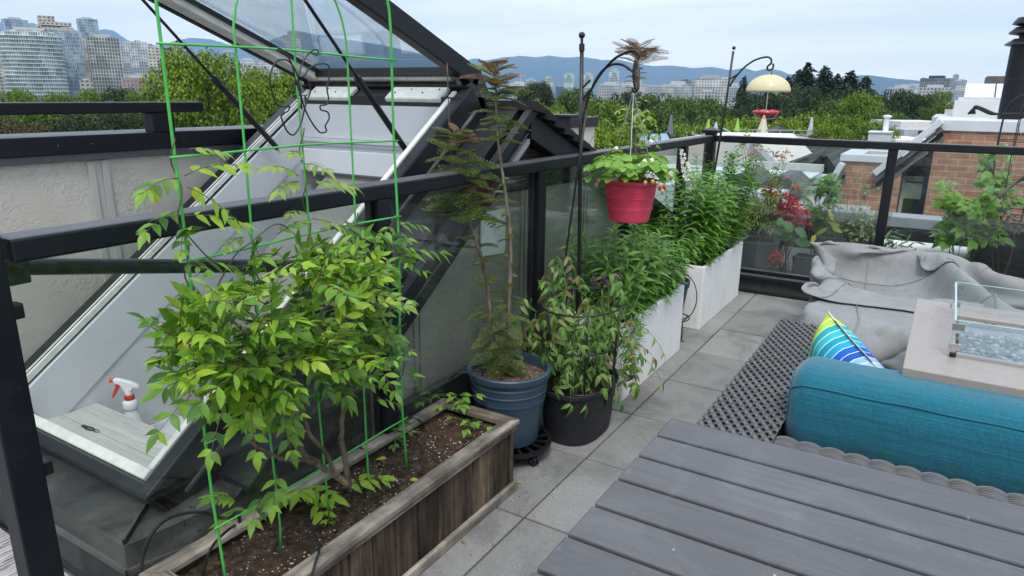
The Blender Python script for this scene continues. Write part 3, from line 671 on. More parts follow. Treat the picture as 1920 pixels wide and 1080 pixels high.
# wisteria
PL = Plant(); q0 = onZ(655, 908, .235)
root = thing('wisteria', 'bushy bright green climbing shrub with compound leaves in the cedar planter', 'shrub', q0)
BARKS = MB()
def br(px, r0, r1, n=9):
    pts = spline([onX(x, y, X) for x, y, X in px], 7); pts += RNG.normal(size=pts.shape)*.0012
    BARKS.tube(pts, np.linspace(r0, r1, len(pts)), n); return pts
br([(655,910,-1.20),(620,885,-1.215),(575,855,-1.23),(545,812,-1.25),(520,770,-1.26),(480,700,-1.28)], .0095, .004)
br([(600,868,-1.222),(560,862,-1.21),(520,858,-1.19),(470,830,-1.18)], .006, .003)
br([(655,910,-1.20),(648,865,-1.20),(640,810,-1.21),(655,730,-1.23),(690,640,-1.26)], .0085, .004)
br([(632,893,-1.20),(610,850,-1.2),(575,800,-1.22),(570,720,-1.24),(600,600,-1.26),(610,520,-1.27)], .006, .003)
br([(480,700,-1.28),(430,640,-1.28),(375,560,-1.28)], .004, .002)
BARKS.build('branches', M['bark'], root, smooth='all')
blob = [(335,690),(300,640),(335,580),(400,540),(440,505),(520,470),(600,455),(690,470),(735,530),(730,620),(735,690),(700,730),(650,735),(600,745),(560,760),(500,760),(430,745),(370,735),(320,700)]
def inside(x, y, poly):
    c = False; j = len(poly)-1
    for i in range(len(poly)):
        if (poly[i][1] > y) != (poly[j][1] > y) and x < (poly[j][0]-poly[i][0])*(y-poly[i][1])/(poly[j][1]-poly[i][1])+poly[i][0]: c = not c
        j = i
    return c
cen = onX(540, 640, -1.2); cnt = 0
while cnt < 300:
    x, y = random.uniform(300, 750), random.uniform(450, 815)
    if not inside(x, y, blob): continue
    if 555 < x < 690 and y > 725: continue
    # thinner towards the upper left where the frame shows through
    if y < 560 and x < 560 and random.random() < .55: continue
    X = -1.20+random.gauss(0, .085); X = min(-1.0, max(-1.37, X)); p = onX(x, y, X)
    o = unit(p-cen+np.array([.10, 0, .02])); d = unit(o*1.0+rv()[0]*.85+np.array([.25, -.05, .34]))
    key = 'leaf' if random.random() < .93 or y > 640 else 'new'
    L = random.uniform(.08, .14)*(.8 if x < 400 else 1)
    sz = random.uniform(.6, 1.08)*(.92 if random.random() < .8 else .6); PL.compound(p-d*L*.5, d, np.array([.25, -.25, 1])+rv()[0]*.35, L, random.choice((3,3,4,5)), .046*sz, .0195*sz, key if random.random() < .87 else 'bright', random.uniform(.0,.28), OVATE if random.random() < .6 else OVAL, .0012, random.uniform(.05,.4))
    cnt += 1
# hanging sprays at the lower left and right, low sprays
for (x, y, X, dx_, dz_, L, k) in [(360,740,-1.13,(.1,-.7),-.35,.17,5),(420,760,-1.1,(.2,-.4),-.6,.16,4),(470,770,-1.1,(.3,-.2),-.6,.15,4),(345,640,-1.22,(.1,-1),-.05,.12,5),
      (700,750,-1.2,(.2,.7),-.3,.15,4),(735,690,-1.2,(.1,.8),-.25,.14,4),(530,790,-1.16,(.4,-.2),-.4,.14,4),
      (735,470,-1.27,(.1,.6),.15,.13,4),(520,890,-1.17,(.3,-.4),-.4,.13,3),(490,930,-1.20,(.3,-.5),-.2,.12,3)]:
    PL.compound(onX(x, y, X), (dx_[0], dx_[1], dz_*.6), (.3,-.2,1), L*.5, 3, .033, .015, 'leaf', .2, OVATE)
# front low sprays, yellow-green
for (x, y, z, d, L) in [(470,950,.26,(.2,-.7,.25),.13),(440,935,.30,(.1,-.5,.5),.10),(560,920,.27,(.5,.1,.15),.12),(590,935,.26,(.6,-.25,-.05),.12),(640,915,.27,(.4,.6,.2),.12),(580,915,.28,(.2,-.4,.3),.09),(480,940,.26,(.5,.1,.35),.12)]:
    PL.compound(onZ(x, y, z), d, (.2,-.2,1), L, 4, .045, .021, 'bright', .25, OVATE)
# vines up the wires
def vine(wire_y, z0, z1, n, key='new'):
    zz = np.linspace(z0, z1, int((z1-z0)*90)+4); pts = np.stack([TX+.007*np.cos(zz*55), wire_y+.007*np.sin(zz*55), zz], 1)
    PL.st.tube(pts, .0016, 5)
    for k in range(n):
        p = pts[random.randrange(len(pts))]; d = rv()[0]; d[2] = abs(d[2])*.4; d[0] = abs(d[0])
        PL.compound(p, d, (.2,-.2,1), random.uniform(.05,.10), random.choice((3,4)), random.uniform(.022,.040), random.uniform(.009,.017), key, .3, OVATE)
vine(TY[2], .85, 1.27, 4); vine(TY[0], .95, 1.26, 4, 'leaf'); vine(TY[4], .80, 1.02, 4, 'leaf'); vine(TY[1], .75, 1.0, 5, 'leaf'); vine(TY[3], .75, 1.05, 4, 'leaf')
for (x, y, d, L, key) in [(345,330,(.2,.6,.3),.12,'bright'),(335,335,(.2,-.5,.1),.10,'leaf'),(350,350,(.3,.5,-.3),.10,'bright'),(335,395,(.2,-.7,.0),.09,'leaf'),(345,405,(.3,.8,.05),.11,'bright'),(355,280,(.1,.7,.1),.07,'new'),
     (575,345,(.2,.8,.15),.12,'new'),(560,340,(.2,-.6,.1),.09,'new'),(600,430,(.2,1,.1),.17,'leaf'),(560,330,(.1,-.7,.5),.10,'new'),(740,425,(.2,.8,.15),.10,'leaf'),(735,420,(.2,-.6,-.1),.09,'leaf'),(745,480,(.2,.9,.2),.16,'leaf'),
     (740,490,(.3,-.6,-.2),.1,'leaf'),(705,465,(.3,.5,.3),.10,'leaf'),(620,470,(.3,-.3,.3),.12,'leaf'),(455,445,(.2,-.4,.1),.07,'new'),(520,440,(.2,.3,.3),.07,'leaf'),(585,410,(.2,.6,-.1),.10,'new')]:
    PL.compound(onX(x, y, TX+.01), d, (.3,-.2,1), L, 4, L*.36, L*.155, key, .3, OVATE)
for x, y, X in ((345,640,-1.16),(362,652,-1.16),(282,350,-1.27),(365,350,-1.27)):
    MB().leaves([onX(x, y, X)], [(.2, random.uniform(-.5,.5), -.8)], rv()+np.array([1.5,-1.5,.6]), .034, .020, OVATE).build('yellow_leaf', M['yellowleaf'], root, smooth='all')
PL.build(root, {'leaf': M['wist'], 'new': M['wistnew'], 'bright': m_leaf('bright new leaf', [(.16,.30,.02),(.24,.40,.025),(.30,.42,.03)]), 'yellow': M['yellowleaf']}, M['stembrown'], 'foliage', {'new': 'young_foliage', 'bright': 'bright_foliage', 'yellow': 'yellow_leaf'})
# dark runner stems across the wires, and the wire butterfly
st = MB()
for pl in ([(350,440),(400,490),(450,500),(560,480)], [(560,445),(520,420),(470,455),(440,480),(400,550)], [(480,560),(520,580),(560,570),(540,600)]):
    st.tube(spline([onX(x, y, TX+.012) for x, y in pl], 8), .0017, 5)
st.build('runners', M['stembrown'], root, smooth='all')
wing = [(566,205),(560,150),(545,118),(525,112),(512,125),(506,150),(516,190),(530,200),(542,198),(540,208),(528,215),(530,228),(540,248),(552,252),(564,232),(570,208),(575,190),(582,170),(576,150),(566,145)]
wing2 = [(566,145),(572,140),(580,128),(598,120),(615,122),(618,140),(613,165),(616,185),(612,196),(601,198),(602,206),(614,210),(617,222),(610,236),(612,246),(600,248),(585,230),(572,205),(566,185),(558,160),(556,150)]
ant = [(555,160),(552,140),(545,115),(530,95),(522,90),(525,98),(535,99)]; ant2 = [(556,155),(565,125),(575,105),(590,93),(597,97),(594,103),(584,100)]
mb = MB(); BX = TX+.02
mb.tube(spline([onX(x, y, BX) for x, y in wing], 6), .0019, 6); mb.tube(spline([onX(x, y, BX+.006) for x, y in wing2], 6), .0019, 6)
mb.tube(spline([onX(x, y, BX) for x, y in ant], 6), .0017, 6); mb.tube(spline([onX(x, y, BX) for x, y in ant2], 6), .0017, 6)
o = mb.build('wire_butterfly', M['black'], smooth='all'); tag(o, 'black bent wire butterfly ornament tied to the green trellis', 'ornament')
# seedlings in the planter
def seedling(x, y, n, ll, lw, h, mat, label, name='seedling'):
    c = onZ(x, y, .235); r = thing(name, label, 'seedling', c, None); p = Plant()
    for k in range(n):
        a = k*2.4+random.random(); d = np.array([math.cos(a), math.sin(a), random.uniform(.15,.5)]); b = c+np.array([0, 0, h*random.uniform(.4,1)])
        p.stem([c, (c+b)/2+rv()[0]*.004, b], .0015); p.compound(b, d, (0,0,1), random.uniform(.05,.09), 2, ll, lw, 'leaf', .2, OVATE)
    p.build(r, mat, M['stemg'])
seedling(862,775,5,.036,.021,.06,M['straw'],'leafy green seedling at the far end of the cedar planter')
seedling(808,765,3,.032,.019,.05,M['straw'],'small drooping green seedling by the back rim of the cedar planter')
seedling(885,808,4,.030,.018,.035,M['straw'],'low green seedling near the front far corner of the cedar planter')
seedling(742,832,4,.026,.016,.05,M['mint'],'dark green seedling at the foot of the right trellis wire')
mb = MB(); P = [onZ(725,860,.245), onZ(768,900,.245), onZ(640,932,.245)]
for p_, lb in zip(P, ('pale yellow fallen leaf on the soil beside the trellis', 'small yellow fallen leaf on the soil near the planter front rim', 'curled yellow fallen leaf lying by the shrub stem')):
    o = MB().leaves([p_], [(random.uniform(-1,1), random.uniform(-1,1), .1)], [(0,0,1)], .035, .02, OVATE).build('fallen_leaf', M['yellowleaf'], smooth='all'); tag(o, lb, 'leaf', 'fallen leaves')
# drip hoses and stakes
def hose(pts, label, r=.0035, name='drip_hose'):
    return tag(MB().tube(spline(pts, 10), r, 8).build(name, M['rubber'], smooth='all'), label, 'hose')
hose([onX(262,1085,-1.5), onX(275,1020,-1.5), onX(310,975,-1.5), onX(370,960,-1.49), onX(425,972,-1.46), onX(445,960,-1.42), onZ(450,985,.26)], 'black drip hose arching over the back rim of the cedar planter', .0045)
hose([onZ(440,985,.27), onX(420,1000,-1.33), onX(395,1030,-1.34), onX(378,1085,-1.36)], 'thin black drip hose over the planter soil near the left trellis foot')
hose([onZ(575,982,.25), onZ(588,1000,.27), onZ(598,1030,.285), onX(590,1060,-1.115), onX(580,1095,-1.11)], 'black drip hose hanging over the front rim of the cedar planter')
hose([onZ(668,835,.28), onZ(680,842,.27), onZ(690,860,.25), onZ(692,872,.235)], 'short black drip hose and stake in the soil beside the shrub')
hose([onX(750,775,-1.38), onZ(770,783,.275), onZ(790,790,.27), onZ(795,805,.235)], 'short black drip hose and stake at the right trellis foot')
hose([onX(842,712,-1.42), onX(858,700,-1.38), onZ(880,698,.385), onZ(903,695,.375), onZ(905,705,.35)], 'thin black drip hose running over the rim of the round blue pot')
hose([onX(752,640,-1.32), onX(758,680,-1.33), onX(750,710,-1.36), onX(725,735,-1.40)], 'thin dark cable looping beside the right trellis wire', .0018)

# ------------------------------------------------------------------ round blue pot with two cypress saplings on a wheeled caddy
BC = np.array([-1.295, 2.095, 0.0])
t = thing('plant_caddy', 'black slatted plant caddy on castors under the round blue pot', 'plant caddy', (BC[0]+.02, BC[1], 0))
cx, cy = BC[0]+.02, BC[1]
mb = MB().lathe([(.135,.052),(.15,.052),(.15,.066),(.135,.066),(.135,.052)], (cx, cy, 0), 40)
for k in range(16): a = k*PI/8; mb.beam((cx+.04*math.cos(a), cy+.04*math.sin(a), .058), (cx+.137*math.cos(a), cy+.137*math.sin(a), .058), .012, .008)
mb.lathe([(.001,.053),(.05,.053),(.05,.063),(.001,.063)], (cx, cy, 0), 20); mb.build('tray', M['black'], t, smooth=30)
for k in range(5):
    a = k*2*PI/5-.35; p = np.array([cx+.125*math.cos(a), cy+.125*math.sin(a), .022])
    h = np.array([-math.sin(a), math.cos(a), 0])
    wl = MB().tube([p-h*.012, p-h*.002], .02, 14).tube([p+h*.002, p+h*.012], .02, 14).build('castor', M['black'], t, smooth=40)
    MB().tube([p-h*.0145, p+h*.0145], .007, 10).build('axle_cap', M['chrome'], wl, smooth=40)
    MB().beam(p+(0,0,.012), p+(0,0,.032), .018, .02, (1,0,0)).build('fork', M['black'], wl, bevel=.002)
t = thing('round_planter_pot', 'round slate blue ribbed pot on a wheeled caddy beside the cedar planter', 'pot', (BC[0], BC[1], .066))
prof = [(.108,.0),(.113,.002),(.118,.03),(.131,.12),(.138,.17),(.1405,.172),(.1405,.176),(.139,.179),(.1425,.206),(.145,.208),(.145,.212),(.143,.215),(.1455,.236),(.148,.238),(.148,.243),(.146,.246),(.149,.262),(.158,.265),(.160,.272),(.160,.286),(.156,.290),(.146,.290),(.143,.283),(.140,.25)]
MB().lathe(prof, (BC[0], BC[1], .068), 64).build('pot_body', M['bluepot'], t, smooth=35)
n = 40; xs = np.linspace(-1, 1, n); G_ = []
for r in np.linspace(0.001, .1425, 14): G_.append([(BC[0]+r*math.cos(a), BC[1]+r*math.sin(a), .33+random.uniform(-.005,.006)-.06*(r/.1425)**4*.2) for a in np.linspace(0, 2*PI, 44)])
sm = NT('bark mulch'); sv_ = sm.co(); sm2 = sm.n('ShaderNodeTexVoronoi', {'Vector': sv_, 'Scale': 75, 'Randomness': 1})
MULCH = sm.done(sm.bsdf(sm.ramp(sm.noise(sv_, 70, 4, .7), [(.3,(.03,.017,.011)),(.5,(.11,.06,.04)),(.68,(.24,.15,.10)),(.8,(.42,.33,.24))]), .9, 0, sm.bump(sm2.outputs[0], .9, .012)))
MB().grid(G_).build('bark_mulch', MULCH, t, smooth='all')
# frond template: a flat spray of fine side twigs
def frond(L, n=10, w=.55, dens=3):
    V = []   # (base, dir, len)
    for i in range(n):
        f = .08+.9*i/n; tl = L*w*(1-f)**.65*(.45+.55*min(1, f*4))
        for sg in (-1, 1):
            b = np.array([L*f, 0, 0]); d = unit([.8, sg*.9, .05]); m = max(2, int(tl/.0085))
            for k in range(m):
                q = b+d*tl*k/m
                for s2 in (-1, 1): V.append((q, unit(d+np.array([.35*s2, .0, 0])+np.array([0, .5*s2*sg, .12])), .0135*(1-.35*k/m)))
    V.append((np.array([L*.98, 0, 0]), np.array([1, 0, 0]), .014))
    return V
FR = frond(.16); FB = np.array([v[0] for v in FR]); FD = np.array([v[1] for v in FR]); FL = np.array([v[2] for v in FR])
def put_frond(pl, key, p, d, up, sc, droop=.25):
    d = unit(d); up = np.array(up, float); up = unit(up-d*(up@d)); s_ = np.cross(up, d); Mx = np.stack([d, s_, up], 0)
    B = FB*sc; x = B[:, 0]; loc = B.copy(); loc[:, 2] -= droop*x*x/(.16*sc)
    pl.L(key).leaves(p+loc@Mx, FD@Mx, np.tile(up, (len(FB), 1))+RNG.normal(size=FB.shape)*.25, FL*sc*1.25, (.0046*sc+.0014)*(.6 if key == 'bronze' else 1), (.6,1,0), .1, .1)
    xs = np.linspace(0, .155*sc, 5); ax = p+np.outer(xs, d)-np.outer(droop*xs*xs/(.16*sc), up); pl.st.tube(ax, np.linspace(.0014, .0006, 5), 4)
def cypress(name, label, path, groups, r0, Y):
    pts = spline([onY(x, y, Y) for x, y in path], 8); base = pts[0]
    r = thing(name, label, 'tree', base); MB().tube(pts+RNG.normal(size=pts.shape)*.0008, np.linspace(r0, r0*.22, len(pts)), 9).build('trunk', M['bark'], r, smooth='all')
    pl = Plant()
    for (pa, pb, n, sc0, sc1, key, lift) in groups:
        for k in range(n):
            f = pa+(pb-pa)*(k+random.random()*.8)/n; i = min(len(pts)-1, int(f*(len(pts)-1))); a = k*2.399+random.random()*.7
            d = np.array([math.cos(a), math.sin(a), lift+random.uniform(-.15,.25)]); sc = sc0+(sc1-sc0)*(k/n); sc *= random.uniform(.75, 1.2)
            put_frond(pl, key, pts[i], d, (rv()[0]*.35+np.array([0,0,1])), sc, random.uniform(.15,.5))
    pl.build(r, {'leaf': M['conif'], 'bronze': M['bronze']}, M['stembrown'], 'foliage', {'bronze': 'bronze_foliage'})
cypress('cypress_sapling', 'taller cypress sapling with bare stem and bronze feathery top in the round blue pot', [(948,690),(952,620),(957,520),(956,430),(950,380),(940,310),(932,240),(930,170),(928,118)],
        [(.0,.20,26,.62,.45,'leaf',-.1),(.20,.46,16,.38,.28,'leaf',.2),(.48,.66,5,.30,.24,'leaf',.3),(.70,.92,24,.60,.50,'leaf',.2),(.86,1.0,12,.72,.55,'bronze',.5),(.84,.98,6,.62,.5,'leaf',.45)], .0095, 2.08)
cypress('cypress_sapling', 'shorter dense cypress sapling leaning left in the round blue pot', [(938,690),(925,640),(917,560),(905,490),(885,430),(872,370),(860,300),(851,240)],
        [(.0,.30,22,.6,.45,'leaf',-.1),(.30,.55,16,.42,.45,'leaf',.2),(.62,.86,26,1.0,.85,'leaf',.12),(.84,1.0,14,.72,.5,'leaf',.35),(.93,1.0,7,.6,.45,'bronze',.4)], .010, 2.06)
tag(MB().tube(spline([onY(846,300,2.1), onY(842,220,2.1), onY(838,118,2.1)], 4), .0022, 6).build('bamboo_stake', M['stembrown'], smooth='all'), 'thin brown stake tied up beside the shorter cypress sapling', 'stake')

# ------------------------------------------------------------------ black oval pot, tomato plant, ring cage
OC = np.array([-1.155, 2.42, 0])
t = thing('oval_pot', 'low black oval pot between the round blue pot and the front white planter', 'pot', OC)
MB().lathe([(.125,0),(.130,.004),(.142,.12),(.150,.205),(.158,.212),(.158,.225),(.150,.228),(.146,.222),(.142,.19)], OC, 48, .88, 1.3, 2.6).build('pot_body', M['blackpot'], t, smooth=35)
G_ = [[(OC[0]+r*.88*math.cos(a), OC[1]+r*1.3*math.sin(a), .19+random.uniform(-.004,.006)) for a in np.linspace(0, 2*PI, 40)] for r in np.linspace(.001, .148, 12)]
MB().grid(G_).build('soil', M['soil'], t, smooth='all')
t = thing('tomato_cage', 'black wire ring cage round the wilting tomato plant', 'plant cage', (OC[0], OC[1], .19))
cc = np.array([-1.15, 2.42, 0])
for z, R_ in ((.225,.150),(.395,.158),(.555,.168)):
    MB().tube([cc+np.array([R_*math.cos(a), R_*1.05*math.sin(a), z+.012*math.sin(a+.5)]) for a in np.linspace(0, 2*PI, 41)[:-1]], .0042, 8, True).build('ring', M['black'], t, smooth='all')
for a in (-2.0, -1.0, -.15, 1.2, 2.3): MB().tube([cc+np.array([r*math.cos(a), r*1.05*math.sin(a), z]) for r, z in ((.12,.14),(.150,.225),(.158,.395),(.170,.565))], .0045, 8).build('upright', M['black'], t, smooth='all')
pl = Plant(); root = thing('tomato_plant', 'wilting yellow green tomato plant inside the black ring cage', 'plant', (OC[0], OC[1], .19))
TS = (.25,.9,1,.7,.1)
for k in range(11):
    a = k*2.4; b = OC+np.array([.07*math.cos(a), .1*math.sin(a), .19]); top = OC+np.array([.10*math.cos(a+.3), .12*math.sin(a+.3), random.uniform(.50,.68)])
    pts = spline([b, (b+top)/2+rv()[0]*.03, top], 8); pl.stem(pts, .0055, .0025, 6)
    for i in range(12):
        p = pts[random.randrange(4, len(pts))]; d = rv()[0]; d[2] = random.uniform(-.5,.35); o_ = (p-OC)[:2]; d[:2] += unit(o_)*.35
        pl.compound(p, d, np.array([0,0,1])+rv()[0]*.4, random.uniform(.05,.10), 3, random.uniform(.026,.046), random.uniform(.011,.020), 'dry' if random.random() < .07 else 'leaf', random.uniform(.5,1.1), TS, .0016, random.uniform(.4,1.0))
for (x, y, Y, L) in [(1010,590,2.3,.12),(990,610,2.3,.13),(1000,640,2.3,.12),(985,560,2.3,.10),(1180,640,2.6,.14),(1190,600,2.62,.13),(1195,655,2.6,.12),(1170,620,2.55,.13),(1175,690,2.6,.10),(1050,490,2.45,.09),(1030,500,2.4,.08),(1010,530,2.4,.10),(1070,520,2.5,.1)]:
    for k in range(3):
        p = onY(x+random.uniform(-12,12), y+random.uniform(-12,12), Y); pl.compound(p, rv()[0]*.6+np.array([.3,-.1,-.5]), (0,0,1), L*random.uniform(.7,1.1), 3, .036, .015, 'leaf' if k else 'dry', .8, TS, .0014, .6)
for pth in ([(1110,590,2.5),(1175,590,2.62),(1195,560,2.66),(1215,510,2.7)], [(1120,640,2.5),(1170,640,2.6),(1195,610,2.63)], [(1000,620,2.36),(990,600,2.3),(985,570,2.28)], [(1065,560,2.5),(1055,500,2.5),(1045,480,2.5)]):
    pl.stem(spline([onY(*q) for q in pth], 6), .004, .0015, 6)
pl.build(root, {'leaf': M['tom'], 'dry': M['tomdry']}, M['stemg'], 'foliage', {'dry': 'withered_leaves'})

# ------------------------------------------------------------------ white trough planters and their plants
def trough(x0, x1, y0, y1, z, label):
    t = thing('trough_planter', label, 'planter', ((x0+x1)/2, (y0+y1)/2, 0)); th = .022
    mb = MB(); mb.add([(x0,y0,.0),(x1,y0,0),(x1,y1,0),(x0,y1,0),(x0,y0,z),(x1,y0,z),(x1,y1,z),(x0,y1,z),(x0+th,y0+th,z),(x1-th,y0+th,z),(x1-th,y1-th,z),(x0+th,y1-th,z),(x0+th,y0+th,z-.1),(x1-th,y0+th,z-.1),(x1-th,y1-th,z-.1),(x0+th,y1-th,z-.1)],
        [(0,3,2,1),(0,1,5,4),(1,2,6,5),(2,3,7,6),(3,0,4,7),(4,5,9,8),(5,6,10,9),(6,7,11,10),(7,4,8,11),(8,9,13,12),(9,10,14,13),(10,11,15,14),(11,8,12,15)])
    wt = NT('white fibre cement'); v = wt.co(); c = wt.ramp(wt.noise(v, 4, 6, .65), [(.3,(.70,.71,.71)),(.7,(.82,.825,.82))])
    vo = wt.n('ShaderNodeTexVoronoi', {'Vector': v, 'Scale': 55}); pit = wt.math('MULTIPLY', wt.ramp(vo.outputs['Color'], [(.82,g3(0)),(.85,g3(1))]), wt.ramp(vo.outputs['Distance'], [(.08,g3(1)),(.16,g3(0))]))
    dirt = wt.math('MULTIPLY', wt.ramp(wt.noise(wt.co(scale=(30,30,2.5)), 2.2, 4, .6), [(.52,g3(0)),(.75,g3(1))]), .34)
    c = wt.mix(pit, c, (.25,.25,.25)); c = wt.mix(dirt, c, (.42,.41,.38))
    mb.build('trough', wt.done(wt.bsdf(c, .6, 0, wt.bump(wt.math('SUBTRACT', wt.noise(v, 40, 4), pit), .25, .004))), t, bevel=.005)
    soil('soil', x0+th, x1-th, y0+th, y1-th, z-.05, t, .01, 30, 5); return t
trough(-1.38, -1.10, 2.755, 3.565, .373, 'white trough planter in front, nearest the black oval pot')
trough(-1.38, -1.112, 3.955, 4.85, .388, 'white trough planter standing at the far corner of the railing')
def lance_bush(name, label, x0, x1, y0, y1, z0, ztop, n, lean, ll=.075, lw=.0205, gap=.024):
    r = thing(name, label, 'plant', ((x0+x1)/2, (y0+y1)/2, z0)); p = Plant()
    for k in range(n):
        b = np.array([random.uniform(x0, x1), random.uniform(y0, y1), z0]); zt = ztop(b)*random.uniform(.86, 1.05)
        cx_, cy_ = (x0+x1)/2, (y0+y1)/2
        tp = np.array([b[0]+(b[0]-cx_)*lean*1.2+random.gauss(0,.02)+.02, b[1]+(b[1]-cy_)*lean*.5+random.gauss(0,.02), zt])
        p.leafy_stem([b, (b+tp)/2+np.array([0,0,.02])+rv()[0]*.012, tp], .0026, gap, ll, lw, 'leaf', random.uniform(.25,.6), curl=random.uniform(.3,.6), start=.12)
    p.build(r, M['mint'], M['stemg']); return r
lance_bush('lance_leaf_plant', 'thick clump of lance leaved green plants filling the front white trough', -1.36, -1.13, 2.80, 3.54, .33, lambda b: .70+.06*math.sin(b[1]*9), 84, .6)
lance_bush('lance_leaf_plant', 'tall clump of lance leaved green plants filling the far white trough', -1.37, -1.13, 4.0, 4.82, .34, lambda b: .90+.04*math.sin(b[1]*7), 84, .5, .08, .0215)
# arching side shoots over the rims
p = Plant(); root = thing('trailing_plant', 'trailing grey green shoots spilling over the front end of the front white trough', 'plant', (-1.12, 2.78, .37))
for k in range(9):
    b = np.array([-1.14+random.uniform(-.02,.03), 2.78+random.uniform(-.03,.12), .36]); e = b+np.array([random.uniform(.02,.09), random.uniform(-.10,.05), random.uniform(-.16,.06)])
    p.leafy_stem([b, (b+e)/2+np.array([.02,0,.05]), e], .0018, .018, .034, .012, 'leaf', .5)
p.build(root, M['tom'], M['stemg'])
# purple flower spikes
root = thing('purple_flower', 'purple flower spikes rising behind the ring cage', 'flower', (-1.2, 2.66, .36)); p = Plant(); fl = MB()
for x, y in ((1133,515),(1160,512),(1122,530),(1143,528),(1113,520)):
    tp = onY(x, y, 2.70); bs = np.array([tp[0], 2.72, .34]); p.leafy_stem([bs, (bs+tp)/2, tp], .002, .02, .03, .01, 'leaf')
    P, D = [], []
    for k in range(46):
        f = random.random(); a = random.random()*6.28; P.append(tp+np.array([.006*math.cos(a), .006*math.sin(a), -.035*f])); D.append((math.cos(a), math.sin(a), .5))
    fl.leaves(P, D, rv(46), .010, .006, OVAL)
fl.build('flower_spike', m_leaf('purple petal', [(.22,.06,.26),(.35,.10,.38),(.16,.04,.2)]), root, smooth='all'); p.build(root, M['mint'], M['stemg'])
# white delphinium
root = thing('white_delphinium', 'white delphinium flower spikes beside the corner post', 'flower', (-1.38, 4.2, .36)); p = Plant(); fl = MB(); eye = MB()
for (xa, ya_, xb, yb_) in ((1279,280,1292,345), (1288,330,1298,352)):
    a_, b_ = onY(xa, ya_, 4.15), onY(xb, yb_, 4.15)
    st_ = onY(1290, 400, 4.15); p.stem(spline([np.array([st_[0], 4.15, .35]), st_, b_, a_], 6), .003, .0015)
    for k in range(34 if xa == 1279 else 16):
        f = random.random(); c = a_+(b_-a_)*f; an = random.random()*6.28; o_ = unit(np.array([math.cos(an), math.sin(an), .15])); c = c+o_*(.012+.016*f)
        u_ = unit(np.cross(o_, (0,0,1))); v_ = np.cross(o_, u_); m = .011+.006*f
        D = np.array([u_*math.cos(q)+v_*math.sin(q)+o_*.25 for q in np.arange(5)*2*PI/5+random.random()])
        fl.leaves(np.tile(c, (5,1)), D, np.tile(o_, (5,1)), m, m*.95, (.3,.9,1,.8,.3), .1, -.1); eye.ball(c+o_*.003, .0028, 4)
for k in range(26):
    c = np.array([-1.36+random.gauss(0,.05), 4.12+random.gauss(0,.05), random.uniform(.4,.68)]); p.compound(c, rv()[0]+np.array([.4,-.3,0]), (0,0,1), .07, 3, .03, .010, 'leaf', .3)
fl.build('petals', M['petalw'], root, smooth='all'); eye.build('flower_eyes', plain('dark violet eye', (.06,.03,.07), .6), root, smooth='all'); p.build(root, M['tom'], M['stemg'])
# small blue pot in a wire stand
SC = np.array([-1.225, 3.77, 0])
t = thing('small_pot', 'small slate blue pot held in a black wire stand between the white troughs', 'pot', (SC[0], SC[1], .13))
MB().lathe([(.055,.13),(.058,.132),(.078,.29),(.079,.30),(.086,.302),(.088,.312),(.088,.338),(.084,.342),(.078,.338),(.075,.31)], SC, 40).build('pot_body', M['bluepot'], t, smooth=35)
MB().grid([[(SC[0]+r*math.cos(a), SC[1]+r*math.sin(a), .318+random.uniform(-.003,.003)) for a in np.linspace(0, 2*PI, 26)] for r in np.linspace(.001, .078, 7)]).build('soil', M['soil'], t, smooth='all')
t = thing('wire_plant_stand', 'black wire plant stand with a round ring and hooped handle between the white troughs', 'plant stand', SC)
MB().tube([SC+np.array([.10*math.cos(a), .10*math.sin(a), .115]) for a in np.linspace(0, 2*PI, 33)[:-1]], .0035, 6, True).build('ring', M['black'], t, smooth='all')
MB().tube([SC+np.array([.07*math.cos(a)+.02, .07*math.sin(a)-.01, .128]) for a in np.linspace(0, 2*PI, 33)[:-1]], .003, 6, True).build('ring', M['black'], t, smooth='all')
for a in (-.6, 1.5, 3.6): MB().tube([SC+np.array([.10*math.cos(a), .10*math.sin(a), .115]), SC+np.array([.105*math.cos(a), .105*math.sin(a), .003]), SC+np.array([.122*math.cos(a), .122*math.sin(a), .003])], .0035, 6).build('leg', M['black'], t)
MB().tube(spline([SC+np.array([.085,-.055,.118]), SC+np.array([.135,-.05,.18]), SC+np.array([.145,-.03,.26]), SC+np.array([.11,0,.34]), SC+np.array([.03,.03,.37]), SC+np.array([-.08,.02,.33])], 8), .0032, 6).build('handle', M['black'], t, smooth='all')
p = Plant(); root = thing('bright_seedling', 'yellow green leafy sprig growing at the front end of the far white trough', 'plant', (-1.30, 4.0, .35))
for k in range(12): p.compound(np.array([-1.30+random.gauss(0,.03), 4.02+random.gauss(0,.02), .36+random.random()*.06]), rv()[0]+np.array([.2,-.4,.2]), (0,0,1), .07, 2, .035, .02, 'leaf', .5, OVATE)
p.build(root, M['wistnew'], M['stemg'])

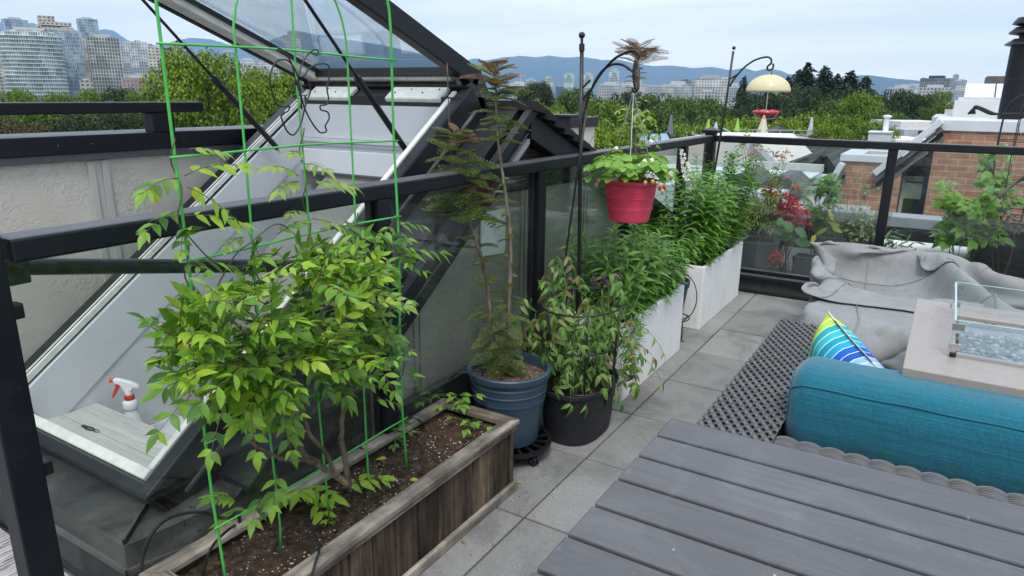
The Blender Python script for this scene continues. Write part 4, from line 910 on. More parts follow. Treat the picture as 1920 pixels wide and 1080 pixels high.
# ------------------------------------------------------------------ shepherd's hooks, hanging pot, feeder
HB = np.array([-1.31, 2.70, 0])
t = thing('shepherd_hook', 'tall black double shepherd hook pole with a ball top holding the red pot', 'plant hook', HB)
def h1(x, y, Y=2.70): return onY(x, y, Y)
MB().tube([HB, h1(1086,500), h1(1088,300), h1(1091,90)], .0085, 10).build('pole', M['black'], t, smooth='all')
MB().tube([h1(1091,96), h1(1091,82)], .0115, 12).build('collar', M['black'], t, smooth=40)
MB().tube([h1(1091,84), h1(1091,70)], .006, 8).build('neck', M['black'], t); MB().ball(h1(1091,66), .0135, 10).build('ball_finial', M['black'], t, smooth='all')
arm = MB().tube(spline([h1(1089,300), h1(1094,230), h1(1102,185), h1(1122,145), h1(1150,112,2.66), h1(1178,97,2.64), h1(1192,96,2.63), h1(1198,104,2.63), h1(1194,118,2.63), h1(1188,132,2.63), h1(1190,150,2.63)], 6), .0055, 8).build('hook_arm', M['black'], t, smooth='all')
MB().tube(spline([h1(1089,290), h1(1096,220), h1(1106,175), h1(1125,138), h1(1145,122), h1(1165,121), h1(1185,133), h1(1196,150), h1(1196,166), h1(1190,172), h1(1185,166)], 6), .0055, 8).build('hook_arm', M['black'], t, smooth='all')
MB().tube([h1(1092,165), h1(1107,150)], .0045, 6).build('brace', M['black'], t); MB().tube([h1(1092,188), h1(1106,168)], .0045, 6).build('brace', M['black'], t)
tag(MB().tube([onY(1100,205,2.68), onY(1082,330,2.66), onY(1062,470,2.62), onY(1052,560,2.6)], .0048, 8).build('leaning_rod', M['black'], smooth='all'), 'thin black rod leaning against the double hook pole', 'rod')
# twisted twig ornament on the hook
mb = MB()
for k in range(7):
    a = k*.9; pts = [h1(1193+7*math.sin(i*.55+a)*(.4+.6*math.sin(PI*i/16)), 112+i*3.5, 2.63+.018*math.cos(i*.55+a)) for i in range(17)]; mb.tube(pts, .0022, 5)
tag(mb.build('twig_twist', M['stembrown'], smooth='all'), 'dark twisted twig ornament hanging from the double hook', 'ornament')
KC = np.array([-1.10, 2.70, 0]); pt = onY(1179, 413, 2.70); KC[0] = pt[0]; kz = pt[2]-.0
t = thing('hanging_pot', 'coral red ribbed hanging pot on wires from the double hook', 'hanging pot', (KC[0], KC[1], kz))
MB().lathe([(.075,0),(.081,.004),(.086,.03),(.0905,.05),(.0925,.051),(.0925,.0535),(.0912,.0545),(.0915,.0575),(.0932,.0585),(.0932,.061),(.092,.062),(.0985,.098),(.1005,.099),(.1005,.102),(.0992,.103),(.102,.125),(.1035,.126),(.1035,.129),(.1025,.13),(.1045,.150),(.1125,.153),(.1145,.158),(.1145,.166),(.112,.169),(.106,.169),(.103,.160),(.1,.14)], (KC[0], KC[1], kz), 64).build('pot_body', M['red'], t, smooth=30)
MB().grid([[(KC[0]+r*math.cos(a), KC[1]+r*math.sin(a), kz+.15+random.uniform(-.003,.004)) for a in np.linspace(0, 2*PI, 26)] for r in np.linspace(.001, .102, 7)]).build('soil', plain('red brown soil', (.13,.04,.03), .95, 0, .4, 40), t, smooth='all')
topk = h1(1188, 172)
for a in (-1.25, .9, 3.0):
    e = np.array([KC[0]+.111*math.cos(a), KC[1]+.111*math.sin(a), kz+.155])
    MB().tube(np.linspace(e, topk, 5), .0016, 6).build('hanger_wire', M['chrome'], t)
p = Plant(); root = thing('strawberry_plant', 'strawberry plant with white flowers and hanging berries in the red hanging pot', 'plant', (KC[0], KC[1], kz+.15))
fl = MB(); bery = MB(); bery2 = MB()
for k in range(84):
    a = k*2.4; r = .095*math.sqrt(random.random()); b = np.array([KC[0]+r*.6*math.cos(a), KC[1]+r*.6*math.sin(a), kz+.15]); e = np.array([KC[0]+r*1.85*math.cos(a), KC[1]+r*1.85*math.sin(a), kz+.165+random.uniform(.02,.135)*(1.3-r*7.5)])
    p.stem(spline([b, (b+e)/2+np.array([0,0,.02]), e], 4), .0012)
    o_ = unit(np.array([math.cos(a), math.sin(a), .1]))
    for q in (-1.1, 0, 1.1):
        d = np.array([math.cos(a+q), math.sin(a+q), random.uniform(-.3,.2)]); p.L('leaf').leaves([e], [d], [np.array([0,0,1])+rv()[0]*.4+o_*.3], random.uniform(.032,.05), random.uniform(.028,.042), (.15,.8,1,.85,.25), .2, .3)
for (x, y, Y) in ((1220,265,2.66),(1208,302,2.6),(1201,310,2.6),(1155,278,2.65),(1195,320,2.6),(1222,300,2.6)):
    c = onY(x, y, Y); fl = MB(); fl.leaves(np.tile(c, (5,1)), [(math.cos(q), .2, math.sin(q)) for q in np.arange(5)*1.2566], np.tile((.3,-1,.4), (5,1)), .010, .010, OVAL); fl.ball(c, .003, 4); fl.build('white_flower', M['petalw'], root); p.stem([np.array([KC[0], KC[1], kz+.16]), (c+np.array([KC[0], KC[1], kz+.2]))/2+np.array([0,0,.03]), c], .0009)
for (x, y, Y, red) in ((1237,352,2.62,1),(1246,350,2.62,1),(1242,358,2.60,0),(1258,330,2.66,0),(1122,338,2.62,0),(1118,346,2.62,0),(1210,342,2.58,0),(1224,340,2.58,0),(1232,343,2.6,0)):
    c = onY(x, y, Y); (bery if red else bery2).lathe([(1e-6,-.013),(.004,-.010),(.0075,-.002),(.0075,.003),(.003,.007),(1e-6,.008)], c, 10); p.stem(spline([np.array([KC[0], KC[1], kz+.16]), np.array([c[0]*.9+KC[0]*.1, c[1]*.9+KC[1]*.1, kz+.185]), c+np.array([0,0,.006])], 5), .0009)
bery.build('ripe_berries', plain('ripe strawberry', (.55,.03,.02), .35, 0, .2, 200), root, smooth='all'); bery2.build('unripe_berries', plain('unripe strawberry', (.50,.32,.12), .45, 0, .25, 200), root, smooth='all')
p.build(root, M['straw'], m_leaf('strawberry stem', [(.14,.18,.05),(.20,.14,.07)]))
# sapling behind the red pot
cypress('bronze_sapling', 'bronze brown feathery topped sapling behind the double hook', [(1192,330),(1191,270),(1188,220),(1190,160),(1194,120),(1197,85)], [(.78,1.0,9,.75,.6,'bronze',.6),(.86,1.0,5,.8,.65,'bronze',.35),(.80,1.0,8,.5,.4,'bronze',.8),(.55,.78,12,.34,.3,'bronze',.2)], .0075, 3.0)
p = Plant(); root = thing('light_green_sapling', 'light yellow green leafy sapling between the double hook and the hanging pot', 'plant', onY(1195, 300, 3.05))
for k in range(70):
    x = random.gauss(1188, 22); y = random.uniform(185, 300); c = onY(x, y, 3.05+random.gauss(0,.05)); p.compound(c, rv()[0], (0,0,1), .05, 2, .03, .013, 'leaf', .3, OVATE)
for k in range(5): p.stem(spline([onY(1190,330,3.05), onY(1190+random.uniform(-10,10),260,3.05), onY(1190+random.uniform(-28,28),190,3.05)], 5), .002)
p.build(root, M['wistnew'], M['stembrown'])

def h2(x, y, Y=4.75): return onY(x, y, Y)
b2_ = h2(1318, 420)
t = thing('shepherd_hook', 'slim black leaning shepherd hook pole in the far white trough holding the feeder', 'plant hook', (b2_[0], 4.75, .3))
MB().tube([b2_, h2(1340,320), h2(1360,200), h2(1375,96)], .0075, 8).build('pole', M['black'], t, smooth='all')
MB().ball(h2(1376,90), .012, 8).build('ball_finial', M['black'], t, smooth='all')
MB().tube(spline([h2(1368,162), h2(1378,146), h2(1395,127), h2(1415,113), h2(1436,107), h2(1445,110), h2(1446,118), h2(1439,125), h2(1440,131), h2(1446,131), h2(1450,125), h2(1449,119)], 6), .006, 8).build('hook_arm', M['black'], t, smooth='all')
MB().tube([h2(1369,148), h2(1382,140)], .005, 6).build('brace', M['black'], t)
FC = h2(1440, 172); fz = FC[2]
t = thing('hummingbird_feeder', 'hummingbird feeder with cream dome baffle and red dish hanging from the slim hook', 'bird feeder', (FC[0], FC[1], fz-.14))
dm = [(.135*math.sin(a), .105*math.cos(a)) for a in np.linspace(PI/2, .02, 16)]
MB().lathe(dm+[(r*.97, z-.003) for r, z in reversed(dm)], (FC[0], FC[1], fz), 48).build('dome', (lambda t_: t_.done(t_.n('ShaderNodeMixShader', {0: .45, 1: t_.bsdf((.80,.74,.52), .3), 2: t_.n('ShaderNodeBsdfTranslucent', {0: (.9,.84,.6)}).outputs[0]}).outputs[0]))(NT('cream translucent plastic')), t, smooth='all')
MB().tube([(FC[0], FC[1], fz+.135), (FC[0], FC[1], fz-.11)], .0022, 6).build('hanger_rod', M['chrome'], t)
MB().tube([(FC[0]+.008*math.cos(a), FC[1], fz+.125+.015*math.sin(a)) for a in np.linspace(0, 6.2, 14)], .0018, 5).build('hook_loop', M['chrome'], t)
MB().lathe([(.001,.022),(.03,.024),(.078,.018),(.082,.010),(.080,.003),(.070,0),(.001,0)], (FC[0], FC[1], fz-.135), 40).build('red_lid', plain('red plastic', (.62,.018,.03), .3, 0, .05), t, smooth=40)
for k in range(6): a = k*PI/3; MB().lathe([(.008,.019),(.008,.025),(.004,.026)], (FC[0]+.058*math.cos(a), FC[1]+.058*math.sin(a), fz-.135), 10).build('port', plain('red port', (.62,.03,.04), .3), t)
MB().lathe([(.072,-.001),(.066,-.018),(.045,-.032),(.001,-.036)], (FC[0], FC[1], fz-.135), 40).build('clear_bowl', m_glass('clear nectar bowl', (.95,.72,.72), .02, .06), t, smooth='all')

# ------------------------------------------------------------------ slatted table
t = thing('slatted_table', 'grey slatted outdoor table filling the lower right foreground', 'table', (.4, .85, 0))
mb = MB(); y = 1.397; TXL = -.437
while y > .2:
    mb.box(TXL+random.uniform(-.001,.001), 1.7, y-.0935, y, .638, .66); y -= .1025
tm = NT('grey slat paint'); v = tm.co(); vx = tm.co(scale=(1.5,40,1))
base = tm.ramp(tm.noise(vx, 3, 5, .6), [(.3,(.060,.061,.067)),(.7,(.084,.085,.092))])
sm_ = tm.ramp(tm.noise(v, 4.5, 9, .75, 1.2), [(.48,g3(0)),(.70,g3(1))]); base = tm.mix(tm.math('MULTIPLY', sm_, .22), base, (.25,.255,.265))
base = tm.mix(1, base, tm.ramp(tm.rnd(), [(0,g3(.88)),(1,g3(1.1))]), 'MULTIPLY'); vo = tm.n('ShaderNodeTexVoronoi', {'Vector': v, 'Scale': 42}); sp = tm.math('MULTIPLY', tm.ramp(vo.outputs['Color'], [(.86,g3(0)),(.88,g3(1))]), tm.ramp(vo.outputs['Distance'], [(.05,g3(1)),(.13,g3(0))]))
base = tm.mix(tm.math('MULTIPLY', sp, .6), base, (.5,.5,.5))
sc = tm.ramp(tm.noise(tm.co(scale=(26,4,1), rot=(0,0,.35)), 6, 2, .4), [(.74,g3(0)),(.8,g3(1))]); base = tm.mix(tm.math('MULTIPLY', sc, .3), base, (.4,.4,.41))
vs_ = tm.n('ShaderNodeTexVoronoi', {'Vector': v, 'Scale': 5.0}); spot = tm.math('MULTIPLY', tm.ramp(vs_.outputs['Color'], [(.8,g3(0)),(.82,g3(1))]), tm.ramp(vs_.outputs['Distance'], [(.06,g3(1)),(.10,g3(0))]))
base = tm.mix(tm.math('MULTIPLY', spot, .5), base, (.05,.052,.055))
mb.build('tabletop', tm.done(tm.bsdf(base, tm.ramp(sm_, [(0,g3(.42)),(1,g3(.62))]), 0, tm.bump(tm.noise(vx, 30, 3), .12, .002))), t, bevel=.0035)
for k_ in range(4): MB().box(TXL+.10+k_*.55, TXL+.14+k_*.55, .25, 1.36, .59, .637).build('cross_beam', M['black'], t, bevel=.003)
MB().box(TXL+.06, 1.6, .26, 1.34, .55, .56).build('under_tray', M['black'], t)
for x, y in ((TXL+.07, 1.28), (1.5, 1.28), (TXL+.07, .28)): MB().box(x, x+.06, y, y+.06, 0, .585).build('leg', M['rail'], t, bevel=.004)

# ------------------------------------------------------------------ wicker sofa
WZ = .40; t = thing('wicker_sofa', 'grey black wicker sofa base with flat woven side beside the paved walkway', 'sofa', (.2, 2.5, 0))
wk = NT('grey wicker strand'); WICK = wk.done(wk.bsdf(wk.ramp(wk.rnd(), [(0,(.055,.055,.06)),(.5,(.09,.09,.096)),(1,(.13,.13,.135))]), .45, 0, None, .5))
wx0, wx1, wy0, wy1 = -.525, -.305, 1.3, 3.15
MB().box(wx0+.006, wx1-.006, wy0, wy1, .05, WZ-.008).build('side_frame', M['black'], t)
mb = MB(); yy = wy0+.008; r = 0; nx = 90; xs = np.linspace(wx0, wx1, nx); PX_ = .0158
while yy < wy1:
    ph = (xs-wx0)/PX_*PI+r % 2*PI; lift = .0042*np.sin(ph); sl = .0040*np.sin(ph+PI/2)
    for k in (-1.5, -.5, .5, 1.5):                       # four strands lie side by side in each band
        c = np.stack([xs, yy+sl+k*.0061, WZ-.003+lift-.0006*abs(k)], 1); a = np.array([0, .0028, 0]); b = np.array([0, 0, .0018])
        mb.grid(np.stack([c-a-b*.5, c-a*.6+b, c+a*.6+b, c+a-b*.5], 1))
    yy += .0262; r += 1
mb.build('woven_side', WICK, t, smooth='all')
mb = MB()
for k in range(int((wx1-wx0)/PX_)+1):
    x = wx0+(k+.5)*PX_; mb.box(x-.0028, x+.0028, wy0, wy1, WZ-.0085, WZ-.0050)
tag(mb.build('warp_cords', M['black'], t))
# curled strand ends at the far corner
mb = MB()
for k in range(7): mb.tube(spline([(wx0+.004+k*.012, wy1-.02, WZ), (wx0+.002+k*.012, wy1+.012, WZ+.002), (wx0-.002+k*.012, wy1+.028, WZ-.012), (wx0-.004+k*.012, wy1+.03, WZ-.04)], 4), .0028, 6)
mb.build('strand_ends', WICK, t, smooth='all')
# ribbed front arm: bundles of strands bulging between stakes
mb = MB(); ax0, ax1 = wx1+.0, 1.7; nx = 560; xs = np.linspace(ax0, ax1, nx)
prof = [(1.86+i*.0092, WZ-.001) for i in range(13)]+[(1.978+.006*math.sin(a), WZ-.008+.007*math.cos(a)-.0) for a in (.7,1.5)]+[(1.985, WZ-.02-.0092*i) for i in range(8)]
for k, (py, pz) in enumerate(prof):
    bul = np.abs(np.sin((xs-ax0)/.062*PI))**.6*.0105
    nyv, nzv = (0, 1) if k < 13 else ((.7, .7) if k < 15 else (1, 0))
    c = np.stack([xs, py+bul*nyv, pz-.009+bul*nzv], 1); mb.tube(c, .0026, 6)
mb.build('ribbed_arm', WICK, t, smooth='all')
MB().box(ax0, ax1, 1.80, 1.974, .05, WZ-.016).build('arm_frame', M['black'], t)
MB().box(ax0, 1.7, 1.99, 2.7, .05, .27).build('seat_base', M['black'], t)
# bolster cushion
fb = NT('teal woven fabric'); v = fb.co(scale=(1.2,70,70)); n1 = fb.noise(v, 3, 4, .6); n2 = fb.noise(fb.co(scale=(260,260,260)), 1, 2)
c = fb.ramp(n1, [(.25,(.005,.082,.12)),(.5,(.008,.115,.165)),(.75,(.014,.15,.21))]); c = fb.mix(1, c, fb.ramp(n2, [(.3,g3(.8)),(.7,g3(1.15))]), 'MULTIPLY')
fl_ = fb.noise(fb.co(), 2.2, 4, .6)
TEAL = fb.done(fb.bsdf(c, .85, 0, fb.bump(fb.math('ADD', fb.math('ADD', n1, fb.math('MULTIPLY', n2, .4)), fb.math('MULTIPLY', fb.noise(fb.co(scale=(14,3,5), rot=(0,0,.25)), 1.6, 3, .55, .8), 4.0)), .4, .0045), .2, Sheen_Weight=.25))
t = thing('bolster_cushion', 'long plump teal blue cushion lying along the wicker sofa', 'cushion', (.4, 2.15, .28))
nu, nv_ = 90, 48; G_ = []; bx0, bx1 = -.298, 1.35; hy, hzz = .128, .146; cyb, czb = 2.192, .428
us = np.concatenate([np.linspace(0, .07, 14), np.linspace(.075, .93, 62), np.linspace(.935, 1, 14)])
def bolx(u): return bx0+(bx1-bx0)*u
def bol(u, a, off=0):
    x = bolx(u); e = min(x-bx0, bx1-x)/.06; k = (1-(1-min(1, max(0, e)))**2.6)**.5 if e < 1 else 1
    k = .42+.58*k; sag = .002*math.sin(x*9)+.0015*math.sin(x*23+1)+.0025*math.sin(x*4.1+.6)
    ca, sa = math.cos(a), math.sin(a); q = (abs(ca)**3.0+abs(sa)**3.0)**(-1/3.0)
    y = cyb+(hy*k+off+sag*.5)*ca*q; z = czb+(hzz*k+off+sag*.6)*sa*q
    x += (-.016 if e < 1 and x < 0 else 0)*(1-abs(ca*.5))*(1-min(1, max(0, e)))
    return (x, y, z+.0012*math.sin(x*31+a*3)*max(0, -math.cos(a)))
for u in us: G_.append([bol(u, a) for a in np.linspace(0, 2*PI, nv_)])
mb = MB().grid(G_); mb.add(G_[0][:-1], [tuple(range(nv_-1))]); mb.add(G_[-1][:-1], [tuple(range(nv_-2, -1, -1))])
mb.build('cushion_body', TEAL, t, smooth='all')
for a in (2.47, ):
    MB().tube([bol(u, a, .0015) for u in us], .0028, 6).build('piping', TEAL, t, smooth='all')
MB().tube([bol(.003, a, .001) for a in np.linspace(0, 2*PI, 48)[:-1]], .0028, 6, True).build('piping', TEAL, t, smooth='all')
# striped pillow
t_ = NT('striped cotton'); uv = t_.n('ShaderNodeTexCoord').outputs['UV']; sx = t_.n('ShaderNodeSeparateXYZ', {0: uv}).outputs[0]
wob = t_.math('ADD', sx, t_.math('MULTIPLY', t_.math('SUBTRACT', t_.noise(uv, 2.2, 2), .5), .05))
cols = [(.45,.60,.06),(.40,.60,.05),(.03,.33,.36),(.04,.42,.48),(.012,.30,.40),(.02,.33,.55),(.012,.11,.50),(.015,.08,.42),(.26,.42,.75),(.32,.50,.78),(.48,.65,.05),(.35,.55,.04),(.55,.68,.10),(.03,.38,.45),(.02,.2,.5)]
st = t_.ramp(wob, [(i*.066, c_) for i, c_ in enumerate(cols)], 'CONSTANT')
fr_ = t_.math('FRACT', t_.math('MULTIPLY', wob, 15.15)); ln = t_.ramp(fr_, [(.0,g3(1)),(.07,g3(1)),(.10,g3(0))]); ln2 = t_.ramp(t_.math('FRACT', t_.math('MULTIPLY', wob, 30.3)), [(.0,g3(1)),(.05,g3(1)),(.08,g3(0))])
c = t_.mix(ln2, st, (.02,.16,.25)); c = t_.mix(ln, c, (.72,.80,.70)); 
wv = t_.noise(t_.co(scale=(500,500,500)), 1, 2)
PM = t_.done(t_.bsdf(c, .85, 0, t_.bump(wv, .2, .001), .2))
A_ = np.array([-.285, 2.655, .600]); E1 = np.array([.30, -.36, -.13]); E1n = unit(E1); S1 = .47
E2 = unit(np.array([-.10, .12, -1.0])+np.array([.10,-.02,0])*0); E2 = unit(E2-E1n*(E2@E1n)); NN = unit(np.cross(E1n, E2))
if NN[1] > 0: NN = -NN
n = 26; G1, G2, UV = [], [], []
for i in range(n+1):
    r1, r2 = [], []
    for j in range(n+1):
        u, v_ = i/n, j/n; a, b = 2*u-1, 2*v_-1; pin = .06*(b*b*a*(1-.0)-0)+0
        uu = u-.035*a*(1-b*b)*1.0; vv_ = v_-.035*b*(1-a*a)
        th_ = .085*((1-a**4)*(1-b**4))**.55*(1+.06*math.sin(7*u+3*v_)+.05*math.sin(11*v_-4*u))
        p0 = A_+E1n*uu*S1+E2*vv_*S1*.72
        r1.append(p0+NN*(th_+.001)); r2.append(p0-NN*(th_+.001))
    G1.append(r1); G2.append(r2)
t = thing('striped_pillow', 'blue, teal and lime striped pillow with a zip leaning behind the teal cushion', 'pillow', A_+E2*S1*.72)
mb = MB().grid(G1); o2 = mb.n; mb.grid(G2)
uvv = []
for f in mb.f:
    for i_ in f: k = i_ % ((n+1)*(n+1)); uvv.append((k//(n+1)/n, k % (n+1)/n))
mb.uv = uvv; mb.build('pillow_body', PM, t, smooth='all')
edge = [G1[i][0] for i in range(n+1)]
MB().tube([np.array(e)+E2*-.003 for e in edge], .0032, 7).build('zip', plain('pale zip tape', (.55,.58,.42), .6), t, smooth='all')
MB().tube([np.array(e)+E2*-.006+NN*.004 for e in edge[3:17]], .002, 5).build('zip_teeth', plain('dark zip teeth', (.05,.06,.06), .4), t, smooth='all')
MB().tube([np.array(G1[0][j])-E1n*.001 for j in range(n+1)], .003, 6).build('piping', plain('lime piping', (.5,.58,.12), .8), t, smooth='all')

# ------------------------------------------------------------------ grey furniture covers: cloth relaxed over the seats below
def cloth(x0, x1, y0, y1, z0, h, sp=.026, steps=150, its=9, over=1.04, seed=1, pins=None):
    r = np.random.default_rng(seed); nx, ny = int((x1-x0)/sp)+1, int((y1-y0)/sp)+1
    X, Y = np.meshgrid(np.linspace(x0, x1, nx), np.linspace(y0, y1, ny), indexing='ij')
    Z = np.full(X.shape, z0)
    for k in range(10):
        f = r.uniform(2, 14, 2); Z = Z+.012*np.sin(X*f[0]+Y*f[1]*r.choice([-1,1])+r.uniform(0,6))
    P = np.stack([X, Y, Z], 2); Q = P.copy(); rx = (x1-x0)/(nx-1)*over; ryy = (y1-y0)/(ny-1)*over; dg = math.hypot(rx, ryy)
    def sol(a, b, rest, k=1.0, pushonly=False):
        d = P[b]-P[a]; l = np.sqrt((d*d).sum(2))[..., None]+1e-9; c = d*((l-rest)/l*.5*k); P[a] += c; P[b] -= c
    S_ = slice
    for st_ in range(steps):
        V = (P-Q)*.94; Q = P.copy(); P = P+V; P[..., 2] -= .0022
        for k in range(its):
            for o_ in (0, 1):
                m = (nx-o_)//2*2+o_; sol((S_(o_, m, 2),), (S_(o_+1, m+1 if o_+1 < m else m, 2),), rx) if (nx-o_)//2 else None
                m = (ny-o_)//2*2+o_; sol((S_(None), S_(o_, m, 2)), (S_(None), S_(o_+1, m+1, 2)), ryy)
            sol((S_(0,-1,2), S_(0,-1)), (S_(1,None,2) if nx % 2 == 0 else S_(1,None,2), S_(1,None)), dg, .5) if nx % 2 == 0 else sol((S_(0,nx-1,2), S_(0,-1)), (S_(1,None,2), S_(1,None)), dg, .5)
            if nx % 2 == 0: sol((S_(1,None,2), S_(0,-1)), (S_(0,-1,2), S_(1,None)), dg, .5)
            else: sol((S_(1,None,2), S_(0,-1)), (S_(0,nx-1,2), S_(1,None)), dg, .5)
            sol((S_(0,-3),), (S_(3,None),), rx*3, .10); sol((S_(None), S_(0,-3)), (S_(None), S_(3,None)), ryy*3, .10)
            H_ = h(P[..., 0], P[..., 1])+.006; low = P[..., 2] < H_; P[..., 2] = np.where(low, H_, P[..., 2])
        Q[..., 0] = np.where(low, P[..., 0]-(P[..., 0]-Q[..., 0])*.5, Q[..., 0]); Q[..., 1] = np.where(low, P[..., 1]-(P[..., 1]-Q[..., 1])*.5, Q[..., 1])
        Q[..., 2] = np.where(low, P[..., 2], Q[..., 2])
    return P
def sbx(x, y, x0, x1, y0, y1, z, s=.035):
    d = np.maximum(np.maximum(x0-x, x-x1), np.maximum(y0-y, y-y1)); return z*np.clip(1-(d/s), 0, 1)**.6
def low_h(x, y):
    return np.maximum(np.maximum(sbx(x, y, -.44, 1.5, 3.26, 3.80, .40, .07), sbx(x, y, -.42, 1.5, 3.13, 3.8, .22, .06)), .012)
cf = NT('grey cover canvas'); v = cf.co(); dirt = cf.ramp(cf.noise(v, 3.5, 7, .68, .5), [(.38,g3(0)),(.7,g3(1))])
c = cf.mix(cf.math('MULTIPLY', dirt, .55), (.235,.245,.25), (.15,.148,.142)); c = cf.mix(1, c, cf.ramp(cf.noise(v, 26, 5, .7), [(.3,g3(.88)),(.7,g3(1.08))]), 'MULTIPLY')
CANVAS = cf.done(cf.bsdf(c, .62, 0, cf.bump(cf.math('ADD', cf.noise(v, 300, 2), cf.math('MULTIPLY', cf.math('ABSOLUTE', cf.math('SUBTRACT', cf.noise(v, 7, 5, .55, 1.1), .5)), 9.0)), .22, .005), .35))
def cover(name, label, P, cols_, rows_):
    o = MB().grid(P).build(name, CANVAS, None, smooth='all', sub=1); s_ = o.modifiers.new('thick', 'SOLIDIFY'); s_.thickness = .004; s_.offset = 1
    tag(o, label, 'furniture cover'); sm_ = []
    for i in cols_: MB().tube(P[i]+np.array([0,0,.005]), .0026, 5).build('seam', CANVAS, o, smooth='all')
    for j in rows_: MB().tube(P[:, j]+np.array([0,0,.005]), .0026, 5).build('seam', CANVAS, o, smooth='all')
    return o
P1 = cloth(-.60, 1.45, 2.80, 4.0, .47, low_h, .027, 130, 8, 1.0, 3)
cover('seat_cover', 'lower grey canvas cover pulled tight over the low seat beside the fire table', P1, [12], [10])
def rdg(x, y, ax, ay, bx_, by_, za, zb_, wd):
    dx_, dy_ = bx_-ax, by_-ay; tt = np.clip(((x-ax)*dx_+(y-ay)*dy_)/(dx_*dx_+dy_*dy_), 0, 1); dd = np.hypot(x-ax-dx_*tt, y-ay-dy_*tt)
    return (za+(zb_-za)*tt)*np.clip(1-dd/wd, 0, 1)**.30*(dd < wd)
def up_h(x, y):                                      # folded seat parts under the cover: ridges with hollows between them
    z = np.maximum(sbx(x, y, -.64, 1.0, 3.90, 4.66, .27, .08), .012)
    for r_ in ((-.66,4.62,-.20,4.70,.47,.48,.10), (-.20,4.70,.40,4.60,.48,.46,.10), (-.64,4.62,-.50,4.05,.46,.47,.10), (-.50,4.05,-.24,3.66,.46,.45,.10), (.05,4.70,.30,3.70,.50,.49,.10),
               (.30,3.70,1.0,3.62,.47,.45,.10), (.40,4.62,1.3,4.45,.45,.44,.10), (-.24,3.66,-.05,3.62,.44,.43,.08)): z = np.maximum(z, rdg(x, y, *r_))
    return np.maximum(z, low_h(x, y)+.012)
P2 = cloth(-.80, 1.5, 3.44, 4.96, .56, up_h, .027, 150, 9, 1.035, 8)
for k_ in range(2):
    Q2 = P2.copy(); Q2[1:-1, 1:-1] = P2[1:-1, 1:-1]*.5+(P2[2:, 1:-1]+P2[:-2, 1:-1]+P2[1:-1, 2:]+P2[1:-1, :-2])*.125; P2 = Q2
cover('furniture_cover', 'upper crumpled grey canvas cover lying in loose folds across the covered seats', P2, [14, 40], [12, 40])

# ------------------------------------------------------------------ fire table
t = thing('fire_table', 'taupe topped fire table with a glass wind guard at the right edge', 'fire table', (.5, 2.63, 0))
fx0, fx1, fy0, fy1 = -.02, 1.25, 2.20, 3.055; gx0, gx1, gy0, gy1 = .09, 1.05, 2.376, 2.905
tp = plain('taupe tabletop', (.27,.235,.213), .3, 0, .035, 5, .04, 60)
mb = MB()
V = [(fx0,fy0),(fx1,fy0),(fx1,fy1),(fx0,fy1)]; W_ = [(gx0+.02,gy0+.02),(gx1-.02,gy0+.02),(gx1-.02,gy1-.02),(gx0+.02,gy1-.02)]
vs = [(*p_, .60) for p_ in V]+[(*p_, .60) for p_ in W_]+[(*p_, .565) for p_ in V]+[(*p_, .565) for p_ in W_]
fs = []
for k in range(4):
    l = (k+1) % 4; fs += [(k,l,4+l,4+k), (k,8+k,8+l,l), (4+k,4+l,12+l,12+k), (8+k,12+k,12+l,8+l)]
mb.add(vs, fs).build('tabletop', tp, t, bevel=.003)
MB().box(fx0+.06, fx1-.06, fy0+.06, fy1-.06, .0, .50).build('base_cabinet', plain('dark taupe base', (.10,.09,.085), .6), t, bevel=.004)
MB().box(gx0+.0, gx1, gy0, gy1, .501, .515).build('burner_pan', M['black'], t)
mb = MB(); mg = np.random.default_rng(5)
for k in range(2300):
    c = np.array([mg.uniform(gx0+.03, gx1-.03), mg.uniform(gy0+.03, gy1-.03), .525+mg.uniform(0,.028)]); r = mg.uniform(.006,.0105)
    mb.lathe([(1e-6,-r*.7),(r,-.2*r),(r*.8,r*.4),(1e-6,r*.65)], c, 6, mg.uniform(.7,1.3), mg.uniform(.7,1.3))
fg = NT('fire glass'); gl = fg.bsdf(fg.ramp(fg.rnd(), [(0,(.07,.085,.08)),(.5,(.20,.225,.215)),(1,(.60,.63,.61))]), .06, 0, None, .8)
tag(mb.build('fire_glass', fg.done(gl), t), kind='stuff')
MB().box(gx0+.03, gx1-.03, gy0+.05, gy1-.03, .588, .593).build('burner_lid', m_glass('burner lid glass', (.90,.92,.92), .0, .01), t)
mb = MB(); gh = .715; gt = .006
def pane(x0, x1, y0, y1, nm):
    o = MB().box(x0, x1, y0, y1, .612, gh).build('guard_panel', M['clearglass'], t)
    e = MB(); 
    e.box(x0, x1, y0, y1, gh, gh+.0012)
    e.build('polished_edge', M['glassedge'], o)
pane(gx0, gx0+gt, gy0, gy1, ''); pane(gx1-gt, gx1, gy0, gy1, ''); pane(gx0+gt+.001, gx1-gt-.001, gy0, gy0+gt, ''); pane(gx0+gt+.001, gx1-gt-.001, gy1-gt, gy1, '')
for x, sx_ in ((gx0, 1), (gx1, -1)):
    for y, sy_ in ((gy0, 1), (gy1, -1)):
        for z in (.685, .622):
            mb = MB(); a = np.array([x-sx_*.003, y-sy_*.003]); 
            mb.box(min(a[0], a[0]+sx_*.032), max(a[0], a[0]+sx_*.032), min(a[1], a[1]+sy_*.0025), max(a[1], a[1]+sy_*.0025), z, z+.022)
            mb.box(min(a[0], a[0]+sx_*.0025), max(a[0], a[0]+sx_*.0025), min(a[1]+sy_*.003, a[1]+sy_*.032), max(a[1]+sy_*.003, a[1]+sy_*.032), z, z+.022)
            mb.build('corner_clip', M['chrome'], t, bevel=.0008)
        MB().lathe([(.009,0),(.009,.013),(.006,.0135)], (x+sx_*.012, y+sy_*.006, .6005), 14).build('rubber_foot', M['black'], t)
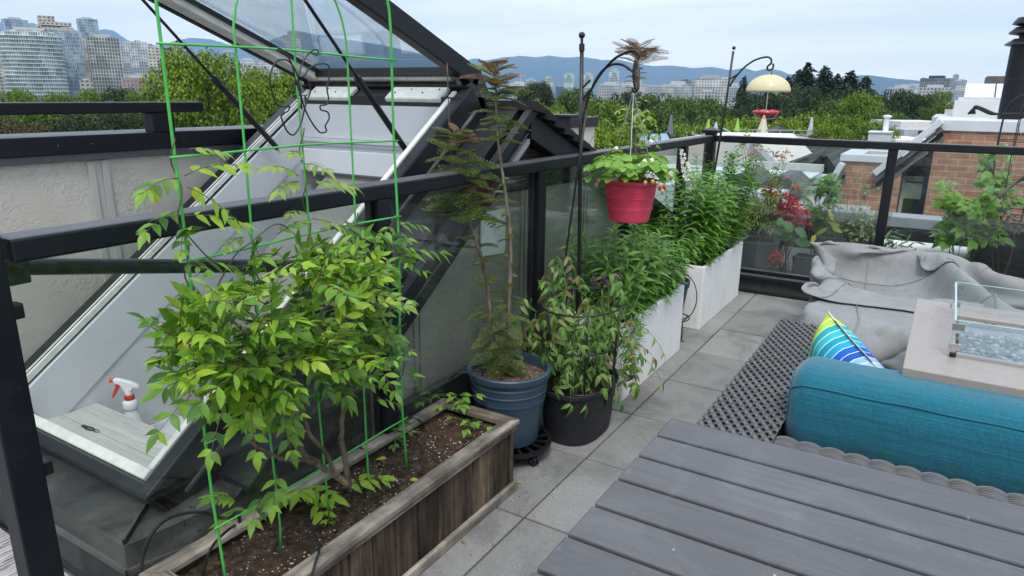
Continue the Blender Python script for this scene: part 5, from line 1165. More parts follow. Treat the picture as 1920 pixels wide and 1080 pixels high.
mb = MB().box(gx0+.02, gx1-.02, gy0+.012, gy0+.022, .6005, .611); mb.build('guard_base_strip', M['chrome'], t)

# ------------------------------------------------------------------ bottle and key clip on the landing
bp = onZ(236, 788, .03); bp = np.array([-2.50, 1.31, .03])
t = thing('spray_bottle', 'white spray bottle with a red trigger and collar on the stair step', 'bottle', bp)
MB().lathe([(.036,0),(.040,.006),(.040,.06),(.034,.10),(.024,.135),(.0225,.150),(.026,.154),(.027,.162),(.026,.182),(.021,.188),(.016,.19)], bp, 32).build('bottle_body', plain('translucent white plastic', (.74,.75,.77), .4, 0, .03), t, smooth=45)
MB().lathe([(.0165,.190),(.018,.192),(.018,.208),(.015,.210),(.001,.21)], bp, 28).build('collar', plain('red cap plastic', (.60,.03,.02), .35), t, smooth=45)
MB().lathe([(.0135,.211),(.0135,.222),(.011,.235),(.001,.236)], bp, 20).build('neck', plain('white sprayer plastic', (.78,.78,.79), .4), t, smooth=45)
hd = MB(); dirn = np.array([-.75, -.66, 0])/1.0; dirn = unit(dirn); sdn = np.array([-dirn[1], dirn[0], 0])
prof = [(-.042,.236),(-.036,.247),(-.01,.262),(.03,.276),(.046,.277),(.046,.262),(.034,.258),(.022,.250),(.015,.226),(-.013,.226),(-.02,.238)]
hd.prism([bp+dirn*a+np.array([0,0,b])+sdn*.0105 for a, b in prof], -sdn*.021); hd.build('spray_head', plain('white sprayer head', (.78,.78,.79), .35), t, fix=True, bevel=.003)
MB().tube([bp+dirn*.046+np.array([0,0,.270]), bp+dirn*.060+np.array([0,0,.271])], .0085, 12).build('nozzle', plain('red nozzle', (.60,.03,.02), .35), t, smooth=45)
MB().prism([bp+dirn*a+np.array([0,0,b])+sdn*.006 for a, b in ((.026,.252),(.040,.254),(.046,.236),(.056,.214),(.060,.198),(.052,.204),(.040,.222),(.030,.24))], -sdn*.012).build('trigger', plain('red trigger', (.60,.03,.02), .35), t, fix=True, bevel=.0015)
kp = onZ(168, 805, .206)
t = thing('key_clip', 'small dark carabiner clip with a loop of cord lying on the hatch landing', 'carabiner', kp)
mb = MB().tube([kp+np.array([.024*math.cos(a)*.9+.006*math.sin(a), .008*math.sin(a), .004]) for a in np.linspace(0, 2*PI, 25)[:-1]], .0024, 6, True)
mb.build('clip', M['black'], t, smooth='all'); MB().tube([kp+np.array([.036+.014*math.cos(a), .004+.007*math.sin(a), .003]) for a in np.linspace(0, 2*PI, 21)[:-1]], .0012, 5, True).build('cord_loop', M['black'], t, smooth='all')
MB().box(kp[0]-.045, kp[0]-.02, kp[1]-.006, kp[1]+.006, .2062, .211).build('strap_tab', M['black'], t, bevel=.001)
# debris on the paving
for k, (x, y, lb) in enumerate(((979,905,'pale yellow petal like leaf fallen on the paving beside the planter'), (864,1014,'orange brown leaf scrap on the paving by the planter base'), (905,880,'small brown leaf scrap lying near the far planter corner'))):
    o = MB().leaves([onZ(x, y, .004)], [(random.uniform(-1,1), random.uniform(-1,1), .05)], [(0,0,1)], .026, .012, OVAL, .3, .5).build('fallen_leaf', (M['yellowleaf'] if k == 0 else m_leaf('orange leaf', [(.35,.15,.04),(.25,.12,.05)])), smooth='all'); tag(o, lb, 'leaf', 'fallen leaves')
mb = MB()
for k in range(150):
    x = random.uniform(-1.11, -.9) if k < 110 else random.uniform(-1.3, .3); y = random.uniform(1.0, 2.1) if k < 110 else random.uniform(2.2, 4.9)
    if k < 110: x = -1.105+abs(random.gauss(0, .05))
    r = random.uniform(.0006, .0024); mb.lathe([(1e-6,-r*.5),(r,0),(1e-6,r*.6)], (x, y, .002), 5, random.uniform(.6,1.6), random.uniform(.6,1.6))
tag(mb.build('soil_crumbs', M['soil']), kind='stuff')

# ------------------------------------------------------------------ ledge and pots beyond the far railing
tag(MB().box(-1.9, 4.0, 5.165, 6.45, -.5, .075).build('ledge_floor', plain('grey ledge membrane', (.085,.085,.088), .8, 0, .25, 9, .3, 90)), kind='structure')
t = thing('ledge_wall', 'low dark wall with a flat grey cap beyond the far railing plants', 'wall', (.5, 6.6, 0))
MB().box(-1.6, 4.0, 6.46, 6.62, -.5, .338).build('wall_face', M['dark'], t)
MB().box(-1.62, 4.0, 6.42, 6.66, .34, .425).build('cap', plain('blue grey metal cap', (.23,.25,.29), .5, 0, .06), t, bevel=.006)
tag(MB().tube([(-.36, 6.33, .20), (-.1, 6.33, .20), (.4, 6.33, .20)], .052, 24).build('white_roll', plain('white sheet roll', (.8,.81,.82), .5, 0, .03), smooth=50), 'thick white rolled sheet lying against the low dark wall', 'roll')
def box_pot(name, label, c, wx, wy, h, mat, cat='pot'):
    t = thing(name, label, cat, c); x, y, z = c
    mb = MB(); k = .86
    vs = [(x-wx/2*k,y-wy/2*k,z),(x+wx/2*k,y-wy/2*k,z),(x+wx/2*k,y+wy/2*k,z),(x-wx/2*k,y+wy/2*k,z),(x-wx/2,y-wy/2,z+h),(x+wx/2,y-wy/2,z+h),(x+wx/2,y+wy/2,z+h),(x-wx/2,y+wy/2,z+h),
          (x-wx/2+.018,y-wy/2+.018,z+h),(x+wx/2-.018,y-wy/2+.018,z+h),(x+wx/2-.018,y+wy/2-.018,z+h),(x-wx/2+.018,y+wy/2-.018,z+h),
          (x-wx/2+.018,y-wy/2+.018,z+h-.04),(x+wx/2-.018,y-wy/2+.018,z+h-.04),(x+wx/2-.018,y+wy/2-.018,z+h-.04),(x-wx/2+.018,y+wy/2-.018,z+h-.04)]
    mb.add(vs, [(0,3,2,1),(0,1,5,4),(1,2,6,5),(2,3,7,6),(3,0,4,7),(4,5,9,8),(5,6,10,9),(6,7,11,10),(7,4,8,11),(8,9,13,12),(9,10,14,13),(10,11,15,14),(11,8,12,15)])
    mb.build('pot_body', mat, t, bevel=.006); MB().box(x-wx/2+.02, x+wx/2-.02, y-wy/2+.02, y+wy/2-.02, z+h-.041, z+h-.03).build('soil', M['soil'], t)
def bush(name, label, cat, base, spots, mats, stem_mat, stems=7):
    """spots: (px, py, Y, spread px, n, pairs, L, ll, lw, key, shape)"""
    r = thing(name, label, cat, base); p = Plant(); base = np.array(base, float)
    for (x, y, Y, s, n, pr_, L, ll, lw, key, shp) in spots:
        for k in range(n):
            g = RNG.normal(size=2)*.55; g = g/max(1, np.linalg.norm(g)); c = onY(x+g[0]*s, y+g[1]*s, Y+random.gauss(0, s/1305*5*.5))
            d = unit(c-base)*.8+rv()[0]*.8; p.compound(c-unit(d)*L*.4, d, np.array([.1,-.4,1])+rv()[0]*.3, L, pr_, ll, lw, key, random.uniform(.2,.6), shp)
        for k in range(max(2, stems)):
            e = onY(x+random.uniform(-s,s)*.7, y+random.uniform(-s,s)*.7, Y); p.stem(spline([base+np.array([random.gauss(0,.02), random.gauss(0,.02), 0]), (base+e)/2+rv()[0]*.03, e], 5), .0032, .0015)
    p.build(r, mats, stem_mat, 'foliage', {k: k for k in mats if k != 'leaf'} if isinstance(mats, dict) else None); return r
STAR = (.05,.35,.9,.45,.0); MAPL = (.1,.5,1,.45,0)
mapm = {'leaf': m_leaf('olive maple leaf', [(.10,.17,.035),(.16,.22,.05),(.20,.20,.06)]), 'orange_leaves': m_leaf('orange maple leaf', [(.40,.14,.06),(.32,.10,.06),(.45,.20,.08)]),
        'lime_leaves': m_leaf('lime fern leaf', [(.18,.26,.03),(.26,.32,.04),(.14,.20,.03)])}
base = onY(1425, 452, 5.4); box_pot('square_pot', 'square grey pot holding the fine leaved maple beyond the far glass', (base[0], 5.42, .077), .27, .27, .225, M['greypot'])
bush('japanese_maple', 'fine leaved maple with orange tips and lime lower leaves behind the far railing glass', 'small tree', (base[0], 5.42, .29),
     [(1435,310,5.4,38,15,2,.05,.05,.014,'leaf',MAPL),(1412,285,5.4,14,4,2,.04,.04,.014,'orange_leaves',MAPL),(1470,290,5.4,22,5,1,.04,.045,.016,'orange_leaves',MAPL),(1490,335,5.4,16,6,1,.04,.05,.016,'orange_leaves',MAPL),
      (1425,385,5.36,40,64,3,.07,.045,.012,'lime_leaves',MAPL),(1400,270,5.4,16,6,2,.05,.04,.016,'lime_leaves',OVATE),(1450,350,5.4,26,16,3,.06,.045,.014,'leaf',MAPL)], mapm, M['stembrown'], 3)
# red flowering begonia
redm = {'leaf': m_leaf('dark red green leaf', [(.14,.03,.03),(.10,.06,.03),(.2,.05,.03)]), 'red_flowers': m_leaf('crimson flower', [(.50,.008,.03),(.62,.015,.05),(.36,.006,.03)], .4, .25)}
bush('red_flowers_plant', 'crimson flowering plant with dark leaves between the maple and the green shrub', 'plant', (onY(1470,500,5.5)[0], 5.45, .08),
     [(1445,365,5.4,14,34,2,.03,.024,.018,'red_flowers',OVATE),(1478,390,5.45,26,110,2,.03,.022,.016,'red_flowers',OVATE),(1462,400,5.5,36,40,2,.05,.035,.016,'leaf',OVATE),(1500,410,5.5,20,50,2,.03,.022,.015,'red_flowers',OVATE),(1450,480,5.3,16,26,2,.03,.020,.014,'red_flowers',OVATE)], redm, M['stembrown'], 4)
bush('broad_leaf_plant', 'low plant with broad scalloped green leaves below the crimson flowers', 'plant', (onY(1462,455,5.32)[0], 5.33, .1),
     [(1460,440,5.32,28,9,0,.04,.10,.065,'leaf',(.2,.9,1,.8,.3))], m_leaf('broad green leaf', [(.07,.17,.05),(.10,.22,.07)]), M['stemg'], 3)
box_pot('small_grey_pot', 'small dark pot beside the crimson flowers beyond the far glass', (onY(1512,480,5.45)[0], 5.42, .077), .16, .16, .15, M['greypot'])
# feathery green plant and lavender box
bush('feathery_shrub', 'feathery mid green shrub rising in front of the white edged brick wall', 'shrub', (onY(1530,460,5.7)[0], 5.75, .1),
     [(1545,360,5.7,34,34,4,.09,.045,.017,'leaf',MAPL),(1525,395,5.7,22,14,4,.07,.035,.014,'leaf',MAPL),(1560,345,5.7,22,12,4,.08,.045,.017,'leaf',MAPL)], m_leaf('feathery green', [(.06,.17,.04),(.10,.24,.05),(.14,.30,.08)]), M['stemg'], 5)
c = onY(1575, 480, 5.75); box_pot('long_grey_pot', 'long dark grey planter box holding the lavender clump', (c[0], 5.72, .077), .36, .26, .27, M['greypot'], 'planter')
lavm = {'leaf': m_leaf('grey green lavender leaf', [(.10,.15,.08),(.15,.20,.11),(.20,.25,.13)]), 'lavender_spikes': m_leaf('lavender flower', [(.12,.07,.25),(.18,.10,.32)]), 'variegated_leaves': m_leaf('variegated leaf', [(.30,.33,.18),(.20,.26,.12),(.12,.18,.07)])}
r = thing('lavender_clump', 'grey green lavender clump with purple spikes and variegated sprigs in the long planter box', 'plant', (c[0], 5.72, .3)); p = Plant()
for k in range(130):
    b = np.array([c[0]+random.uniform(-.16,.19), 5.72+random.uniform(-.1,.1), .31]); e = b+np.array([(b[0]-c[0])*.7, random.gauss(0,.03), random.uniform(.12,.30)])
    p.leafy_stem([b, (b+e)/2+rv()[0]*.01, e], .0014, .014, .036, .0042, 'leaf', 1.0)
for k in range(9):
    e = onY(random.uniform(1575,1625), random.uniform(355,375), 5.72); p.stem([np.array([c[0],5.72,.4]), e], .0012); p.L('lavender_spikes').leaves([e+np.array([0,0,-.004*i]) for i in range(12)], rv(12)+np.array([0,0,.6]), rv(12), .012, .006)
for k in range(60):
    q = onY(1615+random.gauss(0,14), 430+random.gauss(0,16), 5.6); p.compound(q, rv()[0], (0,-.3,1), .05, 2, .030, .013, 'variegated_leaves', .3, OVATE)
for k in range(14):
    q = onY(1622+random.gauss(0,8), 350+random.gauss(0,14), 5.7); p.compound(q, rv()[0]+np.array([0,0,.4]), (0,-.3,1), .04, 2, .028, .013, 'variegated_leaves', .3, OVATE)
p.stem([np.array([c[0]+.08,5.7,.4]), onY(1622,345,5.7)], .0016)
p.build(r, lavm, M['stemg'], 'foliage', {'lavender_spikes': 'lavender_spikes', 'variegated_leaves': 'variegated_leaves'})
bush('yellowing_plant', 'yellowing broad leaf plant standing between the feathery shrub and the planter box', 'plant', (onY(1552,455,5.4)[0], 5.45, .09),
     [(1545,420,5.4,22,7,0,.04,.08,.03,'leaf',OVAL)], m_leaf('yellow green leaf', [(.35,.38,.06),(.14,.22,.04),(.45,.42,.08)]), M['stemg'], 3)
c = onY(1695, 465, 5.6); box_pot('low_grey_pot', 'low grey pot with a leafy rosette right of the railing post', (c[0]+.02, 5.6, .077), .2, .16, .12, M['greypot'])
bush('rosette_plant', 'low green rosette plant in the low grey pot right of the railing post', 'plant', (c[0], 5.6, .19), [(1690,448,5.58,24,26,0,.03,.075,.013,'leaf',OVAL),(1668,450,5.5,14,12,1,.03,.03,.012,'leaf',OVAL)], m_leaf('rosette leaf', [(.05,.13,.03),(.09,.20,.05),(.14,.2,.09)]), M['stemg'], 2)
# broad leaved shrub and dark boxes at the right
c = onY(1800, 480, 5.6)
bush('broad_leaf_shrub', 'bright green shrub with large oval leaves at the right beyond the far glass', 'shrub', (c[0], 5.6, .1),
     [(1795,390,5.55,30,16,2,.10,.085,.050,'leaf',OVATE),(1830,425,5.5,34,18,2,.10,.085,.050,'leaf',OVATE),(1790,440,5.5,30,16,2,.09,.075,.045,'leaf',OVATE),(1850,385,5.55,28,12,2,.10,.085,.05,'leaf',OVATE),(1785,350,5.6,10,4,2,.06,.05,.03,'leaf',OVATE)],
     m_leaf('bright oval leaf', [(.10,.23,.03),(.15,.30,.04),(.22,.38,.06)], .4, .35), M['stemg'], 3)
box_pot('dark_planter_box', 'large black planter box in the right corner beyond the far glass', (onY(1880,480,5.9)[0]+.02, 5.95, .077), .46, .4, .42, M['blackpot'], 'planter')
box_pot('round_dark_pot', 'dark pot at the foot of the large oval leaved shrub', (c[0]+.03, 5.62, .077), .2, .2, .1, M['greypot'])
bush('climbing_beans', 'light green climbing plant on the dark wire obelisk in the black planter box', 'plant', (onY(1875,400,5.95)[0], 5.95, .45),
     [(1860,340,5.9,30,26,1,.07,.06,.036,'leaf',OVATE),(1885,300,5.9,26,14,1,.06,.05,.03,'leaf',OVATE),(1850,300,5.9,14,8,1,.05,.04,.02,'leaf',OVATE),(1890,370,5.85,30,22,1,.07,.06,.036,'leaf',OVATE)], m_leaf('soft light green leaf', [(.10,.22,.05),(.17,.32,.08),(.24,.40,.12)]), M['stemg'], 3)
bush('dark_leaf_plant', 'dark purple leaved plant low in the right corner behind the grey cover', 'plant', (onY(1885,470,5.5)[0], 5.5, .1),
     [(1885,425,5.5,34,40,2,.06,.028,.016,'leaf',OVATE)], m_leaf('dark purple leaf', [(.05,.045,.05),(.08,.08,.075),(.04,.06,.045)]), M['stembrown'], 4)
oc = onY(1885, 400, 5.95); mb = MB(); ring_x = oc[0]+.04
for z, R_ in ((.60,.16),(.80,.17),(1.08,.175),(1.26,.165)): mb.tube([(ring_x+R_*math.cos(a), 5.95+R_*math.sin(a), z) for a in np.linspace(0, 2*PI, 33)[:-1]], .0035, 6, True)
for a in np.linspace(0, 2*PI, 9)[:-1]: mb.tube(spline([(ring_x+r_*math.cos(a+.3), 5.95+r_*math.sin(a+.3), z) for r_, z in ((.15,.45),(.165,.8),(.175,1.1),(.15,1.32),(.02,1.42))], 5), .0032, 6)
tag(mb.build('wire_obelisk', M['black'], smooth='all'), 'dark wire obelisk plant support standing in the black planter box', 'plant support')
mb = MB().tube(spline([onY(1925,330,5.3), onY(1900,345,5.3), onY(1872,372,5.3)], 4), .012, 8); tag(mb.build('wooden_stick', M['bark'], smooth='all'), 'thick brown stick leaning in at the right edge before the light green climber', 'stick')

# ------------------------------------------------------------------ neighbouring brick terrace
def ubox(mb, x0, x1, y0, y1, z0, z1, sc=1.0):
    """box whose faces carry metre UVs: u along the wall, v up"""
    mb.box(x0, x1, y0, y1, z0, z1)
    if mb.uv is None: mb.uv = []
    V = [(x0,y0,z0),(x1,y0,z0),(x1,y1,z0),(x0,y1,z0),(x0,y0,z1),(x1,y0,z1),(x1,y1,z1),(x0,y1,z1)]
    for f in [(0,3,2,1),(4,5,6,7),(0,1,5,4),(1,2,6,5),(2,3,7,6),(3,0,4,7)]:
        ax = 2 if len({V[i][2] for i in f}) == 1 else (0 if len({V[i][0] for i in f}) == 1 else 1)
        for i in f: p_ = V[i]; mb.uv.append((p_[0], p_[1]) if ax == 2 else ((p_[1]+x0 if ax == 0 else p_[0])*sc, p_[2]*sc))
    return mb
BRK = m_brick('orange brick', (.31,.145,.088), (.41,.215,.14), (.40,.32,.26), .225, .073, ms=.006)
FLASH = plain('pale metal flashing', (.52,.55,.60), .45, 0, .06); SLAT = plain('grey roof slats', (.14,.145,.15), .6, 0, .15)
t = thing('brick_house', 'orange brick terrace house with pale metal wall caps at the right', 'house', (0, 10.5, 0))
def q(x, y, Y): return onY(x, y, Y)
a = q(1747,284,10); wx = a[0]; zt = q(1765,245,10)[2]
ubox(MB(), wx+.02, 1.6, 10, 11.5, -14, zt).build('brick_wall', BRK, t)
MB().box(wx-.01, 1.62, 9.97, 11.5, zt, zt+.13).build('wall_cap', FLASH, t, bevel=.008)
MB().prism([(.66,9.96,zt+.0),(1.3,9.96,zt+.3),(1.3,9.96,zt+.42),(.62,9.96,zt+.13)], (0,.3,0)).build('wall_cap', FLASH, t, fix=True)
MB().prism([(.70,9.98,zt+.0),(1.3,9.98,zt+.0),(1.3,9.98,zt+.28)], (0,.3,0)).build('brick_gable', plain('orange brick plain', (.42,.17,.09), .85, 0, .2, 12), t, fix=True)
b0 = q(1580,300,10); b1 = q(1652,300,10); zb = q(1610,303,10)[2]
ubox(MB(), b0[0], b1[0]+.25, 10.0, 11.0, -14, zb).build('brick_pier', BRK, t)
cap = MB(); cx0, cx1 = b0[0]-.03, b1[0]+.28
cap.box(cx0, cx1, 9.96, 10.16, zb, zb+.09); cap.box(cx0, cx1, 10.85, 11.05, zb, zb+.09); cap.box(cx0, cx0+.25, 10.161, 10.849, zb, zb+.09); cap.box(cx1-.25, cx1, 10.161, 10.849, zb, zb+.09)
cap.build('pier_cap', FLASH, t, bevel=.008); MB().box(cx0+.25, cx1-.25, 10.16, 10.85, zb-.2, zb-.1).build('flue_opening', M['black'], t)
def rake(p0, p1, name='sloped_cap'):
    p0 = np.array(p0); p1 = np.array(p1); s_ = MB().beam(p0, p1, .18, .075).build(name, FLASH, t, bevel=.006)
    dn = np.array([.02, .06, -.10])
    for k in range(4): MB().beam(p0+dn*(k*.62+.9), p1+dn*(k*.62+.9), .10, .042).build('roof_slat', SLAT if k % 2 == 0 else M['dark'], t)
rake(q(1478,480,9.9), q(1580,306,9.9)); rake(q(1640,325,9.9), q(1766,226,9.9))
gl = MB().box(b1[0]+.10, wx+.0, 10.32, 10.34, -1.2, .62).build('window_glass', plain('dark window glass', (.035,.045,.045), .08, 0, .2), t)
MB().box(b1[0]+.25, wx-.02, 10.36, 10.38, -.75, -.08).build('blind_room', M['black'], t)
zbar = q(1700,335,10.3)[2]; zb2 = q(1700,372,10.3)[2]
MB().box(b1[0]+.1, wx+.01, 10.28, 10.319, zbar-.03, zbar+.035).build('window_bar', plain('grey window bar', (.24,.25,.26), .5), t, bevel=.004)
MB().box(b1[0]+.29, wx-.03, 10.30, 10.314, zb2, zbar-.05).build('window_blind', plain('pale window blind', (.40,.46,.42), .7, 0, .04), t)
MB().box(b1[0]+.26, b1[0]+.30, 10.29, 10.319, -1.2, zbar-.03).build('window_jamb', plain('pale window frame', (.5,.52,.52), .5), t)
MB().box(wx-.035, wx+.015, 10.0, 10.319, -1.2, .75).build('window_jamb', M['dark'], t)
# white flat roof with clutter, flue
RT = thing('flat_roof_house', 'white flat roofed house with roof light panels behind the brick wall', 'house', (2.5, 15, 0))
c0, c1 = q(1800,214,13), q(1990,214,13)
MB().box(c0[0]-.35, c1[0], 12.4, 15, -14, c0[2]-.04).build('house_walls', plain('pale grey wall', (.44,.45,.46), .7), RT)
MB().box(c0[0]-.1, c1[0], 13.2, 15, c0[2]-.039, c0[2]+.20).build('roof_step', plain('white roof board', (.55,.56,.58), .6, 0, .04), RT)
c2, c3 = q(1808,180,18), q(1990,180,18)
MB().box(c2[0], c3[0], 18, 22, -14, c2[2]-.05).build('penthouse_wall', plain('brown grey cladding', (.17,.155,.145), .7), RT)
MB().box(c2[0]-.1, c3[0], 17.9, 18.0, c2[2]-.10, c2[2]-.02).build('white_band', plain('white fascia', (.56,.57,.59), .5), RT)
MB().box(c2[0]-.3, c3[0], 17.6, 17.9, -14, c2[2]-.28).build('white_wall', plain('white wall', (.52,.53,.55), .6), RT)
for k in range(4):
    x0 = c2[0]+k*.56; mb = MB().add([(x0, 18.1, c2[2]-.04), (x0+.53, 18.1, c2[2]-.04), (x0+.53, 18.6, c2[2]+.26), (x0, 18.6, c2[2]+.26), (x0, 18.66, c2[2]+.22), (x0+.53, 18.66, c2[2]+.22), (x0, 18.16, c2[2]-.09), (x0+.53, 18.16, c2[2]-.09)], [(0,1,2,3),(3,2,5,4),(6,4,5,7),(0,3,4,6),(1,7,5,2),(0,6,7,1)])
    mb.build('roof_light', plain('pale blue roof light', (.55,.63,.70), .2), RT)
f0 = q(1850,152,22); MB().box(f0[0], f0[0]+2.6, 22, 24, -14, f0[2]+.12).build('rear_block', plain('dark brown block', (.10,.09,.085), .7), RT)
ft, fb_ = q(1907,85,11), q(1888,212,11)
fx, fy = fb_[0]+.075, 11.0
F = thing('chimney_flue', 'tall black metal chimney flue with three cone shaped cowl rings', 'chimney', (fx, fy, fb_[2]-.2)); R_ = .17
zt2 = q(1907,85,11)[2]
MB().tube([(fx, fy, fb_[2]-.3), (fx, fy, (fb_[2]+zt2)/2), (fx, fy, zt2)], R_, 32).build('pipe', M['rail'], F, smooth=50)
for k, dz in enumerate((0, .135, .245)):
    MB().lathe([(R_*.8, dz-.02), (R_*1.42-.02*k, dz), (R_*1.36-.02*k, dz+.02), (R_*.9, dz+.075)], (fx, fy, zt2), 36).build('cowl_ring', M['rail'], F, smooth=40)
MB().lathe([(R_*.62, -.02), (R_*.62, .30), (.02, .36)], (fx, fy, zt2), 24).build('inner_pipe', M['rail'], F, smooth=40)
MB().tube([(fx+R_*1.004*math.cos(a), fy+R_*1.004*math.sin(a), (fb_[2]+zt2)/2) for a in np.linspace(0,2*PI,33)[:-1]], .008, 6, True).build('pipe_seam', M['rail'], F, smooth='all')
mb = MB()
for k in range(3): mb.tube(spline([q(1815+6*k,214,12.3), q(1830,203-2*k,12.3), q(1860+5*k,214,12.3), q(1895,208,12.3), q(1920,200+4*k,12.3)], 6), .018, 6)
tag(mb.build('roof_cables', M['black'], smooth='all'), 'tangled black cables lying on the white roof at the foot of the flue', 'cables')
# pipe vent
c = q(1648, 262, 15); VT = thing('roof_vent', 'slim white vent pipe on a grey roof box beyond the railing', 'roof vent', (c[0], 15, c[2]))
MB().box(c[0]-.19, c[0]+.19, 15, 15.4, -14, c[2]+.12).build('vent_box', plain('pale grey roof box', (.48,.50,.54), .6), VT); MB().box(c[0]-.20, c[0]+.20, 14.98, 15.42, c[2]+.121, c[2]+.15).build('box_lid', plain('pale roof lid', (.56,.58,.62), .5), VT, bevel=.004)
pp = q(1660, 246, 15.2); MB().tube([(pp[0], 15.2, c[2]+.15), (pp[0], 15.2, c[2]+.3), (pp[0], 15.2, q(1662,220,15.2)[2])], .05, 14).build('vent_pipe', plain('white vent pipe', (.70,.71,.73), .5), VT, smooth=50)
MB().lathe([(.075,0),(.075,.03),(.02,.045)], (pp[0], 15.2, q(1662,220,15.2)[2]), 16).build('pipe_cap', plain('white pipe cap', (.70,.71,.73), .5), VT)
# dark shingled roofs, pale gable, metal canopies
SHG = NT('dark grey shingles'); v = SHG.co(); wv = SHG.n('ShaderNodeTexWave', {'Vector': SHG.co(scale=(1,1,1)), 'Scale': 2.2, 'Distortion': 1.0, 'Detail': 2}, bands_direction='Z').outputs[0]
SHING = SHG.done(SHG.bsdf(SHG.mix(1, SHG.ramp(SHG.noise(v, 6, 6, .7), [(.3,(.04,.043,.047)),(.7,(.075,.08,.085))]), SHG.ramp(wv, [(.0,g3(.5)),(.2,g3(1))]), 'MULTIPLY'), .85, 0, SHG.bump(wv, .5, .03)))
def gable(name, label, px, py, Y, wd, ln, rise, wall_mat=None, drop=13, cat='house', axis='Y'):
    c = q(px, py, Y); x, y, z = c; t = thing(name, label, cat, (x, y, z-drop))
    if axis == 'Y':
        prof = [(x-wd/2, y, z-rise), (x, y, z), (x+wd/2, y, z-rise)]; ex = (0, ln, 0); th = [(0,0,.0)]
        MB().prism([(x-wd/2, y, z-rise), (x, y, z), (x+wd/2, y, z-rise), (x+wd/2, y, z-rise-.12), (x, y, z-.12), (x-wd/2, y, z-rise-.12)], ex).build('roof', SHING, t, fix=True)
        MB().prism([(x-wd/2*.92, y+.15, z-rise-.05), (x, y+.15, z-.13), (x+wd/2*.92, y+.15, z-rise-.05), (x+wd/2*.92, y+.15, z-drop), (x-wd/2*.92, y+.15, z-drop)], (0, ln-.3, 0)).build('walls', wall_mat or SHING, t, fix=True)
        MB().beam((x-wd/2, y-.03, z-rise-.06), (x, y-.03, z-.06), .06, .16).build('barge_board', M['dark'], t); MB().beam((x+wd/2, y-.03, z-rise-.06), (x, y-.03, z-.06), .06, .16).build('barge_board', M['dark'], t)
    else:
        MB().prism([(x, y-wd/2, z-rise), (x, y, z), (x, y+wd/2, z-rise), (x, y+wd/2, z-rise-.12), (x, y, z-.12), (x, y-wd/2, z-rise-.12)], (ln, 0, 0)).build('roof', SHING, t, fix=True)
        MB().prism([(x+.1, y-wd/2*.9, z-rise-.05), (x+.1, y, z-.13), (x+.1, y+wd/2*.9, z-rise-.05), (x+.1, y+wd/2*.9, z-drop), (x+.1, y-wd/2*.9, z-drop)], (ln-.2, 0, 0)).build('walls', wall_mat or SHING, t, fix=True)
    return t
PALE = plain('pale rendered wall', (.62,.59,.56), .75, 0, .05, 4)
gable('gabled_house', 'house with a long dark shingled roof in the middle of the roofs below the railing', 1440, 262, 21, 5, 6, 1.9, axis='X')
gable('gabled_house', 'small dark shingled gable facing the deck left of the brick pier', 1545, 290, 17.5, 1.9, 5, 1.1)
gable('gabled_house', 'dark shingled gable with a deep eave beside the pale rendered wall', 1478, 300, 16, 2.0, 5, 1.2)
gable('gabled_house', 'dark shingled roof rising behind the brick pier', 1600, 264, 23, 4, 6, 1.8, axis='X')
t = thing('rendered_house', 'pale rendered house wall with a sloping white verge beyond the corner post', 'house', (-2.5, 14, -13))
P_ = [q(1250,262,14), q(1412,266,14), q(1455,312,14), q(1250,304,14)]
MB().prism([*P_, ], (0, 4, 0)).build('rendered_wall', PALE, t, fix=True)
MB().box(P_[3][0]-1, P_[2][0]-.1, 14.1, 18, -14, P_[3][2]-.001).build('lower_wall', PALE, t)
MB().beam(P_[1]+np.array([0,-.06,.03]), P_[2]+np.array([.05,-.06,-.0]), .12, .10).build('white_verge', FLASH, t)
MB().beam(P_[3]+np.array([0,-.05,0]), P_[2]+np.array([.1,-.05,-.03]), .10, .09).build('grey_gutter', plain('grey gutter', (.3,.29,.28), .6), t)
z_ = q(1400,330,11)[2]; x0, x1 = q(1260,330,11)[0], q(1500,330,11)[0]
t = thing('membrane_roof', 'pale blue grey flat roof with upstands below the pale rendered wall', 'flat roof', ((x0+x1)/2, 11, -13))
MB().box(x0-.6, x1+.1, 9.2, 12.4, -14, z_).build('roof_deck', plain('pale blue membrane', (.50,.58,.62), .55, 0, .05, 3), t)
MB().box(x0-.62, x1+.12, 12.25, 12.4, z_, z_+.12).build('upstand', plain('grey upstand', (.42,.42,.41), .6), t)
for xx in (1395, 1465):
    c = q(xx, 365, 10); MB().prism([(c[0]-.3, 9.7, z_+.002), (c[0]+.3, 9.7, z_+.002), (c[0]+.1, 9.7, z_+.16), (c[0]-.05, 9.7, z_+.16)], (0, 1.0, 0)).build('roof_light', plain('dark skylight glass', (.05,.06,.065), .5), t, fix=True)
CORR = plain('corrugated zinc', (.50,.53,.55), .4, 0, .06, 6)
for (xa, ya, xb, yb, lb) in ((1490,318,1560,345,'ribbed zinc canopy roof, the upper one left of the brick pier'), (1460,352,1545,388,'ribbed zinc canopy roof, the lower one above the crimson flowers')):
    Yc = 9.6 if ya > 330 else 12
    A0, A1 = q(xa, yb, Yc), q(xb, yb, Yc); zz = A0[2]; mb = MB(); dpt = 1.5 if Yc > 10 else 1.0; n = 13
    for k in range(n): mb.box(A0[0], A1[0]+.5, Yc+k*dpt/n, Yc+(k+.55)*dpt/n, zz, zz+.05)
    mb.box(A0[0], A1[0]+.5, Yc, Yc+dpt, zz-.05, zz-.002)
    t = thing('zinc_canopy', lb, 'canopy', (A0[0], Yc, zz-.3)); mb.build('ribbed_sheet', CORR, t); MB().box(A0[0]+.05, A1[0]+.45, Yc+.05, Yc+dpt-.05, -14, zz-.06).build('canopy_base', plain('dark canopy side', (.09,.09,.095), .7), t)
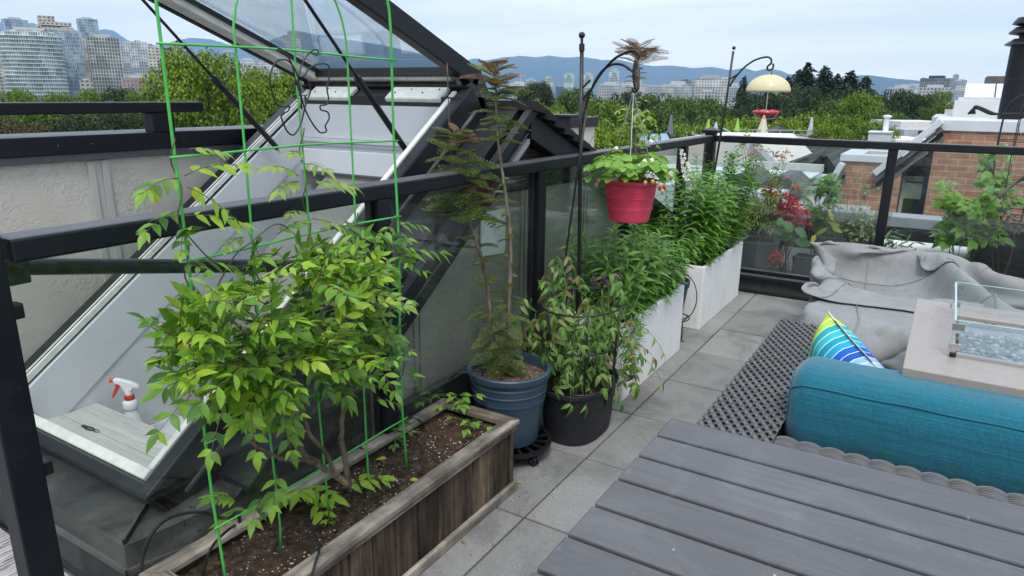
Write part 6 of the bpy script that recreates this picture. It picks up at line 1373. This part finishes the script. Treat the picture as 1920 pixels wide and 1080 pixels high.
# roof terrace with closed parasols
TD = 40.0
t = thing('roof_terrace_house', 'distant house with a railed roof terrace and small dark roof hut beyond the gabled roofs', 'house', onD(1450, 262, TD))
def d(x, y, D=TD): return onD(x, y, D)
g0, g1 = d(1330, 258), d(1545, 262)
ax_ = unit((g1-g0)*np.array([1,1,0])); bk = np.array([-ax_[1], ax_[0], 0])
mb = MB().prism([g0*[1,1,0]+[0,0,-14], g1*[1,1,0]+[0,0,-14], g1*[1,1,0]+[0,0,g1[2]], g0*[1,1,0]+[0,0,g1[2]]], bk*8); mb.build('house_block', plain('grey terrace house', (.30,.31,.32), .8), t, fix=True)
zf = g1[2]
def on_t(px, k=0): 
    f = (px-1330)/(1545-1330); return (g0+(g1-g0)*f)*[1,1,0]+np.array([0,0,zf])+bk*k
WR = plain('grey terrace rail', (.30,.34,.33), .5)
mb = MB()
for hh in (.25, .5): mb.beam(on_t(1385,.2)+[0,0,hh], on_t(1542,.2)+[0,0,hh], .05, .05)
for px_ in range(1386, 1545, 26): mb.beam(on_t(px_,.2)+[0,0,0], on_t(px_,.2)+[0,0,.5], .05, .05, (1,0,0))
mb.build('terrace_rail', WR, t)
c = on_t(1488, 2); hut = MB().prism([c+ax_*-.55+[0,0,0], c+ax_*.55, c+ax_*.55+[0,0,.28], c+[0,0,.62], c+ax_*-.55+[0,0,.28]], bk*1.2).build('roof_hut', SHING, t, fix=True)
MB().beam(on_t(1360,.5)+[0,0,.55], on_t(1392,.4)+[0,0,.0], .5, .05).build('sloped_panel', FLASH, t)
def parasol(px, py0, py1, wpx, D, col, label):
    top, bot = onD(px, py0, D), onD(px, py1, D); h = top[2]-bot[2]; r = wpx/1305*D/2
    t = thing('closed_parasol', label, 'parasol', (bot[0], bot[1], bot[2]-.8), 'closed parasols on the roof terraces')
    n = 16; pr_ = [(.02,0),(.16,.04),(.30,.12),(.45,.3),(.62,.55),(.9,.85),(1,.97),(.85,1)]
    vs = []
    for rr, f in reversed(pr_):
        for k in range(n): a = 2*PI*k/n; q_ = rr*r*(1+.16*(-1)**k*f); vs.append((top[0]+q_*math.cos(a), top[1]+q_*math.sin(a), top[2]-h*f))
    fs = [(i*n+k, i*n+(k+1) % n, (i+1)*n+(k+1) % n, (i+1)*n+k) for i in range(len(pr_)-1) for k in range(n)]
    MB().add(vs, fs).build('canopy', plain(label[:18]+' cloth', col, .8, 0, .08, 6), t, smooth=50)
    MB().tube([(top[0], top[1], bot[2]-.9), (top[0], top[1], top[2]+.05)], .03, 8).build('pole', M['dark'], t)
parasol(1259, 212, 256, 13, 30, (.14,.15,.16), 'closed dark grey parasol left of the corner post')
parasol(1329, 222, 250, 11, 42, (.26,.50,.06), 'closed lime green parasol nearest the corner post')
parasol(1343, 228, 252, 13, 42, (.42,.44,.55), 'closed lavender grey parasol beside the lime green one')
parasol(1384, 221, 247, 10, 42, (.26,.50,.06), 'closed lime green parasol right of the slim hook pole')
parasol(1433, 215, 252, 20, 40, (.60,.55,.44), 'closed cream parasol directly below the bird feeder')
parasol(1523, 218, 254, 12, 40, (.42,.45,.50), 'closed pale grey parasol at the right end of the terrace rail')
t = thing('glazed_roof', 'low glazed roof with pale blue panes left of the corner post', 'glazed roof', onD(1228, 262, 14))
g = [onD(x, y, 14) for x, y in ((1195,268),(1258,262),(1252,250),(1200,252))]
MB().add([*g, *[p_+np.array([0,0,-.1]) for p_ in g]], [(0,1,2,3),(4,7,6,5),(0,4,5,1),(1,5,6,2),(2,6,7,3),(3,7,4,0)]).build('panes', plain('pale blue panes', (.30,.42,.55), .1, 0, .1), t)
for k in range(4): MB().beam(g[0]+(g[1]-g[0])*(k/3)+[0,0,.02], g[3]+(g[2]-g[3])*(k/3)+[0,0,.02], .04, .03).build('glazing_bar', M['dark'], t)
MB().box(g[0][0]-.1, g[1][0]+.3, g[0][1]-.5, g[0][1]+1.8, -14, g[0][2]-.06).build('roof_base', plain('grey roof base', (.3,.31,.32), .8), t)
# pale terrace roofs seen over the rail at right
c = onD(1720, 256, 26); t = thing('terrace_house', 'pale grey stepped terrace house with a small dark window left of the brick wall', 'house', (c[0], c[1], -13))
for (xa, xb, yt, D, col, nm) in ((1690,1790,228,34,(.50,.50,.48),'upper_roof'),(1696,1790,243,32,(.34,.35,.36),'middle_wall'),(1680,1770,262,29,(.62,.62,.60),'lower_terrace')):
    p0, p1 = onD(xa, yt, D), onD(xb, yt, D); u_ = unit((p1-p0)*[1,1,0]); b_ = np.array([-u_[1], u_[0], 0])
    MB().prism([p0*[1,1,0]+[0,0,-14], p1*[1,1,0]+[0,0,-14], p1*[1,1,0]+[0,0,p0[2]], p0*[1,1,0]+[0,0,p0[2]]], b_*3).build(nm, plain('terrace '+nm, col, .7), t, fix=True)
p0 = onD(1722, 246, 31.8); MB().box(p0[0], p0[0]+.3, p0[1]-.1, p0[1]-.02, p0[2]-.2, p0[2]+.03).build('window', M['black'], t)

# ------------------------------------------------------------------ ground, trees
GZ = -14.0
gm = NT('town ground'); v = gm.co(); gc = gm.ramp(gm.noise(v, .02, 6, .6), [(.35,(.035,.055,.02)),(.55,(.07,.075,.06)),(.7,(.13,.13,.125))])
tag(MB().add([(-1.0,-1.0,GZ)]*0+[(_r0*x_+np.array([-_sy,_cy,0])*y_+[0,0,GZ]) for x_, y_ in ((-6250,-850),(6250,-850),(6250,6390),(-6250,6390))], [(0,1,2,3)]).build('ground', gm.done(gm.bsdf(gc, .9))), kind='structure')
tag(MB().box(-3.2, 4.0, -3.0, 6.4, GZ+.05, -.45).build('building_below', PALE), 'pale building block carrying the roof deck', 'building')
def m_crown(name, cols, trans=.22):
    t = NT(name); n = len(cols); c = t.ramp(t.rnd(), [(i/(n-1), x) for i, x in enumerate(cols)])
    if name == 'distant wood':      # patches of different kinds of tree
        geo = t.n('ShaderNodeNewGeometry').outputs['Position']; c = t.mix(1, c, t.ramp(t.noise(geo, .055, 2, .5), [(.36, (.55,.62,.8)), (.5, g3(1)), (.64, (1.5,1.35,1.0))]), 'MULTIPLY')
    p = t.bsdf(c, .6, 0, None, .25); tl = t.n('ShaderNodeBsdfTranslucent', {0: c}).outputs[0]
    return t.done(t.n('ShaderNodeMixShader', {0: trans, 1: p, 2: tl}).outputs[0])
CR = {'bright': m_crown('bright spring maple crown', [(.06,.105,.008),(.10,.17,.012),(.16,.25,.017),(.22,.32,.022)]),
      'mid': m_crown('mid green crown', [(.035,.07,.012),(.06,.115,.018),(.09,.155,.026)]),
      'fresh': m_crown('fresh green crown', [(.058,.11,.012),(.10,.18,.016),(.155,.25,.024)]),
      'dark': m_crown('dark green crown', [(.018,.032,.012),(.03,.05,.017),(.045,.07,.022)]),
      'conifer': m_crown('dark conifer crown', [(.012,.024,.012),(.02,.036,.016),(.03,.05,.02)], .1),
      'brown': m_crown('brownish crown', [(.06,.05,.02),(.085,.065,.03),(.06,.075,.025)])}
def crown_mesh(kind, seed, n):
    r = np.random.default_rng(seed); mb = MB()
    if kind == 'broad':
        lob = []
        for k in range(38):
            a = r.uniform(0, 2*PI); z = r.uniform(.30, .93); prof = (1-((z-.55)/.42)**2) if z > .55 else (1-((z-.55)/.40)**2*.8); rad_ = .40*math.sqrt(max(.03, prof))*r.uniform(.55, 1.0)
            lob.append((rad_*math.cos(a), rad_*math.sin(a), z, r.uniform(.07, .14)))
        lob.append((0, 0, .62, .2)); lob.append((.02, 0, .88, .12))
        L = np.array(lob); wgt = L[:, 3]**2; idx = r.choice(len(L), n, p=wgt/wgt.sum())
        d = unit(r.normal(size=(n, 3))); rr = L[idx, 3]*(r.uniform(.55, 1.08, n))
        P = L[idx, :3]+d*rr[:, None]*np.array([1, 1, .8]); sz = r.uniform(.006, .0125, n)*(1.6 if n < 9000 else 1.0)
        Nn = unit(d+r.normal(size=(n, 3))*.55+np.array([0, 0, .25]))
    else:
        z = 1-r.random(n)**.62*.86; tier = np.floor(z*15)/15; f = (z-tier)*15
        rad_ = (.205*(1-z)**.85+.008)*(1.15-.5*f)*(.85+.3*r.random(n)); a = r.uniform(0, 2*PI, n); lumps = 1+.28*np.sin(a*3+tier*40)+.18*np.sin(a*7+tier*90)
        rr = rad_*lumps*np.sqrt(r.uniform(.25, 1, n)); P = np.stack([rr*np.cos(a), rr*np.sin(a), z-rr*.35], 1); sz = r.uniform(.006, .012, n)
        Nn = unit(np.stack([np.cos(a)*.5, np.sin(a)*.5, np.full(n, .8)], 1)+r.normal(size=(n, 3))*.5)
    D = np.cross(Nn, unit(r.normal(size=(n, 3)))); D = unit(D); B = np.cross(Nn, D)
    sz = sz[:, None]; vs = np.stack([P-D*sz-B*sz*.55, P+D*sz*.2-B*sz*.75+Nn*sz*.3, P+D*sz+B*sz*.1, P-D*sz*.1+B*sz*.75+Nn*sz*.25], 1)
    mb.v.append(vs.reshape(-1, 3)); mb.n = 4*n; mb.f = [(4*i, 4*i+1, 4*i+2, 4*i+3) for i in range(n)]
    return mb
def trunk_mesh(kind, seed):
    r = np.random.default_rng(seed); mb = MB(); mb.tube([(0,0,0),(.004,.003,.2),(-.004,.004,.42),(.003,0,.62 if kind == 'broad' else .95)], [.028,.022,.016,.005], 9)
    if kind == 'broad':
        for k in range(9): a = k*2.4; z = r.uniform(.26, .5); mb.tube(spline([(0,0,z),(.1*math.cos(a),.1*math.sin(a),z+.10),(.25*math.cos(a),.25*math.sin(a),z+.26)], 3), np.linspace(.012,.003,7), 6)
    return mb
protos = {}
def proto(kind, seed, n, near=True):
    k = (kind, seed)
    if k not in protos:
        cm = bpy.data.meshes.new('crown'); mb = crown_mesh(kind, seed, n); cm.from_pydata(np.concatenate(mb.v).tolist(), [], mb.f); cm.materials.append(CR['mid'])
        tb = trunk_mesh(kind, seed); tm_ = bpy.data.meshes.new('trunk'); tm_.from_pydata(np.concatenate(tb.v).tolist(), [], tb.f); tm_.materials.append(M['bark'])
        protos[k] = (cm, tm_)
    return protos[k]
def tree(px, py, wpx, D, kind, col, label, group=None, name=None):
    top = onD(px, py-((20 if 1190 < px < 1350 else 12) if kind == 'broad' and D > 50 else 4), D); wdt = wpx/1305*D; h = top[2]-GZ; seed = (1+int(px+py) % 3) if wpx < 140 else 4+int(px) % 2
    cm, tm_ = proto(kind, seed, (8000 if wpx < 140 else 30000) if kind == 'broad' else 9000)
    r = thing(name or ('conifer_tree' if kind != 'broad' else 'leafy_tree'), label, 'tree', (top[0], top[1], GZ), group)
    sx = wdt/(.80 if kind == 'broad' else .24); sz = h
    rz = (px*7+py*3) % 6.28
    for nm, me in (('crown', cm), ('trunk', tm_)):
        o = bpy.data.objects.new(nm, me); COL.objects.link(o); o.parent = r; o.scale = (sx, sx, sz) if kind == 'broad' else (sx, sx, sz); o.rotation_euler = (0, 0, rz)
        if kind == 'broad' and nm == 'crown':      # keep the crown round on a tall trunk
            ch = min(h*.85, wdt*1.35); o.scale = (sx, sx, ch/.72); o.location = (0, 0, h-ch/.72*1.02)
        if nm == 'crown': o.material_slots[0].link = 'OBJECT'; o.material_slots[0].material = CR[col]
for a in [
 (372,86,215,40,'broad','bright','large bright yellow green maple behind the stucco parapet rail'),
 (505,126,190,46,'broad','bright','bright maple seen just left of the hatch lid foot'),
 (448,152,120,58,'broad','bright','bright maple between the two taller maples by the hatch'),
 (318,190,110,46,'broad','fresh','green tree low at the left side of the large bright maple'),
 (28,172,95,80,'broad','fresh','round green tree at the left edge in front of the curved glass tower'),
 (100,178,90,82,'broad','fresh','round green tree in front of the blue grey tower'),
 (172,172,90,84,'broad','fresh','pale green tree in front of the beige and dark glass tower'),
 (222,170,80,90,'broad','dark','dusky dark tree before the low pink buildings'),
 (262,178,70,74,'broad','fresh','small pale green tree left of the large bright maple'),
 (50,222,170,32,'broad','brown','brownish leaved tree behind the left cap rail'),
 (160,205,190,34,'broad','dark','broad dark green tree behind the left cap rail'),
 (255,212,150,36,'broad','dark','dark green tree below the cap rail end'),
 (1004,160,80,95,'broad','dark','dark tree with a rounded top beside the white apartment towers'),
 (1022,192,150,44,'broad','bright','bright yellow green tree above the pale roof upstand'),
 (1088,172,90,92,'broad','mid','mid green tree behind the double hook pole'),
 (1068,212,110,36,'broad','bright','bright tree just left of the double hook pole'),
 (1132,190,120,52,'broad','fresh','fresh green tree just right of the double hook pole'),
 (1150,232,150,30,'broad','bright','bright tree low behind the red hanging pot'),
 (1172,178,90,80,'broad','dark','dark brownish tree behind the hanging pot wires'),
 (1228,186,100,88,'broad','mid','mid green tree below the long white apartments'),
 (1282,196,120,64,'broad','mid','mid green tree below the checkered white apartments'),
 (1242,212,120,52,'broad','mid','mid green tree behind the dark grey parasol'),
 (1330,192,110,76,'broad','mid','mid green tree left of the slim hook pole'),
 (1350,214,110,50,'broad','fresh','fresh green tree behind the lime parasols'),
 (1300,226,120,44,'broad','bright','bright low tree behind the corner post'),
 (1396,146,60,112,'conifer','conifer','single tall conifer right of the checkered apartments'),
 (1420,178,90,86,'broad','dark','dark tree behind the red feeder dish'),
 (1400,212,110,46,'broad','bright','bright green low tree beside the cream parasol'),
 (1462,178,110,72,'broad','dark','dark tree right of the bird feeder'),
 (1480,146,76,116,'conifer','conifer','conifer at the left end of the conifer stand'),
 (1516,121,98,110,'conifer','conifer','tallest conifer of the stand, left of its middle'),
 (1550,127,104,114,'conifer','conifer','tall narrow topped conifer in the middle of the stand'),
 (1595,136,120,100,'conifer','conifer','broad conifer at the right of the stand'),
 (1624,146,96,118,'conifer','conifer','conifer at the right end of the stand'),
 (1498,134,84,122,'conifer','conifer','slim conifer behind the tallest one'),
 (1572,142,80,124,'conifer','conifer','slim conifer between the two tallest ones'),
 (1446,138,36,130,'conifer','conifer','small conifer top just above the feeder dome'),
 (1530,176,120,80,'broad','dark','dark leafy tree below the conifer stand'),
 (1600,168,130,96,'broad','dark','dark leafy tree at the foot of the right hand conifers'),
 (1500,168,110,98,'broad','dark','dark leafy tree at the foot of the left hand conifers'),
 (1570,190,130,62,'broad','mid','mid green tree right of the bird feeder below the conifers'),
 (1622,182,140,56,'broad','fresh','large loose fresh green tree below the right conifers'),
 (1672,206,110,46,'broad','mid','mid green tree behind the white vent pipe'),
 (1692,172,90,88,'broad','dark','dark tree below the white block at the right'),
 (1722,182,80,78,'broad','dark','dark tree left of the single round tree'),
 (1765,178,56,80,'broad','fresh','single round green tree right of the vent pipe'),
 (1735,208,70,62,'broad','mid','low green tree beneath the single round tree'),
 (1520,206,110,50,'broad','bright','bright green tree behind the pale grey parasol'),
 (1478,216,110,44,'broad','bright','bright tree behind the terrace rail'),
 (1562,228,90,34,'broad','bright','yellow green tree at the right of the terrace rail'),
 (1590,212,90,40,'broad','fresh','fresh green tree left of the white vent pipe'),
 (1640,222,100,30,'broad','fresh','fresh green tree right behind the white vent pipe'),
 ]: tree(*a)
# far wood: one continuous canopy that reads as a mass
r = np.random.default_rng(21); mb = MB(); PP, NN_ = [], []
for k in range(520):
    px_ = r.uniform(-150, 2050); D = r.uniform(95, 330); z = r.uniform(-10, -3.2)+ (2.0 if 1450 < px_ < 1720 else 0)
    c = onD(px_, 200, D); R_ = r.uniform(3.0, 5.5); m = int(300*min(1, 160/D)+80); dd = unit(r.normal(size=(m, 3))); dd[:, 2] = np.abs(dd[:, 2])*1.0-.15
    PP.append(np.array([c[0], c[1], z])+dd*R_*r.uniform(.8, 1.05, (m, 1))); NN_.append(unit(dd+r.normal(size=(m, 3))*.5))
P = np.concatenate(PP); Nn = np.concatenate(NN_); n = len(P); D_ = unit(np.cross(Nn, unit(r.normal(size=(n, 3))))); B_ = np.cross(Nn, D_); s_ = r.uniform(.3, .65, (n, 1))
mb.v.append(np.stack([P-D_*s_-B_*s_*.6, P+D_*s_*.3-B_*s_*.8, P+D_*s_+B_*s_*.1, P-D_*s_*.1+B_*s_*.8], 1).reshape(-1, 3)); mb.n = 4*n; mb.f = [(4*i, 4*i+1, 4*i+2, 4*i+3) for i in range(n)]
tag(mb.build('distant_wood', m_crown('distant wood', [(.036,.062,.012),(.062,.105,.016),(.095,.145,.02),(.13,.18,.025)])), 'belt of mixed green treetops filling the middle distance before the city', 'wood', None, 'stuff')

# ------------------------------------------------------------------ city towers
def m_fac(name, g1_, g2_, frame, bw, bh, ms, rough=.25):
    t = NT(name); u = t.n('ShaderNodeTexCoord').outputs['UV']
    b = t.n('ShaderNodeTexBrick', {'Vector': u, 'Color1': g1_, 'Color2': g2_, 'Mortar': frame, 'Scale': 1, 'Mortar Size': ms, 'Mortar Smooth': .1, 'Brick Width': bw, 'Row Height': bh}, offset=0.0)
    b2 = t.n('ShaderNodeTexBrick', {'Vector': u, 'Color1': g3(.55), 'Color2': g3(1.3), 'Mortar': g3(1), 'Scale': 1, 'Mortar Size': 0, 'Brick Width': bw*3.3, 'Row Height': bh*2}, offset=.37)
    c = t.mix(1, b.outputs[0], b2.outputs[0], 'MULTIPLY')
    r = t.ramp(b.outputs['Fac'], [(0, g3(rough)), (1, g3(.7))])
    return t.done(t.bsdf(c, r, 0, t.bump(b.outputs['Fac'], .5, .15)))
FA = {'green': m_fac('green glass facade', (.07,.15,.15), (.30,.41,.39), (.46,.51,.50), 1.7, 3.0, .34),
      'blue': m_fac('blue glass facade', (.06,.12,.18), (.22,.33,.42), (.32,.37,.41), 1.6, 3.0, .26),
      'beige': m_fac('beige concrete facade', (.035,.05,.055), (.12,.14,.14), (.46,.42,.35), 3.4, 3.0, .85),
      'darkglass': m_fac('dark glass facade', (.035,.055,.06), (.10,.14,.14), (.40,.38,.32), 2.2, 3.0, .32),
      'white': m_fac('white concrete facade', (.10,.14,.17), (.24,.29,.32), (.45,.46,.46), 2.4, 3.0, .6),
      'grey': m_fac('grey concrete facade', (.10,.13,.16), (.22,.26,.29), (.46,.47,.48), 2.4, 3.0, .65),
      'pink': m_fac('pink brick facade', (.10,.10,.11), (.2,.19,.19), (.38,.26,.23), 2.6, 3.0, .85),
      'checker': m_fac('checkered white facade', (.04,.05,.06), (.15,.17,.18), (.48,.48,.47), 3.2, 3.1, .85),
      'deepblue': m_fac('deep blue facade', (.03,.06,.12), (.07,.11,.18), (.12,.16,.22), 2, 3, .2),
      'dark': m_fac('charcoal facade', (.03,.035,.04), (.09,.10,.11), (.18,.19,.20), 2.2, 3.2, .4)}
def uprism(mb, foot, z0, z1):
    n = len(foot); per = [0]
    for i in range(n): per.append(per[-1]+np.linalg.norm(np.array(foot[(i+1) % n])-np.array(foot[i])))
    mb.prism([(x, y, z0) for x, y in foot], (0, 0, z1-z0))
    if mb.uv is None: mb.uv = []
    mb.uv += [(0, 0)]*n+[(0, 0)]*n
    for i in range(n): mb.uv += [(per[i], z0), (per[i], z1), (per[i+1], z1), (per[i+1], z0)]
def rect(cx, cy, wd, dp, rz):
    c, s_ = math.cos(rz), math.sin(rz); return [(cx+c*x-s_*y, cy+s_*x+c*y) for x, y in ((-wd/2,-dp/2),(wd/2,-dp/2),(wd/2,dp/2),(-wd/2,dp/2))]
def rounded(cx, cy, wd, dp, rz, k=4):
    c, s_ = math.cos(rz), math.sin(rz); o = []
    for a in np.linspace(PI, 2*PI, 17): x = wd/2*math.cos(a); y = dp*.55*math.sin(a)-dp*.0; o.append((x, y))
    o += [(wd/2, dp/2), (-wd/2, dp/2)]; return [(cx+c*x-s_*y, cy+s_*x+c*y) for x, y in o]
SLAB = plain('balcony slab', (.60,.62,.61), .7, 0, .05)
def tower(x0, x1, yt, D, style, label, tiers=(), shape=rect, slabs=0, cat='tower block', name='tower_block', yaw=None, top='box', z_off=0):
    xm = (x0+x1)/2; c = onD(xm, yt, D); wd = (x1-x0)/1305*D; rz = math.atan2(c[0], c[1])*-1 if yaw is None else yaw
    rzz = rz+((int(xm)*37 % 100)/100-.5)*.5 if shape is rect else rz
    wd2 = wd/(abs(math.cos(rzz-rz))+.62*abs(math.sin(rzz-rz))) if shape is rect else wd
    t = thing(name, label, cat, (c[0], c[1], GZ)); mb = MB(); uprism(mb, shape(c[0], c[1], wd2, wd2*.62, rzz), GZ, c[2])
    for (a, b, y) in tiers:
        q_ = onD((a+b)/2, y, D-2); w2 = (b-a)/1305*D; uprism(mb, shape(q_[0], q_[1], w2, w2*.6, rzz), GZ if y > yt else c[2]-.5, q_[2])
    mb.build('tower_walls', FA[style], t, fix=False)
    if slabs:
        sl = MB(); z = c[2]-3
        while z > -6:
            f = np.array(shape(c[0], c[1], wd2*1.05, wd2*.70, rzz)); sl.prism([(p_[0], p_[1], z) for p_ in f], (0, 0, .35)); z -= 3.0
        sl.build('balcony_slabs', SLAB, t, fix=True)
    rb = MB(); rb.prism([(x, y, c[2]) for x, y in rect(c[0], c[1], wd2*.5, wd2*.34, rzz)], (0, 0, max(1.0, wd*.09))); rb.build('roof_plant_room', plain('grey plant room', (.40,.41,.42), .8) if style != 'dark' else M['dark'], t, fix=True)
    mb = MB(); fo = shape(c[0], c[1], wd2*1.012, wd2*.632, rzz); mb.prism([(x, y, c[2]-.9) for x, y in fo], (0, 0, 1.1)); 
    return t
tower(5, 104, 62, 560, 'green', 'curved green glass tower at the left with rounded balconies', [(8,70,60),(20,96,58)], rounded, 1)
tower(6, 48, 37, 760, 'blue', 'blue grey slab tower rising behind the curved green tower')
tower(70, 112, 48, 640, 'beige', 'tall stepped beige tower with a rooftop crown', [(72,98,30),(80,128,42),(84,132,52)])
tower(98, 148, 62, 600, 'blue', 'blue grey glass tower in front of the stepped beige one', [(100,140,58)])
tower(145, 180, 36, 820, 'blue', 'slim blue glass tower with a flat top behind the others')
tower(138, 168, 76, 700, 'pink', 'brownish apartment tower between the blue and the beige towers')
tower(164, 218, 70, 610, 'darkglass', 'beige framed dark glass tower', [(168,205,70)])
tower(214, 240, 86, 760, 'grey', 'slim grey tower right of the dark glass tower')
tower(228, 250, 80, 900, 'white', 'thin white tower standing behind the slim grey one')
tower(248, 284, 82, 720, 'white', 'white apartment tower with stepped balconies', [(252,262,76)])
tower(278, 312, 90, 680, 'beige', 'peach beige apartment block left of the large maple')
tower(300, 322, 104, 800, 'pink', 'pink apartment block partly hidden by the large maple')
tower(318, 340, 82, 880, 'white', 'white tower top just above the large maple')
tower(232, 282, 146, 520, 'pink', 'low pink brick apartment building behind the pale trees', cat='apartment block', name='apartment_block')
tower(150, 172, 150, 540, 'beige', 'low beige apartment building between tower feet', cat='apartment block', name='apartment_block')
tower(-20, 12, 80, 620, 'beige', 'beige tower cut by the left edge of the picture')
tower(374, 394, 102, 860, 'white', 'white tower above the right shoulder of the large maple')
tower(392, 410, 116, 820, 'grey', 'lower grey tower right of the white one above the maples')
tower(414, 444, 97, 700, 'blue', 'blue glass tower between the maples and the hatch lid')
tower(448, 482, 112, 800, 'grey', 'pale grey tower beside the blue glass tower')
tower(448, 472, 132, 560, 'white', 'low white building over the bright maples', cat='apartment block', name='apartment_block')
tower(484, 512, 116, 900, 'white', 'white tower partly behind the lower hatch lid frame')
tower(532, 566, 66, 640, 'white', 'pale stepped tower seen through the hatch lid glass', [(540,560,58)])
tower(506, 534, 92, 720, 'grey', 'grey tower seen through the hatch lid glass left of the pale one')
tower(568, 590, 100, 800, 'grey', 'lower grey tower seen through the hatch lid glass')
tower(986, 1006, 149, 1200, 'white', 'slim white tower at the left of the central skyline')
tower(1021, 1038, 145, 1000, 'white', 'slim white tower left of the double hook')
tower(1058, 1078, 139, 1000, 'green', 'slim pale green tower behind the double hook pole')
tower(1093, 1112, 138, 1050, 'green', 'slim pale green tower between the hook arms')
tower(1141, 1162, 132, 900, 'green', 'pale green glass tower with a pointed crown', [(1146,1157,128)])
tower(1042, 1057, 162, 900, 'deepblue', 'small deep blue building between slim white towers')
tower(955, 992, 156, 900, 'white', 'low white buildings at the left end of the central skyline', cat='apartment block', name='apartment_block')
tower(1120, 1166, 158, 760, 'white', 'low white apartment block below the pointed tower', cat='apartment block', name='apartment_block')
tower(1162, 1215, 155, 900, 'grey', 'grey low block behind the hanging pot wires', cat='apartment block', name='apartment_block')
tower(1212, 1262, 166, 800, 'white', 'white stepped apartments left of the checkered ones', [(1216,1250,160)], cat='apartment block', name='apartment_block')
tower(1240, 1300, 158, 820, 'white', 'long white apartment terrace before the dark roof block', [(1256,1280,155)], cat='apartment block', name='apartment_block')
tower(1276, 1296, 151, 860, 'dark', 'dark block with a flat top between white apartments', cat='apartment block', name='apartment_block')
tower(1300, 1364, 148, 800, 'checker', 'checkered white apartment building with stepped curved top', [(1316,1362,144),(1306,1330,154)], cat='apartment block', name='apartment_block')
tower(1308, 1345, 172, 700, 'checker', 'lower white apartment wing in front of the checkered building', cat='apartment block', name='apartment_block')
tower(1362, 1402, 160, 840, 'white', 'white apartment wing right of the checkered building', cat='apartment block', name='apartment_block')
tower(1668, 1712, 164, 760, 'white', 'low white office block left of the large grey one at the right', [(1690,1706,158)], cat='office block', name='office_block')
tower(1730, 1784, 147, 760, 'dark', 'dark topped office block with white lower floors at the right', cat='office block', name='office_block')
tower(1726, 1780, 164, 700, 'checker', 'white office wing in front of the dark topped block', cat='office block', name='office_block')
tower(1788, 1798, 140, 1200, 'blue', 'very slim distant blue tower right of the dark topped block')
tower(1728, 1736, 146, 1300, 'blue', 'thin distant tower left of the dark topped block')
tower(1796, 1812, 150, 900, 'grey', 'small grey block left of the brick house roof', cat='apartment block', name='apartment_block')
tower(1700, 1730, 160, 1300, 'grey', 'hazy grey buildings behind the low white office block', cat='apartment block', name='apartment_block')
c = onD(976, 165, 1100); t = onD(976, 142, 1100); mb = MB().beam(c-np.array([0,0,20]), t, 1.6, 1.6, (1,0,0)); mb.beam(t+[-14,0,0], t+[10,0,0], 1.2, 1.2)
tag(mb.build('tower_crane', plain('pale crane steel', (.5,.3,.25), .6)), 'thin pale tower crane far off above the central skyline', 'crane')

# ------------------------------------------------------------------ mountains
def ridge(name, prof, D, depth, col, seed):
    r = np.random.default_rng(seed); px_ = np.array([p_[0] for p_ in prof], float); py_ = np.array([p_[1] for p_ in prof], float)
    xs = np.linspace(px_[0], px_[-1], 360); ys = np.interp(xs, px_, py_)
    ys += .9*np.cumsum(r.normal(size=360))*.12*np.hanning(360)+r.normal(size=360)*.25
    top = np.array([onD(x, y, D) for x, y in zip(xs, ys)]); G_ = []
    for j, f in enumerate(np.linspace(0, 1, 26)):
        dirv = unit(top*np.array([1,1,0])); spur = np.interp(np.arange(360), np.arange(0, 360, 9), r.normal(size=40))*.07 if j == 0 else spur
        h = (top[:, 2]-GZ)*(1-f)**(1.15)*(1+0*f)+GZ
        hh = h+(top[:, 2]-GZ)*spur*np.sin(PI*f)*1.0+(top[:, 2]-GZ)*r.normal(size=360)*.008*(0 < f < 1)
        pt = top-dirv*(f*depth); pt[:, 2] = np.where(f == 0, top[:, 2], np.maximum(hh, GZ-1)); G_.append(pt)
    t = NT(name+' forest'); v = t.co(); c = t.ramp(t.noise(v, .01, 6, .6), [(.35, lum(col,.7)), (.7, lum(col,1.4))])
    tag(MB().grid(G_).build(name, t.done(t.bsdf(c, .95)), None, smooth='all'), kind='structure')
ridge('mountain', [(-250,46),(-80,36),(0,41),(22,38),(45,48),(60,42),(100,58),(135,54),(160,66),(180,58),(195,55),(212,57),(240,76),(262,82),(300,86),(330,76),(358,71),(395,74),(430,84),(470,90),(520,70),(560,58),(600,66),(660,76),(720,84),(780,98),(820,112),(850,107),(870,113),(890,108),(908,113),(935,108),(975,104),(1005,107),(1030,104),(1060,108),(1090,106),(1130,112),(1160,111),(1190,119),(1225,123),(1260,122),(1300,127),(1335,125),(1370,131),(1395,127),(1415,133),(1440,128),(1465,132),(1480,139),(1500,138),(1540,146),(1600,156),(1700,170)], 6200, 2600, (.02,.04,.05), 3)
ridge('hill', [(1430,172),(1530,160),(1580,150),(1610,143),(1635,143),(1665,147),(1700,150),(1725,152),(1760,160),(1830,174)], 4200, 900, (.02,.04,.05), 5)
# ------------------------------------------------------------------ air
hz = bpy.data.materials.new('haze air'); hz.use_nodes = True; hn = hz.node_tree; hn.nodes.clear()
ho = hn.nodes.new('ShaderNodeOutputMaterial'); pv = hn.nodes.new('ShaderNodeVolumePrincipled'); hn.links.new(pv.outputs[0], ho.inputs['Volume'])
pv.inputs['Color'].default_value = (.38,.66,1.0,1); pv.inputs['Density'].default_value = 1.35e-4; pv.inputs['Anisotropy'].default_value = 0.0
o = MB().box(-6300, 6300, -900, 6420, GZ-1, 640).build('haze', hz); o.rotation_euler = (0, 0, YAW); tag(o, 'pale blue air between the deck and the mountains', 'haze', None, 'stuff')
